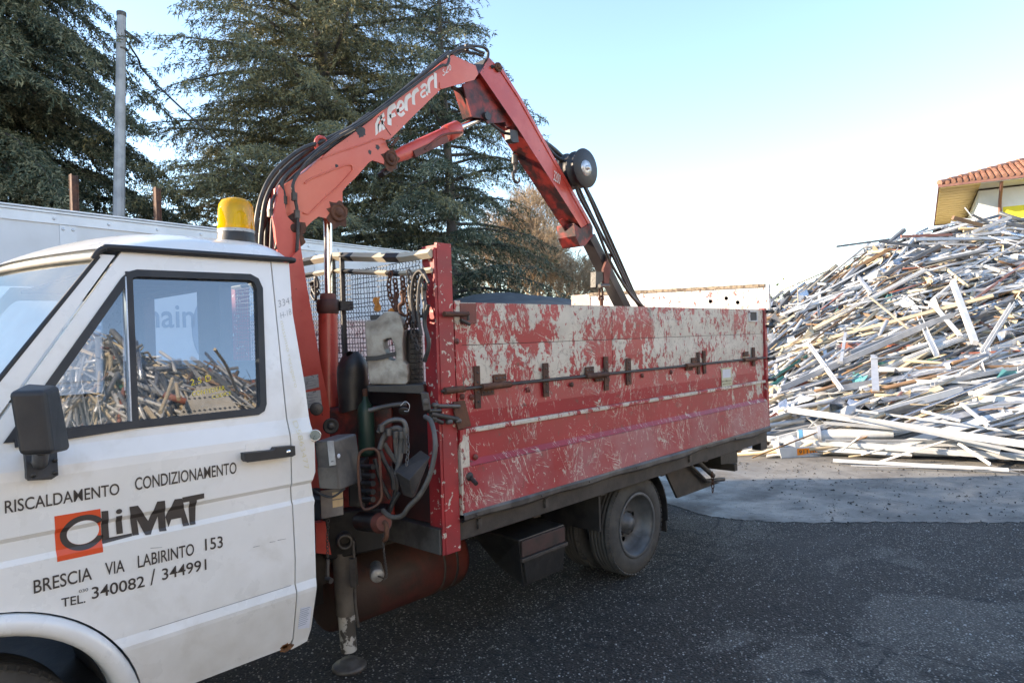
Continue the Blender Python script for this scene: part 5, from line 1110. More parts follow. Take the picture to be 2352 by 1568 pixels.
# lift cylinder
lx = (755.5, 3.25); rod_t = GY(753, 500, 3.25); rod_b = GY(754, 676, 3.25)
mb = MB(); mb.cyl(rod_t + (0, 0, .04), rod_b - (0, 0, .1), .0225, 20); lr_ = mb.build('lift_rod', M['chrome'], truck)
bt_ = GY(757, 940, 3.25); g0 = GY(753, 674, 3.25); g1 = GY(753, 688, 3.25); g2_ = GY(753, 720, 3.25)
mb = MB(); ax = norm(g0 - GY(755.5, 941, 3.25)); mb.lathe([(.036, .0), (.043, -.012), (.043, -.033)], g0, ax, 24); mb.build('gland_cap', M['rustred'], lr_)
mb = MB(); L2 = np.linalg.norm(g2_-g0); mb.lathe([(.058, -.034), (.061, -.038), (.061, -L2+.02), (.054, -L2)], g0, ax, 28); gh = mb.build('cylinder_head', M['tank'], truck)
mb = MB(); mb.lathe([(.0515, -L2-.002), (.0515, -np.linalg.norm(bt_-g0)-.4)], g0, ax, 28); mb.build('lift_cylinder', M['red'], truck)
mb = MB(); mb.box((g1[0]+.04, 3.19, g1[2]-.06), (g1[0]+.12, 3.25, g1[2]-.01)); mb.build('port_block', M['grease'], gh)
# column
pr(c5([(640, 430), (700, 100), (742, 160), (770, 420), (905, 560), (905, 640), (1050, 1568), (1120, 1900), (560, 1900), (690, 900)]), 3.14, .022, 'crane_column', M['red'], bevel=.003)
colr = pr([(662, 600), (690, 570), (737, 840), (762, 960), (745, 1120), (700, 1120)], 3.115, .024, 'column_plate', M['red'], bevel=.003)
pr(c5([(640, 430), (700, 130), (742, 160), (770, 420), (905, 560), (905, 640), (1050, 1568), (1120, 1900), (700, 1900), (700, 900)]), 3.34, .022, 'column_far_plate', M['red'])
pr([(655, 600), (668, 560), (735, 850), (745, 1120), (690, 1120)], 3.162, .178, 'column_core', M['reddk'])
colf = pr(c5([(655, 140), (720, 110), (745, 180), (740, 520), (700, 520), (690, 1000), (640, 1000), (650, 430), (620, 420)]), 3.20, .09, 'column_head', M['red'])
for l in ([(30, 935), (190, 905), (200, 1040), (45, 1075)], [(50, 1095), (210, 1070), (230, 1230), (75, 1265)]):
    lb = pr([s1(*p) for p in l], 3.112, .002, 'instruction_plate', M['label'], colr)
    for k in range(4):
        a = np.array(l[0]) + (np.array(l[3])-np.array(l[0]))*(.2+.18*k); b = np.array(l[1]) + (np.array(l[2])-np.array(l[1]))*(.2+.18*k); a, b = a + (b-a)*.15, a + (b-a)*(.6+.2*(k % 2))
        pr([s1(*a), s1(*b), s1(b[0], b[1]+6), s1(a[0], a[1]+6)], 3.1112, .0006, 'print_line', M['pencil'], lb)
def disc(p, t_, rpx, name, m, ax=(0, 1, 0), prof=None, parent=truck, n=24):
    c = GD(*p, t_); r = rpx*t_/1568*1.0; mb = MB(); mb.lathe([(x*r, h*r) for x, h in (prof or [(0, -.12), (.85, -.12), (1, 0), (1, .3)])], c, ax, n); return mb.build(name, m, parent)
AXC = tuple(norm(FW - .25*RT))
dk = disc(s1(172, 1268), 3.36, 15, 'round_plate', M['steel'], AXC)
for dx, dy in ((10, 5), (-5, -15), (0, 30)): disc(s1(172+dx, 1268+dy), 3.33, 1.2, 'hole', M['gum'], AXC, parent=dk, n=8)
sh_ = disc(s2(245, 140), 3.3, 18, 'sheave', M['grease'], AXC, [(0, -.2), (.2, -.2), (.25, -.05), (.6, .0), (.85, -.15), (1, -.1), (1, .3)]); disc(s2(245, 140), 3.24, 6, 'sheave_bolt', M['steel'], AXC, parent=sh_)
# gauge
gg = disc(s2(80, 235), 2.86, 13.6, 'gauge', M['chrome'], AXC, [(.86, -.3), (.92, -.36), (1, -.3), (1, .3), (0, .3)]); disc(s2(80, 235), 2.84, 11.6, 'gauge_face', mat('gauge_dial', (.42, .46, .42), None, 4, .3), AXC, [(0, 0), (1, 0)], parent=gg)
c_ = GD(*s2(80, 235), 2.83); mb = MB(); mb.bar(c_, c_ + (-RT*.55 - UP*.83)*.018, .0025, .001); mb.build('needle', M['gum'], gg)
# control box with window strip, back plate, labels
def gbox(front, t_, depth, name, m, parent=truck, bevel=.006):
    mb = MB(); f = [GD(px, py, t_) for px, py in front]; b = [p + depth for p in f]; mb.hexa([f[0], f[1], b[1], b[0], f[3], f[2], b[2], b[3]]); return mb.build(name, m, parent, bevel=bevel)
cbx = gbox([s2(130, 795), s2(345, 812), s2(275, 288), s2(62, 300)], 2.90, FW*.12 + RT*.07 + UP*.012, 'control_box', mat('grey_black_housing', (.045, .045, .048), (.09, .088, .085), 6, .4, dirt=(.16, .15, .14), dscale=5, dlo=.5, dhi=.7, damt=.7), bevel=.008)
gbox([s2(228, 556), s2(296, 545), s2(268, 290), s2(203, 296)], 2.892, FW*.006, 'face_strip', M['label'], cbx, .001)
gbox([s2(125, 790), s2(325, 800), s2(300, 565), s2(100, 570)], 2.893, FW*.004, 'clear_cover', M['steel'], cbx, .002)
disc(s2(330, 450), 2.88, 5, 'badge', M['stickw'], tuple(norm(FW*.3 - RT*.9)), parent=cbx)
bpl = gbox([s2(145, 1110), s2(372, 1065), s2(366, 790), s2(133, 818)], 2.96, FW*.01, 'mounting_plate', M['rope'], bevel=.001)
bpl.data.materials[0] = mat('dirty_tan_plate', (.20, .165, .14), (.13, .11, .10), 8, .6, dirt=(.06, .05, .045))
gbox([s2(262, 905), s2(368, 890), s2(366, 820), s2(256, 835)], 2.955, FW*.003, 'label_plate', M['grille'], bpl, .0005)
gbox([s2(264, 992), s2(371, 972), s2(370, 900), s2(260, 918)], 2.955, FW*.003, 'label_plate', M['grille'], bpl, .0005)
mb = MB(); mb.tube(smooth_path([GD(*s2(40, 790), 2.93), GD(*s2(120, 840), 2.91), GD(*s2(220, 878), 2.90), GD(*s2(290, 865), 2.90), GD(*s2(390, 790), 2.93)], 5), .005, 6); mb.build('cable', M['hose'], truck)
def hose(pts, r, name='hose', m=M['hosegrey'], f=s2, t_=3.05, parent=truck, n=8):
    tt = t_ if isinstance(t_, (list, tuple)) else [t_]*len(pts)
    mb = MB(); mb.tube(smooth_path([GD(*f(*p), q) for p, q in zip(pts, tt)], 5), r, n); return mb.build(name, m, parent)
hose([(1230, 40), (1290, 90), (1330, 250), (1330, 420), (1280, 650), (1180, 850), (1060, 980), (1000, 1065), (920, 1092), (850, 1075), (790, 1020)], .0115, t_=[3.1, 3.05, 3.0, 2.98, 2.98, 3.0, 3.02, 3.05, 3.08, 3.1, 3.15])
hose([(740, 205), (775, 140), (850, 90), (930, 72), (1000, 88), (1028, 150), (1025, 245), (1010, 420)], .011, t_=3.05, m=M['steel'])
hose([(755, 380), (790, 270), (850, 195), (930, 158), (980, 190), (985, 300), (965, 480), (930, 640)], .012, t_=3.08)
hose([(920, 190), (922, 320), (945, 470), (985, 620)], .012, t_=3.10); hose([(800, 320), (860, 420), (950, 540), (1020, 640)], .012, t_=3.12); hose([(760, 400), (800, 500), (880, 660), (900, 800)], .011, t_=3.2, m=M['hose'])
hose([(860, 560), (930, 760), (880, 960), (830, 1080)], .012, t_=3.25, m=M['hose']); hose([(700, 480), (760, 700), (860, 900)], .011, t_=3.28, m=M['hose']); hose([(960, 830), (900, 930), (860, 1030)], .010, t_=3.2, m=M['hose'])
for (x, y) in ((775, 160), (1025, 190), (850, 200), (985, 230), (925, 230)):
    c_ = GD(*s2(x, y), 3.045); mb = MB(); mb.cyl(c_ - (0, 0, .016), c_ + (0, 0, .016), .0155, 6); mb.build('hose_fitting', M['steel'], truck)
hose([(700, 375), (600, 385), (540, 440), (530, 600), (545, 850), (565, 960), (610, 1010), (715, 970), (770, 900), (775, 800), (762, 620), (745, 430), (700, 375)], .0062, 'guard_loop', M['rust'], t_=2.98)
for y in (565, 660, 740, 825, 905):
    mb = MB(); mb.cyl(GD(*s2(560, y), 3.2), GD(*s2(688, y), 3.12), .013, 12); mb.build('valve_spool', M['grease'], truck)
gbox([s2(430, 980), s2(600, 1000), s2(590, 500), s2(420, 520)], 3.25, FW*.12, 'valve_block', M['grease'])
mb = MB(); mb.hexa([GD(*s2(1000, 860), 3.02), GD(*s2(1100, 895), 2.98), GD(*s2(1130, 860), 3.14), GD(*s2(1040, 800), 3.16), GD(*s2(912, 605), 3.0), GD(*s2(1062, 702), 2.95), GD(*s2(1285, 455), 3.08), GD(*s2(1180, 388), 3.14)]); tank_ = mb.build('hand_pump_box', M['dark'], truck, bevel=.004)
mb = MB(); chain(mb, [GD(*s2(1045, 250), 2.99), GD(*s2(1050, 380), 2.97), GD(*s2(1035, 560), 2.94)], .022, .0025, .007); mb.build('chain', M['steel'], truck)
mb = MB(); chain(mb, [GD(*s2(215, 1130), 3.1), GD(*s2(208, 1300), 3.08), GD(*s2(212, 1520), 3.08)], .018, .002, .006); mb.build('chain', M['steel'], truck)
mb = MB(); mb.cyl(GD(*s2(212, 1530), 3.08), GD(*s5(228, 1010), 3.08), .008, 8); mb.cyl(GD(*s5(222, 1015), 3.08), GD(*s5(250, 1030), 3.06), .013, 8); mb.build('locking_pin', M['steel'], truck)
# lower crane base: dark bulk behind the valves
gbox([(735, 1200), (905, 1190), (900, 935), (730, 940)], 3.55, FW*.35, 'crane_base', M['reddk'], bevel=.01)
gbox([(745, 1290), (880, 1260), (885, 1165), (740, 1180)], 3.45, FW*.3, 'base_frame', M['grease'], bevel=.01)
pr([s5(160, 700), s5(215, 690), s5(250, 880), s5(165, 870)], 3.0, .05, 'outrigger_bracket', M['red'])
mb = MB(); mb.cyl(GD(*s2(560, 1130), 3.35), GD(*s2(790, 1150), 3.16), .046, 20); el = mb.build('tank_filter', M['grease'], truck)
mb = MB(); mb.tube([GD(*s2(762, 1150), 3.16), GD(*s2(800, 1152), 3.12)], .03, 18, radii=[.048, .036]); mb.build('filter_end', M['rustred'], el)
mb = MB(); mb.tube(smooth_path([GD(*s2(800, 1140), 3.11), GD(*s2(826, 1175), 3.10), GD(*s2(826, 1290), 3.10), GD(*s2(800, 1330), 3.14)], 4), .011, 10); mb.build('elbow_pipe', M['rust'], el)
# outrigger leg
mb = MB(); mb.hexa([GD(*s2(170, 1440), 3.52), GD(*s2(440, 1420), 3.52), GD(*s2(440, 1420), 3.72), GD(*s2(170, 1440), 3.72), GD(*s2(215, 1105), 3.52), GD(*s2(380, 1130), 3.52), GD(*s2(380, 1130), 3.72), GD(*s2(215, 1105), 3.72)]); lh = mb.build('outrigger_housing', M['grease'], truck, bevel=.012)
cen = GD(*s2(392, 1322), 3.44); mb = MB(); mb.lathe([(.026, .0), (.026, -.05), (.031, -.056), (.038, -.05), (.040, -.03), (.037, -.028), (.042, -.02), (.042, .05)], cen, AXC, 24); mb.build('housing_collar', M['steel'], lh); mb = MB(); mb.lathe([(0, 0), (.028, 0)], cen, AXC, 20); mb.build('collar_bore', M['gum'], lh)
lt = GD(*s5(312, 860), 3.5); lb_ = GD(*s5(350, 1425), 3.5)
mb = MB(); mb.tube([lt, lt + (lb_-lt)*.63], .05, 20, radii=[.052, .050]); leg = mb.build('outrigger_leg', mat('flaking_grey_leg', (.16, .14, .12), (.10, .09, .08), 6, .6, chip=(.25, .06, .06), cscale=12, clo=.64, chi=.67, bump=.4, dirt=(.05, .04, .035)), truck)
mb = MB(); mb.tube([lt + (lb_-lt)*.63, lb_], .04, 20, radii=[.044, .040]); mb.build('inner_leg', mat('white_flaked_tube', (.45, .44, .42), (.06, .055, .05), 14, .6, lo=.5, hi=.54, bump=.4), leg)
ft = np.array([lb_[0], lb_[1], 0]); mb = MB(); mb.lathe([(.0, .05), (.042, .05), (.05, .032), (.078, .026), (.087, .018), (.088, .004), (.082, 0)], ft, (0, 0, 1), 28); mb.build('foot_plate', M['steel'], leg)
mb = MB(); mb.tube(smooth_path([GD(*s2(480, 1330), 3.42), GD(*s2(485, 1500), 3.42), GD(*s5(385, 1000), 3.42), GD(*s5(385, 1150), 3.42), GD(*s5(405, 1290), 3.44)], 4), .008, 8); mb.bar(GD(*s5(372, 900), 3.41), GD(*s5(382, 1060), 3.41), .03, .03); mb.build('guide_pipe', M['steel'], leg)
# fuel tank
mb = MB(); mb.lathe([(0, 0), (.17, .005), (.195, .02), (.20, .06), (.197, .07), (.20, .08), (.20, .78), (.197, .79), (.20, .80), (.20, .87), (.19, .90), (0, .91)], (1.93, 3.22, .34), (1, 0, 0), 40); ftk = mb.build('fuel_tank', M['tank'], truck)
for X in (2.62, 2.72): mb = MB(); mb.lathe([(.2015, 0), (.204, .002), (.204, .014), (.2015, .016)], (X, 3.22, .34), (1, 0, 0), 40); mb.build('tank_band', M['dark'], ftk)
cp_ = GD(*s5(510, 990), 3.44); mb = MB(); mb.lathe([(0, -.03), (.030, -.03), (.034, -.026), (.036, -.012), (.036, .0), (.032, .12)], cp_, AXC, 28); cpo = mb.build('fuel_cap', mat('grey_cap', (.40, .40, .38), (.28, .27, .26), 30, .5, .4), ftk)
mb = MB(); mb.tube([cp_ - np.array(AXC)*.034 + RT*.005, cp_ - np.array(AXC)*.05 + RT*.018, cp_ - np.array(AXC)*.034 + RT*.03 - UP*.01], .004, 6); mb.build('cap_lever', M['dark'], ftk)
mb = MB(); chain(mb, [GD(*s5(540, 750), 3.16), GD(*s5(552, 880), 3.18), GD(*s5(565, 990), 3.22), GD(*s5(550, 1025), 3.22)], .012, .0022, .0045); mb.build('cap_chain', M['steel'], ftk)
mb = MB(); P = [[GD(730 + 30*math.sin(a) , 1320 + 130*(1-math.cos(a))/1.0*.5, 3.0 + w) for w in (0, .2)] for a in np.linspace(0, math.pi, 12)]; mb.grid(P); mb.build('wheel_guard', M['grease'], truck)
mb = MB(); mb.box((1.55, 3.2, .3), (1.95, 3.3, .42)); mb.build('frame_bracket', M['grease'], truck)
# lamp, latch hardware beside the post
lm = gbox([s1(1285, 1290), s1(1365, 1280), s1(1335, 1100), s1(1255, 1090)], 3.16, FW*.04, 'side_marker_lamp', M['dark'], bevel=.006)
disc(s1(1315, 1190), 3.14, 7, 'lamp_lens', M['steel'], AXC, parent=lm)
hose([(720, 1285), (860, 1250), (1000, 1225), (1110, 1215)], .011, 'lever', M['steel'], s1, 3.15)
disc(s1(1085, 1295), 3.2, 12, 'pulley', M['steel'], tuple(norm(FW*.7 + UP*.6)))
hose([(1050, 1235), (1100, 1190), (1145, 1230), (1130, 1290), (1090, 1290)], .0015, 'wire', M['alu'], s1, 3.1, n=5)
# hook on the arm, reel, hoses of the arm
hk = MB(); p = GD(*c7([(485, 590)])[0], 4.95); chain(hk, [p, p - UP*.16], .05, .007, .016); hk.tube([p - UP*.16, p - UP*.22], .02, 10, radii=[.022, .026]); hook(hk, p - UP*.22, .15, -RT*0 + np.array([1, 0, 0.]), .012); hk.build('hanging_hook', M['steel'], ob, kind='stuff')
pr(c7([(462, 570), (505, 575), (512, 640), (480, 640), (465, 620)]), 3.18, .05, 'hook_bracket', M['grease'], ob)
rc_ = GY(1346, 386, 3.06); mb = MB(); prof = [(0, 0), (.145, 0), (.148, .004), (.148, .01), (.12, .014), (.12, .07), (.14, .075), (.14, .085), (.12, .09), (.12, .15), (.14, .155), (.14, .165), (.11, .17), (.11, .24), (.12, .245), (.12, .25), (0, .26)]
mb.lathe(prof, rc_, (0, 1, 0), 40); rl = mb.build('hose_reel', M['blackpl'], ob); mb = MB(); mb.lathe([(.02, -.012), (.055, -.010), (.06, 0)], rc_, (0, 1, 0), 24); mb.lathe([(0, -.03), (.018, -.028), (.02, 0)], rc_, (0, 1, 0), 12); mb.build('hub', M['alu'], rl)
def ahose(pts, r, y, name='boom_hose', m=M['hose'], parent=ob):
    yy = y if isinstance(y, (list, tuple)) else [y]*len(pts); mb = MB(); mb.tube(smooth_path([GY(px, py, q) for (px, py), q in zip(pts, yy)], 6), r, 8); return mb.build(name, m, parent)
ahose(c7([(640, 635), (700, 680), (765, 740), (790, 760)]), .022, 3.24); ahose(c7([(650, 645), (710, 715), (760, 745)]), .014, 3.2)
for k, l in enumerate(([(822, 880), (850, 950), (935, 1110), (1010, 1290), (1120, 1470), (1185, 1532)], [(835, 880), (870, 960), (950, 1120), (1010, 1230), (1110, 1440), (1170, 1535)], [(858, 860), (905, 960), (960, 1090), (1050, 1290), (1140, 1480), (1180, 1535)], [(868, 870), (920, 970), (985, 1110), (1070, 1300), (1150, 1480), (1200, 1550)])):
    ahose(c7(l), .012, [3.12+.03*k]*6)
ahose(c7([(826, 750), (822, 800), (838, 850), (860, 885)]), .012, 3.10, m=M['hosegrey']); ahose(c7([(835, 745), (832, 800), (850, 850), (866, 880)]), .010, 3.10, m=M['hosegrey'])
tb2 = lambda x, y: (1148.4+.26856*x, 516.8+.26856*y)
pr([tb2(*p) for p in ((820, 400), (885, 400), (890, 470), (870, 480), (850, 500), (825, 545), (818, 530))], 3.17, .05, 'tip_bracket', M['grease'], ex)
pr([tb2(*p) for p in ((885, 380), (935, 240), (955, 255), (950, 380), (925, 520), (895, 515))], 3.165, .02, 'tip_lug', M['rustred'], ex)
mb = MB(); mb.cyl(GY(*tb2(850, 520), 3.14), GY(*tb2(930, 518), 3.14), .016, 10); mb.build('tip_pin', M['steel'], ex)
mb = MB(); pt = GY(*tb2(862, 530), 3.17); L3 = .05; mb.tube([pt + (RT*.014*math.sin(a) + UP*(-.05+.05*math.cos(a))) for a in np.linspace(0, 2*math.pi, 13)], .007, 6, cap=False); hook(mb, pt - UP*.09, .17, RT, .013); mb.build('tip_hook', M['rust'], ex, kind='stuff')
# main boom hoses
for k, (l, y, r) in enumerate((([(587, 572), (589, 505), (603, 445), (633, 392), (690, 345), (745, 322), (850, 268), (955, 186), (1015, 140), (1036, 124)], 3.20, .012),
        ([(598, 574), (602, 520), (613, 455), (645, 400), (700, 352), (752, 325), (856, 264), (960, 180), (1030, 120)], 3.24, .014), ([(612, 576), (613, 530), (622, 470), (640, 430), (668, 392), (722, 345), (790, 305), (850, 262)], 3.27, .014),
        ([(606, 575), (614, 520), (630, 450), (665, 400), (735, 345)], 3.30, .013), ([(622, 576), (624, 530), (626, 500), (632, 470), (660, 420), (740, 352), (880, 255), (1000, 158)], 3.18, .009), ([(594, 572), (600, 540), (612, 500), (622, 470)], 3.26, .011),
        ([(671, 702), (676, 650), (682, 575), (684, 520), (682, 480), (676, 450), (673, 424), (688, 394), (722, 357), (770, 320), (860, 264), (1000, 160), (1025, 150), (1031, 140), (1031, 128)], 3.125, .0085),
        ([(634, 572), (642, 528), (653, 470), (652, 445), (648, 425), (656, 405), (690, 375), (760, 322), (860, 258), (960, 180), (1030, 125), (1060, 112), (1080, 110), (1100, 118), (1112, 122)], 3.15, .009),
        ([(642, 560), (636, 530), (624, 480), (628, 455), (640, 440)], 3.16, .007), ([(1036, 124), (1060, 108), (1090, 106), (1112, 110), (1121, 120), (1120, 135)], 3.22, .010), ([(1040, 128), (1060, 118), (1085, 122), (1110, 128)], 3.18, .009),
        ([(1038, 200), (1060, 215), (1075, 245), (1085, 262)], 3.25, .012), ([(1130, 285), (1150, 300), (1172, 312)], 3.22, .010))):
    ahose(l, r, y, 'boom_hose', M['hose'], bm_)
for (px, py, y) in ((676, 452, 3.125), (682, 492, 3.125), (653, 460, 3.15), (1072, 110, 3.17), (623, 490, 3.18)):
    c_ = GY(px, py, y); mb = MB(); mb.cyl(c_ - (0, 0, .02), c_ + (0, 0, .02), .015, 6); mb.build('hose_fitting', M['steel'], bm_)
cl = GY(*c3([(735, 655)])[0], 3.15); mb = MB(); mb.bar(cl - (.03, 0, .02), cl + (.05, 0, .03), .06, .02); mb.build('hose_clamp', M['rope'], bm_)
cl = GY(*c3([(562, 745)])[0], 3.2); mb = MB(); mb.tube([cl + (.035*math.cos(a), 0, .04*math.sin(a)) for a in np.linspace(0, 2*math.pi, 15)], .012, 8, cap=False); mb.bar(cl + (.01, 0, -.06), cl + (.07, 0, -.02), .02, .03); mb.build('hose_guide', M['red'], bm_)

# ================================================================== loose things hung or strapped on the headboard
can = root('canister', GD(890, 880, 3.35), 'grimy white plastic canister with a handle opening, strapped in front of the headboard', 'canister')
body = [s1(*p) for p in ((675, 360), (700, 345), (790, 335), (830, 300), (870, 262), (930, 247), (1010, 255), (1045, 295), (1075, 380), (1085, 460), (1072, 560), (1075, 680), (1082, 770), (1118, 805), (1130, 900), (1122, 1000), (1100, 1012), (740, 1012), (722, 990), (705, 830), (690, 640), (678, 480))]
hl_ = [s1(*p) for p in ((868, 555), (905, 535), (950, 530), (980, 590), (995, 690), (998, 745), (975, 765), (930, 750), (905, 700), (880, 640))]
def gd_skin(outer, hole, t_, depth, name, m, parent, bevel):
    bm = bmesh.new()
    for lp in (outer, hole):
        vs = [bm.verts.new((x, 0, -y)) for x, y in lp]
        for i in range(len(vs)): bm.edges.new((vs[i], vs[(i+1) % len(vs)]))
    bmesh.ops.triangle_fill(bm, use_beauty=True, edges=bm.edges[:]); bm.verts.index_update(); n = len(bm.verts)
    f3 = [GD(v.co.x, -v.co.z, t_) for v in bm.verts]; vs = f3 + [p + depth for p in f3]; fs = []
    for f in bm.faces:
        f.normal_update(); q = [v.index for v in f.verts]; q = q[::-1] if f.normal.y > 0 else q; fs.append(tuple(q)); fs.append(tuple(i+n for i in q[::-1]))
    for e in bm.edges:
        if len(e.link_faces) == 1: a, b = e.verts[0].index, e.verts[1].index; fs.append((a, b, b+n, a+n))
    bm.free(); mb = MB(); mb.add(vs, fs); return mb.build(name, m, parent, bevel=bevel, seg=3, weld=True)
gd_skin(body, hl_, 3.30, FW*.13, 'body', M['canister'], can, .014)
gbox([s1(732, 340), s1(822, 335), s1(820, 282), s1(730, 286)], 3.33, FW*.05, 'cap', M['gum'], can, .004)
strap = MB(); 
for a, b in zip([(688, 742), (800, 738), (880, 722), (1000, 690)][:-1], [(800, 738), (880, 722), (1000, 690)]):
    strap.add([GD(*s1(a[0], a[1]-24), 3.292), GD(*s1(b[0], b[1]-24), 3.292), GD(*s1(b[0], b[1]+24), 3.292), GD(*s1(a[0], a[1]+24), 3.292)], [(0, 1, 2, 3)])
tag(strap.build('strap', M['rubber']), 'black rubber strap round the grimy white canister', 'strap')
tray = gbox([(845, 900), (975, 905), (972, 882), (842, 886)], 3.27, FW*.22, 'tray', M['grease'], bevel=.004); 
sub = root('black_canister', GD(950, 890, 3.45), 'black plastic can standing between the white canister and the red post', 'canister')
gbox([s1(1110, 1070), s1(1275, 1060), s1(1250, 430), s1(1095, 440)], 3.40, FW*.12, 'body', M['blackpl'], sub, .02); gbox([s1(1140, 430), s1(1235, 420), s1(1225, 270), s1(1130, 300)], 3.42, FW*.07, 'handle', M['blackpl'], sub, .015)
cov = root('tarpaulin_bundle', GD(815, 940, 3.55), 'black oily tarpaulin bundle slumped beside the red lift cylinder', 'tarpaulin')
mb = MB(); P = []
for i in range(14):
    v = i/13; row = []
    for j in range(20):
        a = 2*math.pi*j/19; rr = (35 if v < .7 else 35*(1-((v-.7)/.34)**2)**.5) ; px = 812 + rr*math.cos(a)*(1+.08*math.sin(3*a+v*6)); row.append(GD(px, 940 - v*128 + 6*math.sin(a*2), 3.56) + FW*.09*math.sin(a)*(rr/35))
    P.append(row)
mb.grid(P); mb.build('cover', M['grease'], cov)
gb = root('gas_bottle', GD(843, 1040, 3.4), 'small dark green gas bottle among the hydraulic hoses', 'gas bottle')
bb = GD(843, 1045, 3.42); mb = MB(); mb.lathe([(.0, 0), (.038, .0), (.042, .02), (.042, .22), (.034, .25), (.016, .275), (.012, .30)], bb, (0, 0, 1), 24); mb.build('body', M['green'], gb)
mb = MB(); mb.lathe([(.011, .29), (.014, .30), (.014, .33), (.008, .335)], bb, (0, 0, 1), 12); mb.build('valve', M['rust'], gb)
# hooks and chains on the mesh
for k, (px, py, sz, lab, m) in enumerate(((908, 660, .10, 'rusty chain and shackle knotted on the mesh left of the big hooks', 'rust'), (925, 655, .12, 'rusty lifting hook hanging on the mesh just right of the knotted chain', 'rust'), (940, 640, .14, 'grey steel hook hanging in the middle of the mesh hooks', 'steel'), (958, 650, .13, 'dark hook hanging second from the red post', 'dark'), (972, 640, .16, 'grey hook hanging nearest the red post', 'steel'))):
    p = GX(px, py, 2.10); mb = MB(); chain(mb, [p + (0, 0, .03), p - (0, .01, .04)], .03, .005, .012); o1 = MB()
    rt = root('lifting_hook', p, lab, 'hook', 'hooks and chains hung on the headboard mesh'); mb.build('shackle', M[m], rt, kind='stuff')
    h = MB(); hook(h, p - (0, 0, .04), sz, (.5, -.8, 0) if k % 2 else (.5, .8, 0), .010); h.build('hook', M[m], rt, kind='stuff')
for k, (l, m, lab) in enumerate(((((897, 630), (893, 660), (900, 690), (915, 720)), 'rust', 'rusty chain looped over the mesh above the white canister'), (((935, 690), (940, 720), (932, 750)), 'rust', 'short rusty chain hanging below the mesh hooks'), (((950, 640), (955, 700), (948, 760), (960, 800)), 'dark', 'long dark chain dangling beside the red post'))):
    mb = MB(); chain(mb, [GX(*p, 2.09) for p in l], .034, .0045, .011); tag(mb.build('chain', M[m]), lab, 'chain', 'hooks and chains hung on the headboard mesh')
for k, (l, r) in enumerate((([(978, 640), (965, 622), (950, 640), (945, 690), (952, 740)], .009), ([(985, 650), (972, 630), (962, 660), (960, 720), (968, 770)], .008), ([(984, 700), (975, 740), (985, 790), (975, 830)], .010))):
    mb = MB(); mb.tube(smooth_path([GX(*p, 2.07) for p in l], 6), r, 8); tag(mb.build('sling_rope', [M['dark'], M['steel'], M['hose']][k]), ['outer grey sling loop hung at the top corner of the mesh', 'inner grey sling loop hung against the red post', 'black rope end hanging low against the red post'][k], 'rope', 'slings hung beside the red post')
mb = MB(); rg = np.random.RandomState(3); p = GX(722, 655, 2.11)
mb.tube(smooth_path([p + rg.randn(3)*[.01, .025, .035] for _ in range(16)], 4), .008, 6); tag(mb.build('rope_knot', M['rope']), 'knot of dark rope tied to the mesh left of the lift rod', 'rope'); bpy.data.objects['rope_knot'].data.materials[0] = M['grease']
mb = MB(); p = GX(866, 700, 2.13); P = [[p + (.01*math.sin(i*2+j), (i-3)*.008, (j-3)*.012 + .006*math.sin(i*1.7)) for i in range(7)] for j in range(7)]; mb.grid(P); tag(mb.build('cloth_scrap', M['rag']), 'orange scrap of plastic caught in the wire mesh', 'rag')
mb = MB(); p = GX(905, 720, 2.10); P = [[p + (.01*math.sin(i*2+j), (i-3)*.011, (j-3)*.008 + .006*math.sin(i*1.7)) for i in range(7)] for j in range(7)]; mb.grid(P); tag(mb.build('cloth_scrap', M['rag']), 'orange rag lying on top of the can behind the white canister', 'rag')
# ================================================================== SCRAP HEAP on the slab
RR = [3.0, 4.2, 5.2, 6.5, 7.4, 9.1, 12, 16, 20]; HH = [.5, 1.35, 2.10, 2.62, 3.25, 3.62, 3.75, 3.6, 2.0]
def d0(r): return float(np.interp(r, [2.5, 3.3, 6.0, 10, 16, 20], [9.9, 9.35, 8.15, 7.8, 8.2, 10]))
def H(r, d):
    a = d0(r); rd = float(np.interp(r, RR, HH)); s = (d-a)/(14-a)
    if s < 0: return 0.0
    lr = min(1, max(0, (r-2.9)/1.0))
    if s > 1: return max(0, rd*(1-(s-1)*1.3))*lr
    return (min(.32, (d-a)*1.1) + (rd-.32)*s**.95)*lr
def WP(r, d, z): return np.array([RT[0]*r + FW[0]*d, RT[1]*r + FW[1]*d, z])
def HIT(px, py):
    v = ray(px, py); v = v/np.linalg.norm(v)
    for t in np.arange(6, 22, .03):
        p = O + v*t; r = p @ RT; d = p @ FW
        if p[2] <= H(r, d) + .05: return p
    t = 14/np.dot(v, FW); return O + v*t
C = {'white': mat('white_lacquered_profile', (.66, .67, .67), (.56, .57, .58), 3, .4, dirt=(.38, .36, .32), dscale=4, dlo=.5, dhi=.75, damt=.5),
     'grey': mat('raw_aluminium_profile', (.42, .44, .47), (.32, .34, .37), 5, .38, .45), 'pale grey': mat('anodised_profile', (.52, .54, .56), (.44, .45, .47), 5, .35, .3),
     'beige': mat('beige_profile', (.58, .50, .36), (.52, .42, .28), 4, .5, dirt=(.4, .33, .25)), 'dark grey': mat('dark_grey_profile', (.09, .10, .115), (.13, .14, .15), 5, .45),
     'brown': mat('brown_profile', (.26, .16, .09), (.2, .12, .07), 5, .5), 'reddish': mat('red_brown_profile', (.30, .10, .07), (.36, .16, .12), 5, .5), 'green': mat('green_profile', (.04, .16, .12), (.05, .2, .16), 5, .5),
     'foil': mat('crumpled_silver_foil', (.62, .64, .68), (.5, .52, .56), 10, .25, .8), 'teal': mat('teal_plastic', (.12, .38, .38), (.1, .3, .32), 5, .4)}
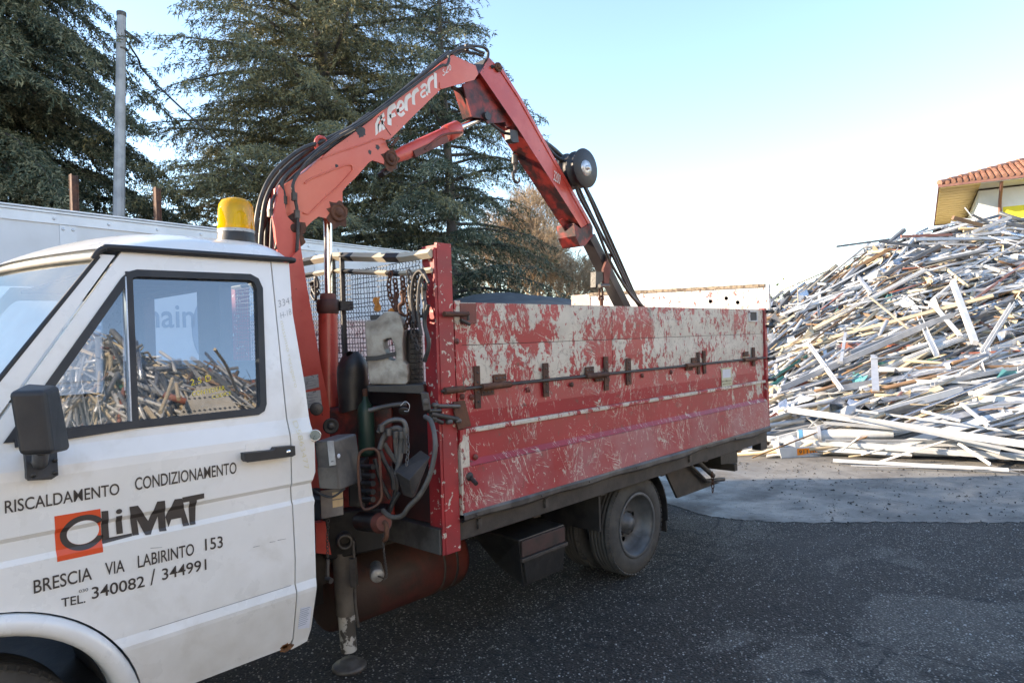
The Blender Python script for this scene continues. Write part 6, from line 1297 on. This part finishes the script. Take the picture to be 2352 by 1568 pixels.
mb = MB(); rs = np.linspace(2.6, 20, 60); P = []
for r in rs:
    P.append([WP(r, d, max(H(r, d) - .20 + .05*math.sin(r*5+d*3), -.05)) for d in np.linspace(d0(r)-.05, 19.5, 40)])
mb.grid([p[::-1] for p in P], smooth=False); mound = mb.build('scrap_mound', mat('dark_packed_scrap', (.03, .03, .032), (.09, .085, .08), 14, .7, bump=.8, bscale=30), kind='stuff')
# small pieces that nobody could count
def pieces(name, n, sampler, mats, seed, lens=(.18, 1.3), ws=(.012, .05)):
    rg = np.random.RandomState(seed); V = []; MI = []
    for i in range(n):
        a, b = sampler(rg); L = np.linalg.norm(b-a)
        d = norm(b-a); u = norm(np.cross(d, rg.randn(3))); w = np.cross(d, u); hw = rg.uniform(*ws); hh = hw*rg.choice([.18, .5, 1.0], p=[.4, .35, .25])
        for e in (a, b):
            for s, t in ((-1, -1), (1, -1), (1, 1), (-1, 1)): V.append(e + u*hw*s + w*hh*t)
        MI.append(rg.choice(len(mats), p=PROB))
    V = np.array(V); base = np.arange(n)[:, None, None]*8
    F = (np.array([(3, 2, 1, 0), (4, 5, 6, 7), (0, 1, 5, 4), (1, 2, 6, 5), (2, 3, 7, 6), (3, 0, 4, 7)])[None] + base).reshape(-1, 4)
    return npmesh(name, V, F, mats, np.repeat(np.array(MI), 6), None, 'stuff')
def samp(rg):
    r = rg.uniform(3.0, 15.5); a = d0(r); d = a + (14.6-a)*rg.beta(1.4, 1.3); L = rg.uniform(.2, 1.7)*(1.3 if d < a+2 else 1)
    psi = rg.randn()*(.18 if d < a+2 else .30) + (math.pi if rg.rand() < .5 else 0); 
    if d > a+2 and rg.rand() < .22: psi = rg.rand()*6.28
    r2 = r + L*math.cos(psi); dd = L*math.sin(psi); d2 = max(d + dd, a+.02)
    z1 = H(r, d); z2 = H(r2, d2)
    j = .10; return WP(r, d, max(.03, z1 + rg.randn()*j)), WP(r2, d2, max(.03, z2 + rg.randn()*j + (.12*rg.rand() if d > a+1.2 else 0)))
PROB = [.24, .17, .12, .18, .17, .08, .015, .015, .01]
order = ['white', 'grey', 'pale grey', 'beige', 'dark grey', 'brown', 'reddish', 'foil', 'green']
pieces('scrap_offcuts', 5600, samp, [C[k] for k in order], 5, ws=(.005, .030))
# crumpled sheets, uncounted
rg = np.random.RandomState(12); mbs = MB(); mbs_m = [C['foil'], C['pale grey'], C['white'], C['beige'], C['teal']]
for i in range(520):
    r = rg.uniform(3.2, 15); a = d0(r); d = a + .2 + (14.3-a)*rg.beta(1.1, 1.4); c = WP(r, d, H(r, d)+.03); s = rg.uniform(.07, .34)
    u = norm(rg.randn(3)*[1, 1, .5]); v = norm(np.cross(u, rg.randn(3))); mbs.mi = int(rg.choice(5, p=[.3, .25, .27, .15, .03])); n_ = np.cross(u, v)
    mbs.grid([[c + u*(x-1.5)*s*.4 + v*(y-1.5)*s*.4*rg.uniform(.7, 1.2) + n_*rg.randn()*s*.22 for y in range(4)] for x in range(4)], smooth=False)
mbs.build('crumpled_sheet_scrap', mbs_m, kind='stuff')
# ---- individual profiles
UNIT = {}
def unit(form, col):
    k = (form, col)
    if k in UNIT: return UNIT[k]
    m = MB(); t = .12
    if form == 'box profile': m.box((-.5, -.5, -.5), (.5, .5, .5)); m.box((-.502, -.36, -.36), (.502, .36, .36)) if False else None
    elif form == 'flat strip': m.box((-.5, -.5, -.12), (.5, .5, .12))
    elif form == 'angle profile': m.prism([(-.5, -.5, -.5), (-.5, .5, -.5), (-.5, .5, -.5+t), (-.5, -.5+t, -.5+t), (-.5, -.5+t, .5), (-.5, -.5, .5)], (1, 0, 0))
    elif form == 'channel profile': m.prism([(-.5, -.5, -.4), (-.5, .5, -.4), (-.5, .5, .4), (-.5, .5-t, .4), (-.5, .5-t, -.4+t), (-.5, -.5+t, -.4+t), (-.5, -.5+t, .4), (-.5, -.5, .4)], (1, 0, 0))
    elif form == 'ribbed profile': m.prism([(-.5, y, z) for y, z in ((-.5, -.3), (.5, -.3), (.5, .1), (.3, .1), (.3, .3), (.15, .3), (.15, .1), (-.2, .1), (-.2, .3), (-.35, .3), (-.35, .1), (-.5, .1))], (1, 0, 0))
    elif form == 'round pipe': m.tube([(-.5, 0, 0), (.5, 0, 0)], .5, 10)
    me = bpy.data.meshes.new('profile'); me.from_pydata(m.v, [], m.f); me.materials.append(C[col]); me.polygons.foreach_set('use_smooth', m.sm); UNIT[k] = me; return me
NB = [0]; AUTO = {}
def bar_obj(A, B, w, h, form, col, label=None, name='scrap_profile', roll=0.0):
    A = np.asarray(A, float); B = np.asarray(B, float); c = (A+B)/2; d = Vector(tuple(B-A)); L = d.length
    o = bpy.data.objects.new(name, unit(form, col)); COL.objects.link(o)
    q = d.to_track_quat('X', 'Z'); q = q @ Matrix.Rotation(roll, 4, 'X').to_quaternion()
    o.rotation_mode = 'QUATERNION'; o.rotation_quaternion = q; o.scale = (L, w, h); o.location = tuple(c)
    if label is None:
        v = ray_px(c); ln = 'short' if L < .9 else ('long' if L > 1.8 else 'medium'); th = 'thin' if w < .035 else ('broad' if w > .085 else 'slim')
        vert = 'at the foot' if v[1] > 1000 else 'low down' if v[1] > 900 else 'halfway up' if v[1] > 760 else 'high up' if v[1] > 640 else 'on the crest'
        side = 'by the tailgate' if v[0] < 1850 else 'left of the white V' if v[0] < 2010 else 'under the house corner' if v[0] < 2170 else 'below the yellow wall'
        ux, uy = ray_px(A), ray_px(B); sl = (uy[1]-ux[1])/(uy[0]-ux[0]+1e-6); tl = 'level' if abs(sl) < .12 else ('rising right' if sl < 0 else 'falling right') if abs(sl) < 1.2 else 'upright'
        label = f'{ln} {th} {col} {form} {tl} {vert}, {side}'; AUTO.setdefault(label, []).append((v[0], o))
    tag(o, label, 'metal profile', 'scrap profiles on the heap'); NB[0] += 1; return o
def ray_px(p):
    v = np.asarray(p, float) - O; z = v @ F2; return (1176 + 1568*(v @ XI)/z, 784 - 1568*(v @ YI)/z)
def b1(x, y): return (1665.2 + .4944*x, 344.5 + .4944*y)
TR = [((150, 1092), (1460, 1160), 28, 'box profile', 'white', 'very long broad white profile lying across the whole front, highest of the three'),
 ((330, 1182), (1480, 1345), 34, 'channel profile', 'white', 'very long white channel slanting down to the right across the middle of the lower front'),
 ((560, 1200), (1480, 1385), 12, 'angle profile', 'pale grey', None), ((620, 1195), (1480, 1310), 10, 'angle profile', 'white', None),
 ((150, 1318), (1480, 1412), 34, 'ribbed profile', 'white', 'very long broad white ribbed profile lowest across the front of the heap'),
 ((515, 1420), (1300, 1460), 14, 'box profile', 'white', 'long slim white profile lying on the slab at the foot of the heap'),
 ((600, 1442), (1460, 1462), 9, 'flat strip', 'white', 'long thin white strip on the slab in front of everything else'),
 ((470, 1252), (1010, 1292), 13, 'box profile', 'pale grey', None), ((720, 1240), (1470, 1358), 15, 'channel profile', 'white', None), ((350, 1215), (900, 1262), 10, 'angle profile', 'grey', None), ((190, 1290), (620, 1258), 10, 'flat strip', 'grey', None),
 ((1000, 1300), (1272, 1382), 22, 'box profile', 'white', 'broad white offcut lying over the lowest ribbed profile, below the yellow wall'), ((1090, 1342), (1235, 1436), 15, 'angle profile', 'white', 'short white angle leaning down onto the slab over the lowest ribbed profile'),
 ((520, 455), (760, 422), 8, 'box profile', 'dark grey', 'dark bar sticking out to the left from the top of the heap against the sky'), ((820, 408), (1052, 400), 10, 'box profile', 'reddish', 'red-brown bar lying level on the crest left of the house'),
 ((890, 422), (1460, 415), 13, 'box profile', 'white', 'long white bar lying level on the crest in front of the house'), ((910, 440), (1460, 452), 9, 'box profile', 'pale grey', None), ((740, 590), (992, 455), 13, 'box profile', 'dark grey', 'dark grey bar slanting up to the crest under the house corner'),
 ((600, 570), (675, 662), 12, 'box profile', 'pale grey', None), ((1060, 620), (1160, 892), 20, 'box profile', 'white', 'right leg of the inverted V of white bars standing on the slope'), ((965, 702), (1064, 622), 14, 'box profile', 'white', 'short left leg of the inverted V of white bars on the slope'),
 ((965, 715), (1092, 862), 20, 'flat strip', 'white', None), ((905, 780), (982, 946), 20, 'channel profile', 'white', None), ((1200, 932), (1335, 716), 18, 'channel profile', 'white', 'white channel rising steeply to the right below the yellow wall'),
 ((1228, 930), (1450, 850), 22, 'box profile', 'white', None), ((1150, 792), (1332, 702), 26, 'box profile', 'dark grey', 'broad dark grey beam halfway up, just right of the inverted V'), ((545, 905), (870, 916), 20, 'box profile', 'reddish', 'pinkish red bar lying level at mid height of the heap'),
 ((395, 900), (542, 1102), 18, 'ribbed profile', 'white', 'white ribbed bar leaning down to the right near the tailgate side'), ((692, 948), (700, 1104), 26, 'flat strip', 'pale grey', 'wide pale strip standing upright in the middle of the lower heap'),
 ((1060, 322), (1192, 357), 16, 'box profile', 'brown', 'brown beam end poking up on the crest before the house corner'), ((1150, 388), (1326, 320), 11, 'box profile', 'pale grey', 'grey bar pointing up to the right on the crest before the yellow wall'), ((1150, 308), (1222, 346), 8, 'box profile', 'dark grey', 'short black bar standing out on the crest before the downpipe'),
 ((1310, 350), (1460, 372), 12, 'box profile', 'dark grey', None), ((700, 622), (1202, 478), 13, 'flat strip', 'beige', 'long beige strip running up to the right high on the slope'), ((690, 600), (1000, 560), 12, 'flat strip', 'beige', None), ((1000, 672), (1460, 622), 12, 'box profile', 'white', None),
 ((840, 1012), (1460, 1000), 14, 'box profile', 'brown', 'long brown bar lying level just above the white front profiles'), ((980, 985), (1182, 888), 12, 'box profile', 'dark grey', None), ((1100, 942), (1460, 925), 8, 'box profile', 'reddish', 'thin dark red bar lying level under the inverted V'),
 ((1098, 1165), (1222, 1266), 12, 'box profile', 'white', 'slim white bar leaning down to the right between the upper two long white profiles'), ((915, 1198), (1090, 1242), 10, 'box profile', 'white', None), ((720, 430), (960, 462), 10, 'box profile', 'dark grey', None),
 ((200, 792), (300, 680), 13, 'box profile', 'dark grey', 'dark bent frame bar rising at the left end of the heap beside the tailgate'), ((300, 682), (388, 682), 8, 'flat strip', 'grey', None), ((330, 782), (390, 682), 11, 'box profile', 'dark grey', None), ((250, 850), (325, 768), 8, 'box profile', 'dark grey', None),
 ((1180, 955), (1460, 1010), 14, 'flat strip', 'white', None), ((850, 1060), (1400, 1085), 9, 'box profile', 'pale grey', None), ((400, 890), (600, 740), 8, 'angle profile', 'brown', None), ((680, 690), (850, 830), 10, 'flat strip', 'beige', None), ((635, 760), (930, 830), 12, 'box profile', 'brown', None),
 ((560, 850), (540, 980), 12, 'box profile', 'pale grey', None), ((1340, 700), (1450, 735), 12, 'box profile', 'pale grey', None), ((430, 700), (440, 790), 10, 'channel profile', 'pale grey', None), ((900, 790), (1080, 880), 22, 'flat strip', 'white', None), ((200, 1135), (430, 1110), 10, 'box profile', 'grey', None)]
for (p, q, w, fm, cl, lab) in TR:
    A = HIT(*b1(*p)); B = HIT(*b1(*q)); t = ((A+B)/2 - O) @ F2
    if p[1] < 470 or q[1] < 400:                 # crest pieces keep the crest's distance
        tt = 13.2; A = GD(*b1(*p), tt); B = GD(*b1(*q), tt)
    tow = (O - (A+B)/2); tow[2] = 0; tow = norm(tow)*(.34 if p[1] > 1050 else .24)
    if abs(p[1]-q[1]) > 120:                     # steep ones lean: foot nearer than head
        tow = tow*2.1
    A = A + tow; B = B + tow; ww = w*.4944*t/1568
    bar_obj(A, B, ww*1.05, ww*1.05, fm, cl, lab, roll=random.uniform(-.3, .3) if w > 12 else 0)
forms = ['box profile', 'flat strip', 'angle profile', 'channel profile', 'ribbed profile', 'round pipe']
rg = np.random.RandomState(77); k = 0
while NB[0] < 285:
    u = rg.uniform(1690, 2400); v = rg.uniform(500, 1075)
    p = HIT(u, v); r = p @ RT; d = p @ FW; a = d0(r)
    if d > 13.9 or r < 3.1: continue
    low = d < a + 1.6; L = rg.uniform(1.4, 4.2) if low else rg.uniform(.9, 2.8); psi = rg.randn()*(.12 if low else .27)
    r1, r2 = r - L/2*math.cos(psi), r + L/2*math.cos(psi); e1, e2 = max(d - L/2*math.sin(psi), d0(r1)-.1), max(d + L/2*math.sin(psi), d0(r2)-.1)
    if min(r1, r2) < 2.9: continue
    lift = rg.uniform(.05, .20); A = WP(r1, e1, H(r1, e1) + lift); B = WP(r2, e2, H(r2, e2) + lift + (rg.randn()*.10 if not low else rg.randn()*.03))
    if A[2] > 3.9 or B[2] > 3.9: continue
    w = rg.uniform(.03, .085) if not low else rg.uniform(.035, .12)
    cols = ['white', 'grey', 'pale grey', 'beige', 'dark grey', 'brown', 'reddish', 'green']; pr_ = [.52, .16, .20, .04, .06, .01, .0, .01] if low else [.42, .15, .17, .13, .08, .035, .005, .01]
    fm = rg.choice(forms, p=[.30, .27, .12, .14, .14, .03]); bar_obj(A, B, w, w*rg.uniform(.5, 1.1), fm, rg.choice(cols, p=pr_), roll=rg.uniform(-.6, .6))
NUM = ['zero', 'one', 'two', 'three', 'four', 'five', 'six', 'seven', 'eight', 'nine']; ORD = ['', 'leftmost', 'second', 'third', 'fourth', 'fifth', 'sixth', 'seventh', 'eighth', 'ninth']
for lb_, li in AUTO.items():          # look-alikes are told apart by their order from the left
    if len(li) < 2: continue
    li.sort(key=lambda q: q[0]); n_ = len(li); base_ = lb_.replace(' profile', '')
    for i_, (_, o_) in enumerate(li):
        if n_ == 2: tail = 'left one of two' if i_ == 0 else 'right one of two'
        else: tail = f'{ORD[i_+1]} of {NUM[min(n_, 9)]} from left' if i_ else f'leftmost of {NUM[min(n_, 9)]}'
        if len((base_ + ', ' + tail).split()) > 16: base_ = base_.replace('under the house', 'under house').replace('of the white', 'of white').replace('below the yellow', 'below yellow').replace('by the', 'by').replace(' profile', '')
        w_ = (base_.replace('pale grey', 'silvery').replace(' level', '') + ', ' + tail).split()
        while len(w_) > 16 and w_[1] in ('thin', 'slim', 'broad'): w_.pop(1)
        t_ = ' '.join(w_).replace('falling right', 'falling').replace('rising right', 'rising') if len(w_) > 16 else ' '.join(w_)
        o_['label'] = t_
# flanged pipe
A = HIT(*b1(335, 1320)) ; B = HIT(*b1(770, 1303)); tw = norm((O-A)*[1, 1, 0])*.2; A += tw; B += tw; d = norm(B-A)
pp = root('pipe', (A+B)/2*[1, 1, 0], 'white flanged pipe with a blue ring lying at the foot of the heap', 'pipe')
mb = MB(); mb.tube([A, B], .085, 20, radii=[.085, .07]); mb.build('tube', C['white'], pp)
mb = MB(); mb.tube([A + d*.25, A + d*.29], .13, 20); mb.build('flange', C['pale grey'], pp)
mb = MB(); mb.lathe([(.088, .02), (.088, .07)], A, d, 20); mb.build('blue_ring', mat('blue_paint', (.1, .3, .5)), pp)
mb = MB(); mb.lathe([(0, -.003), (.07, -.003)], A, d, 20); mb.build('bore', M['gum'], pp)
# white tray with orange sticker and foam lumps
q = [GZ(*b1(x, y)) for x, y in ((262, 1432), (505, 1418), (490, 1385), (285, 1380))]; t4 = root('tray', (q[0]+q[1])/2, 'white plastic tray with an orange number sticker holding foam lumps, on the slab', 'tray')
f0, f1 = q[0], q[1]; bk = FW*.45; hh = .17
mb = MB(); mb.hexa([f0, f1, f1+FW*.02, f0+FW*.02, f0+UP*hh*.8-RT*.03, f1+UP*hh*.8+RT*.03, f1+UP*hh*.8+FW*.02, f0+UP*hh*.8+FW*.02]); mb.hexa([f0+bk, f1+bk, f1+bk+FW*.02, f0+bk+FW*.02, f0+bk+UP*hh, f1+bk+UP*hh, f1+bk+UP*hh+FW*.02, f0+bk+UP*hh+FW*.02])
mb.hexa([f0+FW*.02, f0+RT*.02+FW*.02, f0+RT*.02+bk, f0+bk, f0+UP*hh*1.3-RT*.03+FW*.02, f0+UP*hh*1.3-RT*.01+FW*.02, f0+UP*hh+RT*.02+bk, f0+UP*hh+bk]); mb.hexa([f1-RT*.02+FW*.02, f1+FW*.02, f1+bk, f1-RT*.02+bk, f1+UP*hh*.8+FW*.02, f1+UP*hh*.8+RT*.03+FW*.02, f1+UP*hh+bk, f1+UP*hh+bk-RT*.02]); mb.hexa([f0+UP*.01, f1+UP*.01, f1+bk+UP*.01, f0+bk+UP*.01, f0+UP*.02, f1+UP*.02, f1+bk+UP*.02, f0+bk+UP*.02]); mb.build('shell', C['white'], t4, bevel=.006, kind='stuff')
def ostick(a, b, h, nrm_, s, parent, word=True):
    a = np.asarray(a); b = np.asarray(b); mb = MB(); mb.prism([a, b, b+UP*h, a+UP*h], nrm_*.003); st_ = mb.build('orange_sticker', mat('orange_sticker', (.85, .25, .01), None, 4, .5), parent)
    vs, fs = text_on(s, lambda u, v: tuple(a + (b-a)*(.08+.84*u) + UP*h*(.2+.6*v) + nrm_*.0045), .01); mb = MB(); mb.add(vs, fs); mb.build('lettering', M['txt'], st_)
dd_ = norm(f1-f0); ostick(f0 + dd_*.22 + UP*.03, f0 + dd_*.50 + UP*.03, .085, -FW*1.0, '91110', t4)
rg = np.random.RandomState(31)
for k in range(3):
    c = f0 + dd_*(.25 + .33*k) + FW*.22 + UP*.12; mb = MB(); s = .15; P = []
    for i in range(7):
        th = math.pi*i/6; P.append([c + np.array([math.cos(a)*math.sin(th)*s, math.sin(a)*math.sin(th)*s, math.cos(th)*s*.85])*(1+.25*mnoise.noise(Vector((math.cos(a)*1.5, math.sin(a)*1.5+k*9, th*2)))) for a in np.linspace(0, 2*math.pi, 11)])
    mb.grid(P, smooth=False); tag(mb.build('foam_lump', C['white']), ['crumpled white foam lump at the left end of the tray', 'crumpled white foam lump in the middle of the tray', 'crumpled white foam lump at the right end of the tray'][k], 'foam', 'foam lumps in the tray')
A = GZ(*b1(92, 1418)); B = GZ(*b1(240, 1400)) + FW*.3 + UP*.2
o_ = bar_obj(A + UP*.04, B, .09, .03, 'box profile', 'white', 'white bar with an orange sticker leaning behind the rear of the truck', 'scrap_profile')
sroot_a = B - norm(B-A)*.18 - FW*.06 - UP*.05; mb = MB(); e_ = norm(B-A)*.13; mb.prism([sroot_a, sroot_a+e_, sroot_a+e_+UP*.06, sroot_a+UP*.06], FW*.004); tag(mb.build('paper_sticker', mat('orange_sticker2', (.85, .25, .01), None, 4, .5)), 'orange sticker on the leaning white bar behind the truck', 'sticker')
# window frames lying in the heap
def frame_obj(c4, w, label, col='white', fill=None):
    c4 = [np.asarray(p, float) for p in c4]; rt = root('window_frame', sum(c4)/4, label, 'window frame', 'old window frames in the heap')
    for a, b in zip(c4, c4[1:]+c4[:1]): mb = MB(); mb.bar(a, b, w, w*.6); mb.build('frame_bar', C[col], rt)
    if fill:
        for k in range(1, 9): a = c4[0] + (c4[1]-c4[0])*k/9; b = c4[3] + (c4[2]-c4[3])*k/9; mb = MB(); mb.bar(a, b, .006, .02); mb.build('slat', C[fill], rt)
def hp4(l, off=.15): return [HIT(*b1(*p)) + norm((O-HIT(*b1(*p)))*[1, 1, 0])*off for p in l]
frame_obj(hp4([(290, 1002), (468, 962), (462, 922), (296, 950)]), .05, 'small white window frame halfway down near the tailgate side')
frame_obj(hp4([(190, 1150), (292, 1086), (412, 1116), (320, 1172)]), .04, 'pale grey bent window frame above the long white profiles near the truck', 'pale grey')
frame_obj(hp4([(345, 1205), (380, 1200), (475, 1268), (440, 1282)]), .03, 'slatted grille panel lying among the lower white profiles', 'pale grey', 'dark grey')
frame_obj(hp4([(1195, 580), (1440, 585), (1440, 625), (1195, 618)]), .05, 'long low white frame high on the slope below the yellow wall')
frame_obj(hp4([(775, 665), (960, 712), (950, 735), (780, 715)]), .06, 'pale grey frame left of the inverted V of white bars', 'pale grey')
for k, (l, cl, lab) in enumerate((([(190, 1172), (332, 1166), (300, 1226), (190, 1224)], 'white', 'flat white sheet at the left end of the lower front'), ([(775, 662), (860, 690), (900, 745), (785, 720)], 'white', 'white bent sheet high on the slope left of the inverted V'), ([(360, 1080), (470, 1030), (480, 1060), (380, 1085)], 'beige', 'crumpled beige sheet low on the slope near the tailgate'),
        ([(1085, 395), (1150, 385), (1185, 430), (1080, 432)], 'beige', 'beige bent duct piece on the crest below the house corner'), ([(600, 1020), (660, 1050), (640, 1080), (560, 1090)], 'teal', 'teal plastic piece in the middle of the lower heap'), ([(640, 505), (735, 495), (720, 530), (660, 540)], 'beige', 'crumpled beige sheet near the top left of the heap'), ([(980, 1030), (1115, 1010), (1110, 1040), (1000, 1060)], 'white', 'rolled white sheet in the lower heap below the thin red bar'))):
    c4 = hp4(l, .2); rgk = np.random.RandomState(k); P = [[(c4[0]*(1-u)+c4[1]*u)*(1-v) + (c4[3]*(1-u)+c4[2]*u)*v + rgk.randn(3)*.02 for u in np.linspace(0, 1, 6)] for v in np.linspace(0, 1, 5)]
    mb = MB(); mb.grid(P, smooth=False); mb.grid([[p + FW*.006 for p in r] for r in P][::-1], smooth=False); tag(mb.build('bent_sheet', C[cl]), lab, 'sheet', 'bent sheets on the heap')
# crumbs on the slab, pebbles on the asphalt
rg = np.random.RandomState(8); V = []; n = 900
for i in range(n):
    r = rg.uniform(2.6, 7.5); d = rg.uniform(5.6, 8.6); p = WP(r, d, .004 + .004); s = rg.uniform(.004, .014)
    V += [p + rg.randn(3)*[s, s, 0] for _ in range(3)] + [p + (0, 0, s)]
V = np.array(V); V[:, 2] = np.maximum(V[:, 2], .0045); F = (np.array([(0, 1, 3), (1, 2, 3), (2, 0, 3), (0, 2, 1)])[None] + np.arange(n)[:, None, None]*4).reshape(-1, 3)
npmesh('debris_crumbs', V, F, [M['gum']], None, None, 'stuff')
n = 16000; t = 2.4 + 5.5*rg.rand(n)**1.3; u = rg.uniform(-.62, .80, n); base = (RT[None]*u[:, None] + FW[None])*t[:, None]; s = rg.uniform(.0025, .0065, n)*(.8+.08*t)
dirs = np.array([(1, 0, 0), (0, 1, 0), (-1, 0, 0), (0, -1, 0), (0, 0, 1)], float); ang = rg.rand(n)*6.28; ca, sa = np.cos(ang), np.sin(ang)
V = np.zeros((n, 5, 3)); el = rg.uniform(.6, 1.5, n)
for k in range(5):
    x = dirs[k, 0]*el; y = dirs[k, 1]; V[:, k, 0] = base[:, 0] + s*(x*ca - y*sa); V[:, k, 1] = base[:, 1] + s*(x*sa + y*ca); V[:, k, 2] = .0005 + dirs[k, 2]*s*.9
F = (np.array([(0, 1, 4), (1, 2, 4), (2, 3, 4), (3, 0, 4)])[None] + np.arange(n)[:, None, None]*5).reshape(-1, 3)
gm = [mat('dark_stone', (.05, .045, .04), (.085, .08, .07), 30, .7), mat('grey_stone', (.16, .15, .13), (.21, .19, .16), 30, .7), mat('pale_stone', (.38, .37, .34), (.45, .44, .42), 30, .7)]
npmesh('loose_gravel', V.reshape(-1, 3), F, gm, np.repeat(rg.choice(3, n, p=[.45, .42, .13]), 4), None, 'stuff')

# ================================================================== second heap behind the photographer, seen mirrored in the door glass
def H2(x, y): 
    s = ((x-4.2)/4.2)**2 + ((y+6.4)/3.8)**2; return max(0, 5.0*(1-s)**.8*(1+.22*math.exp(-((x-2.9)/.8)**2))) if s < 1 else 0
def samp2(rg):
    while True:
        x = rg.uniform(.2, 8.2); y = rg.uniform(-10, -2.6)
        if H2(x, y) > .05: break
    L = rg.uniform(.3, 1.8); a = rg.rand()*6.28; x2, y2 = x + L*math.cos(a), y + L*math.sin(a)
    return np.array([x, y, max(.03, H2(x, y)+rg.randn()*.15)]), np.array([x2, y2, max(.03, H2(x2, y2)+rg.randn()*.2+.1)])
PROB = [.12, .16, .12, .18, .26, .10, .02, .03, .01]
pieces('scrap_heap', 9000, samp2, [C[k] for k in order], 15, ws=(.006, .035))
mb = MB(); P = [[(x, y, H2(x, y)-.1) for y in np.linspace(-10.2, -2.5, 24)] for x in np.linspace(0, 8.4, 24)]; mb.grid(P, smooth=False); mb.build('scrap_mound', M['dark'], kind='stuff')

# pale perforated sheet leaning on that heap, and a bent duct: both show only as reflections in the door glass
def MIR(px, py, y):
    p = PS(px, py); n_ = norm([0, -1, .216]); v = norm(p - O); v = v - 2*np.dot(v, n_)*n_; return p + v*((y - p[1])/v[1])
pm = mat('perforated_pale_sheet', (.50, .48, .44), (.42, .40, .36), 4, .5); t_ = pm.node_tree; vv = t_.nodes.new('ShaderNodeTexVoronoi'); vv.inputs['Scale'].default_value = 16; vv.inputs['Randomness'].default_value = .05
gg_ = t_.nodes.new('ShaderNodeNewGeometry'); t_.links.new(gg_.outputs['Position'], vv.inputs['Vector']); lt_ = t_.nodes.new('ShaderNodeMath'); lt_.operation = 'LESS_THAN'; lt_.inputs[1].default_value = .28; t_.links.new(vv.outputs['Distance'], lt_.inputs[0])
mx2 = t_.nodes.new('ShaderNodeMix'); mx2.data_type = 'RGBA'; t_.links.new(lt_.outputs[0], mx2.inputs[0]); bs = t_.nodes['Principled BSDF']; old = bs.inputs['Base Color'].links[0].from_socket; t_.links.new(old, mx2.inputs[6]); mx2.inputs[7].default_value = (.05, .05, .05, 1); t_.links.new(mx2.outputs[2], bs.inputs['Base Color'])
q = [MIR(*p, -2.9) for p in ((408, 962), (440, 905), (468, 872), (520, 880), (548, 925), (562, 948))]; q = [p + (0, -1.0*max(0, p[2]-q[0][2])*.35, 0) for p in q]
mb = MB(); mb.prism(q, (0, -.02, 0)); tag(mb.build('perforated_sheet', pm), 'pale perforated metal sheet mirrored in the door glass behind the yellow writing', 'sheet')
for k, (l, w_) in enumerate((([(370, 945), (388, 900), (398, 868)], .024), ([(412, 915), (407, 880)], .024), ([(495, 800), (520, 835), (535, 870), (548, 900)], .020))):
    mb = MB(); mb.tube(smooth_path([MIR(*p, -2.7 - .3*j) for j, p in enumerate(l)], 5), w_, 8); tag(mb.build('bent_pipe', C['beige']), ['curved pale pipe mirrored in the door glass left of the perforated sheet', 'short straight pale pipe mirrored in the door glass beside the curved one', 'bent pale strip mirrored in the door glass above the perforated sheet'][k], 'pipe', 'pale pipes mirrored in the door glass')
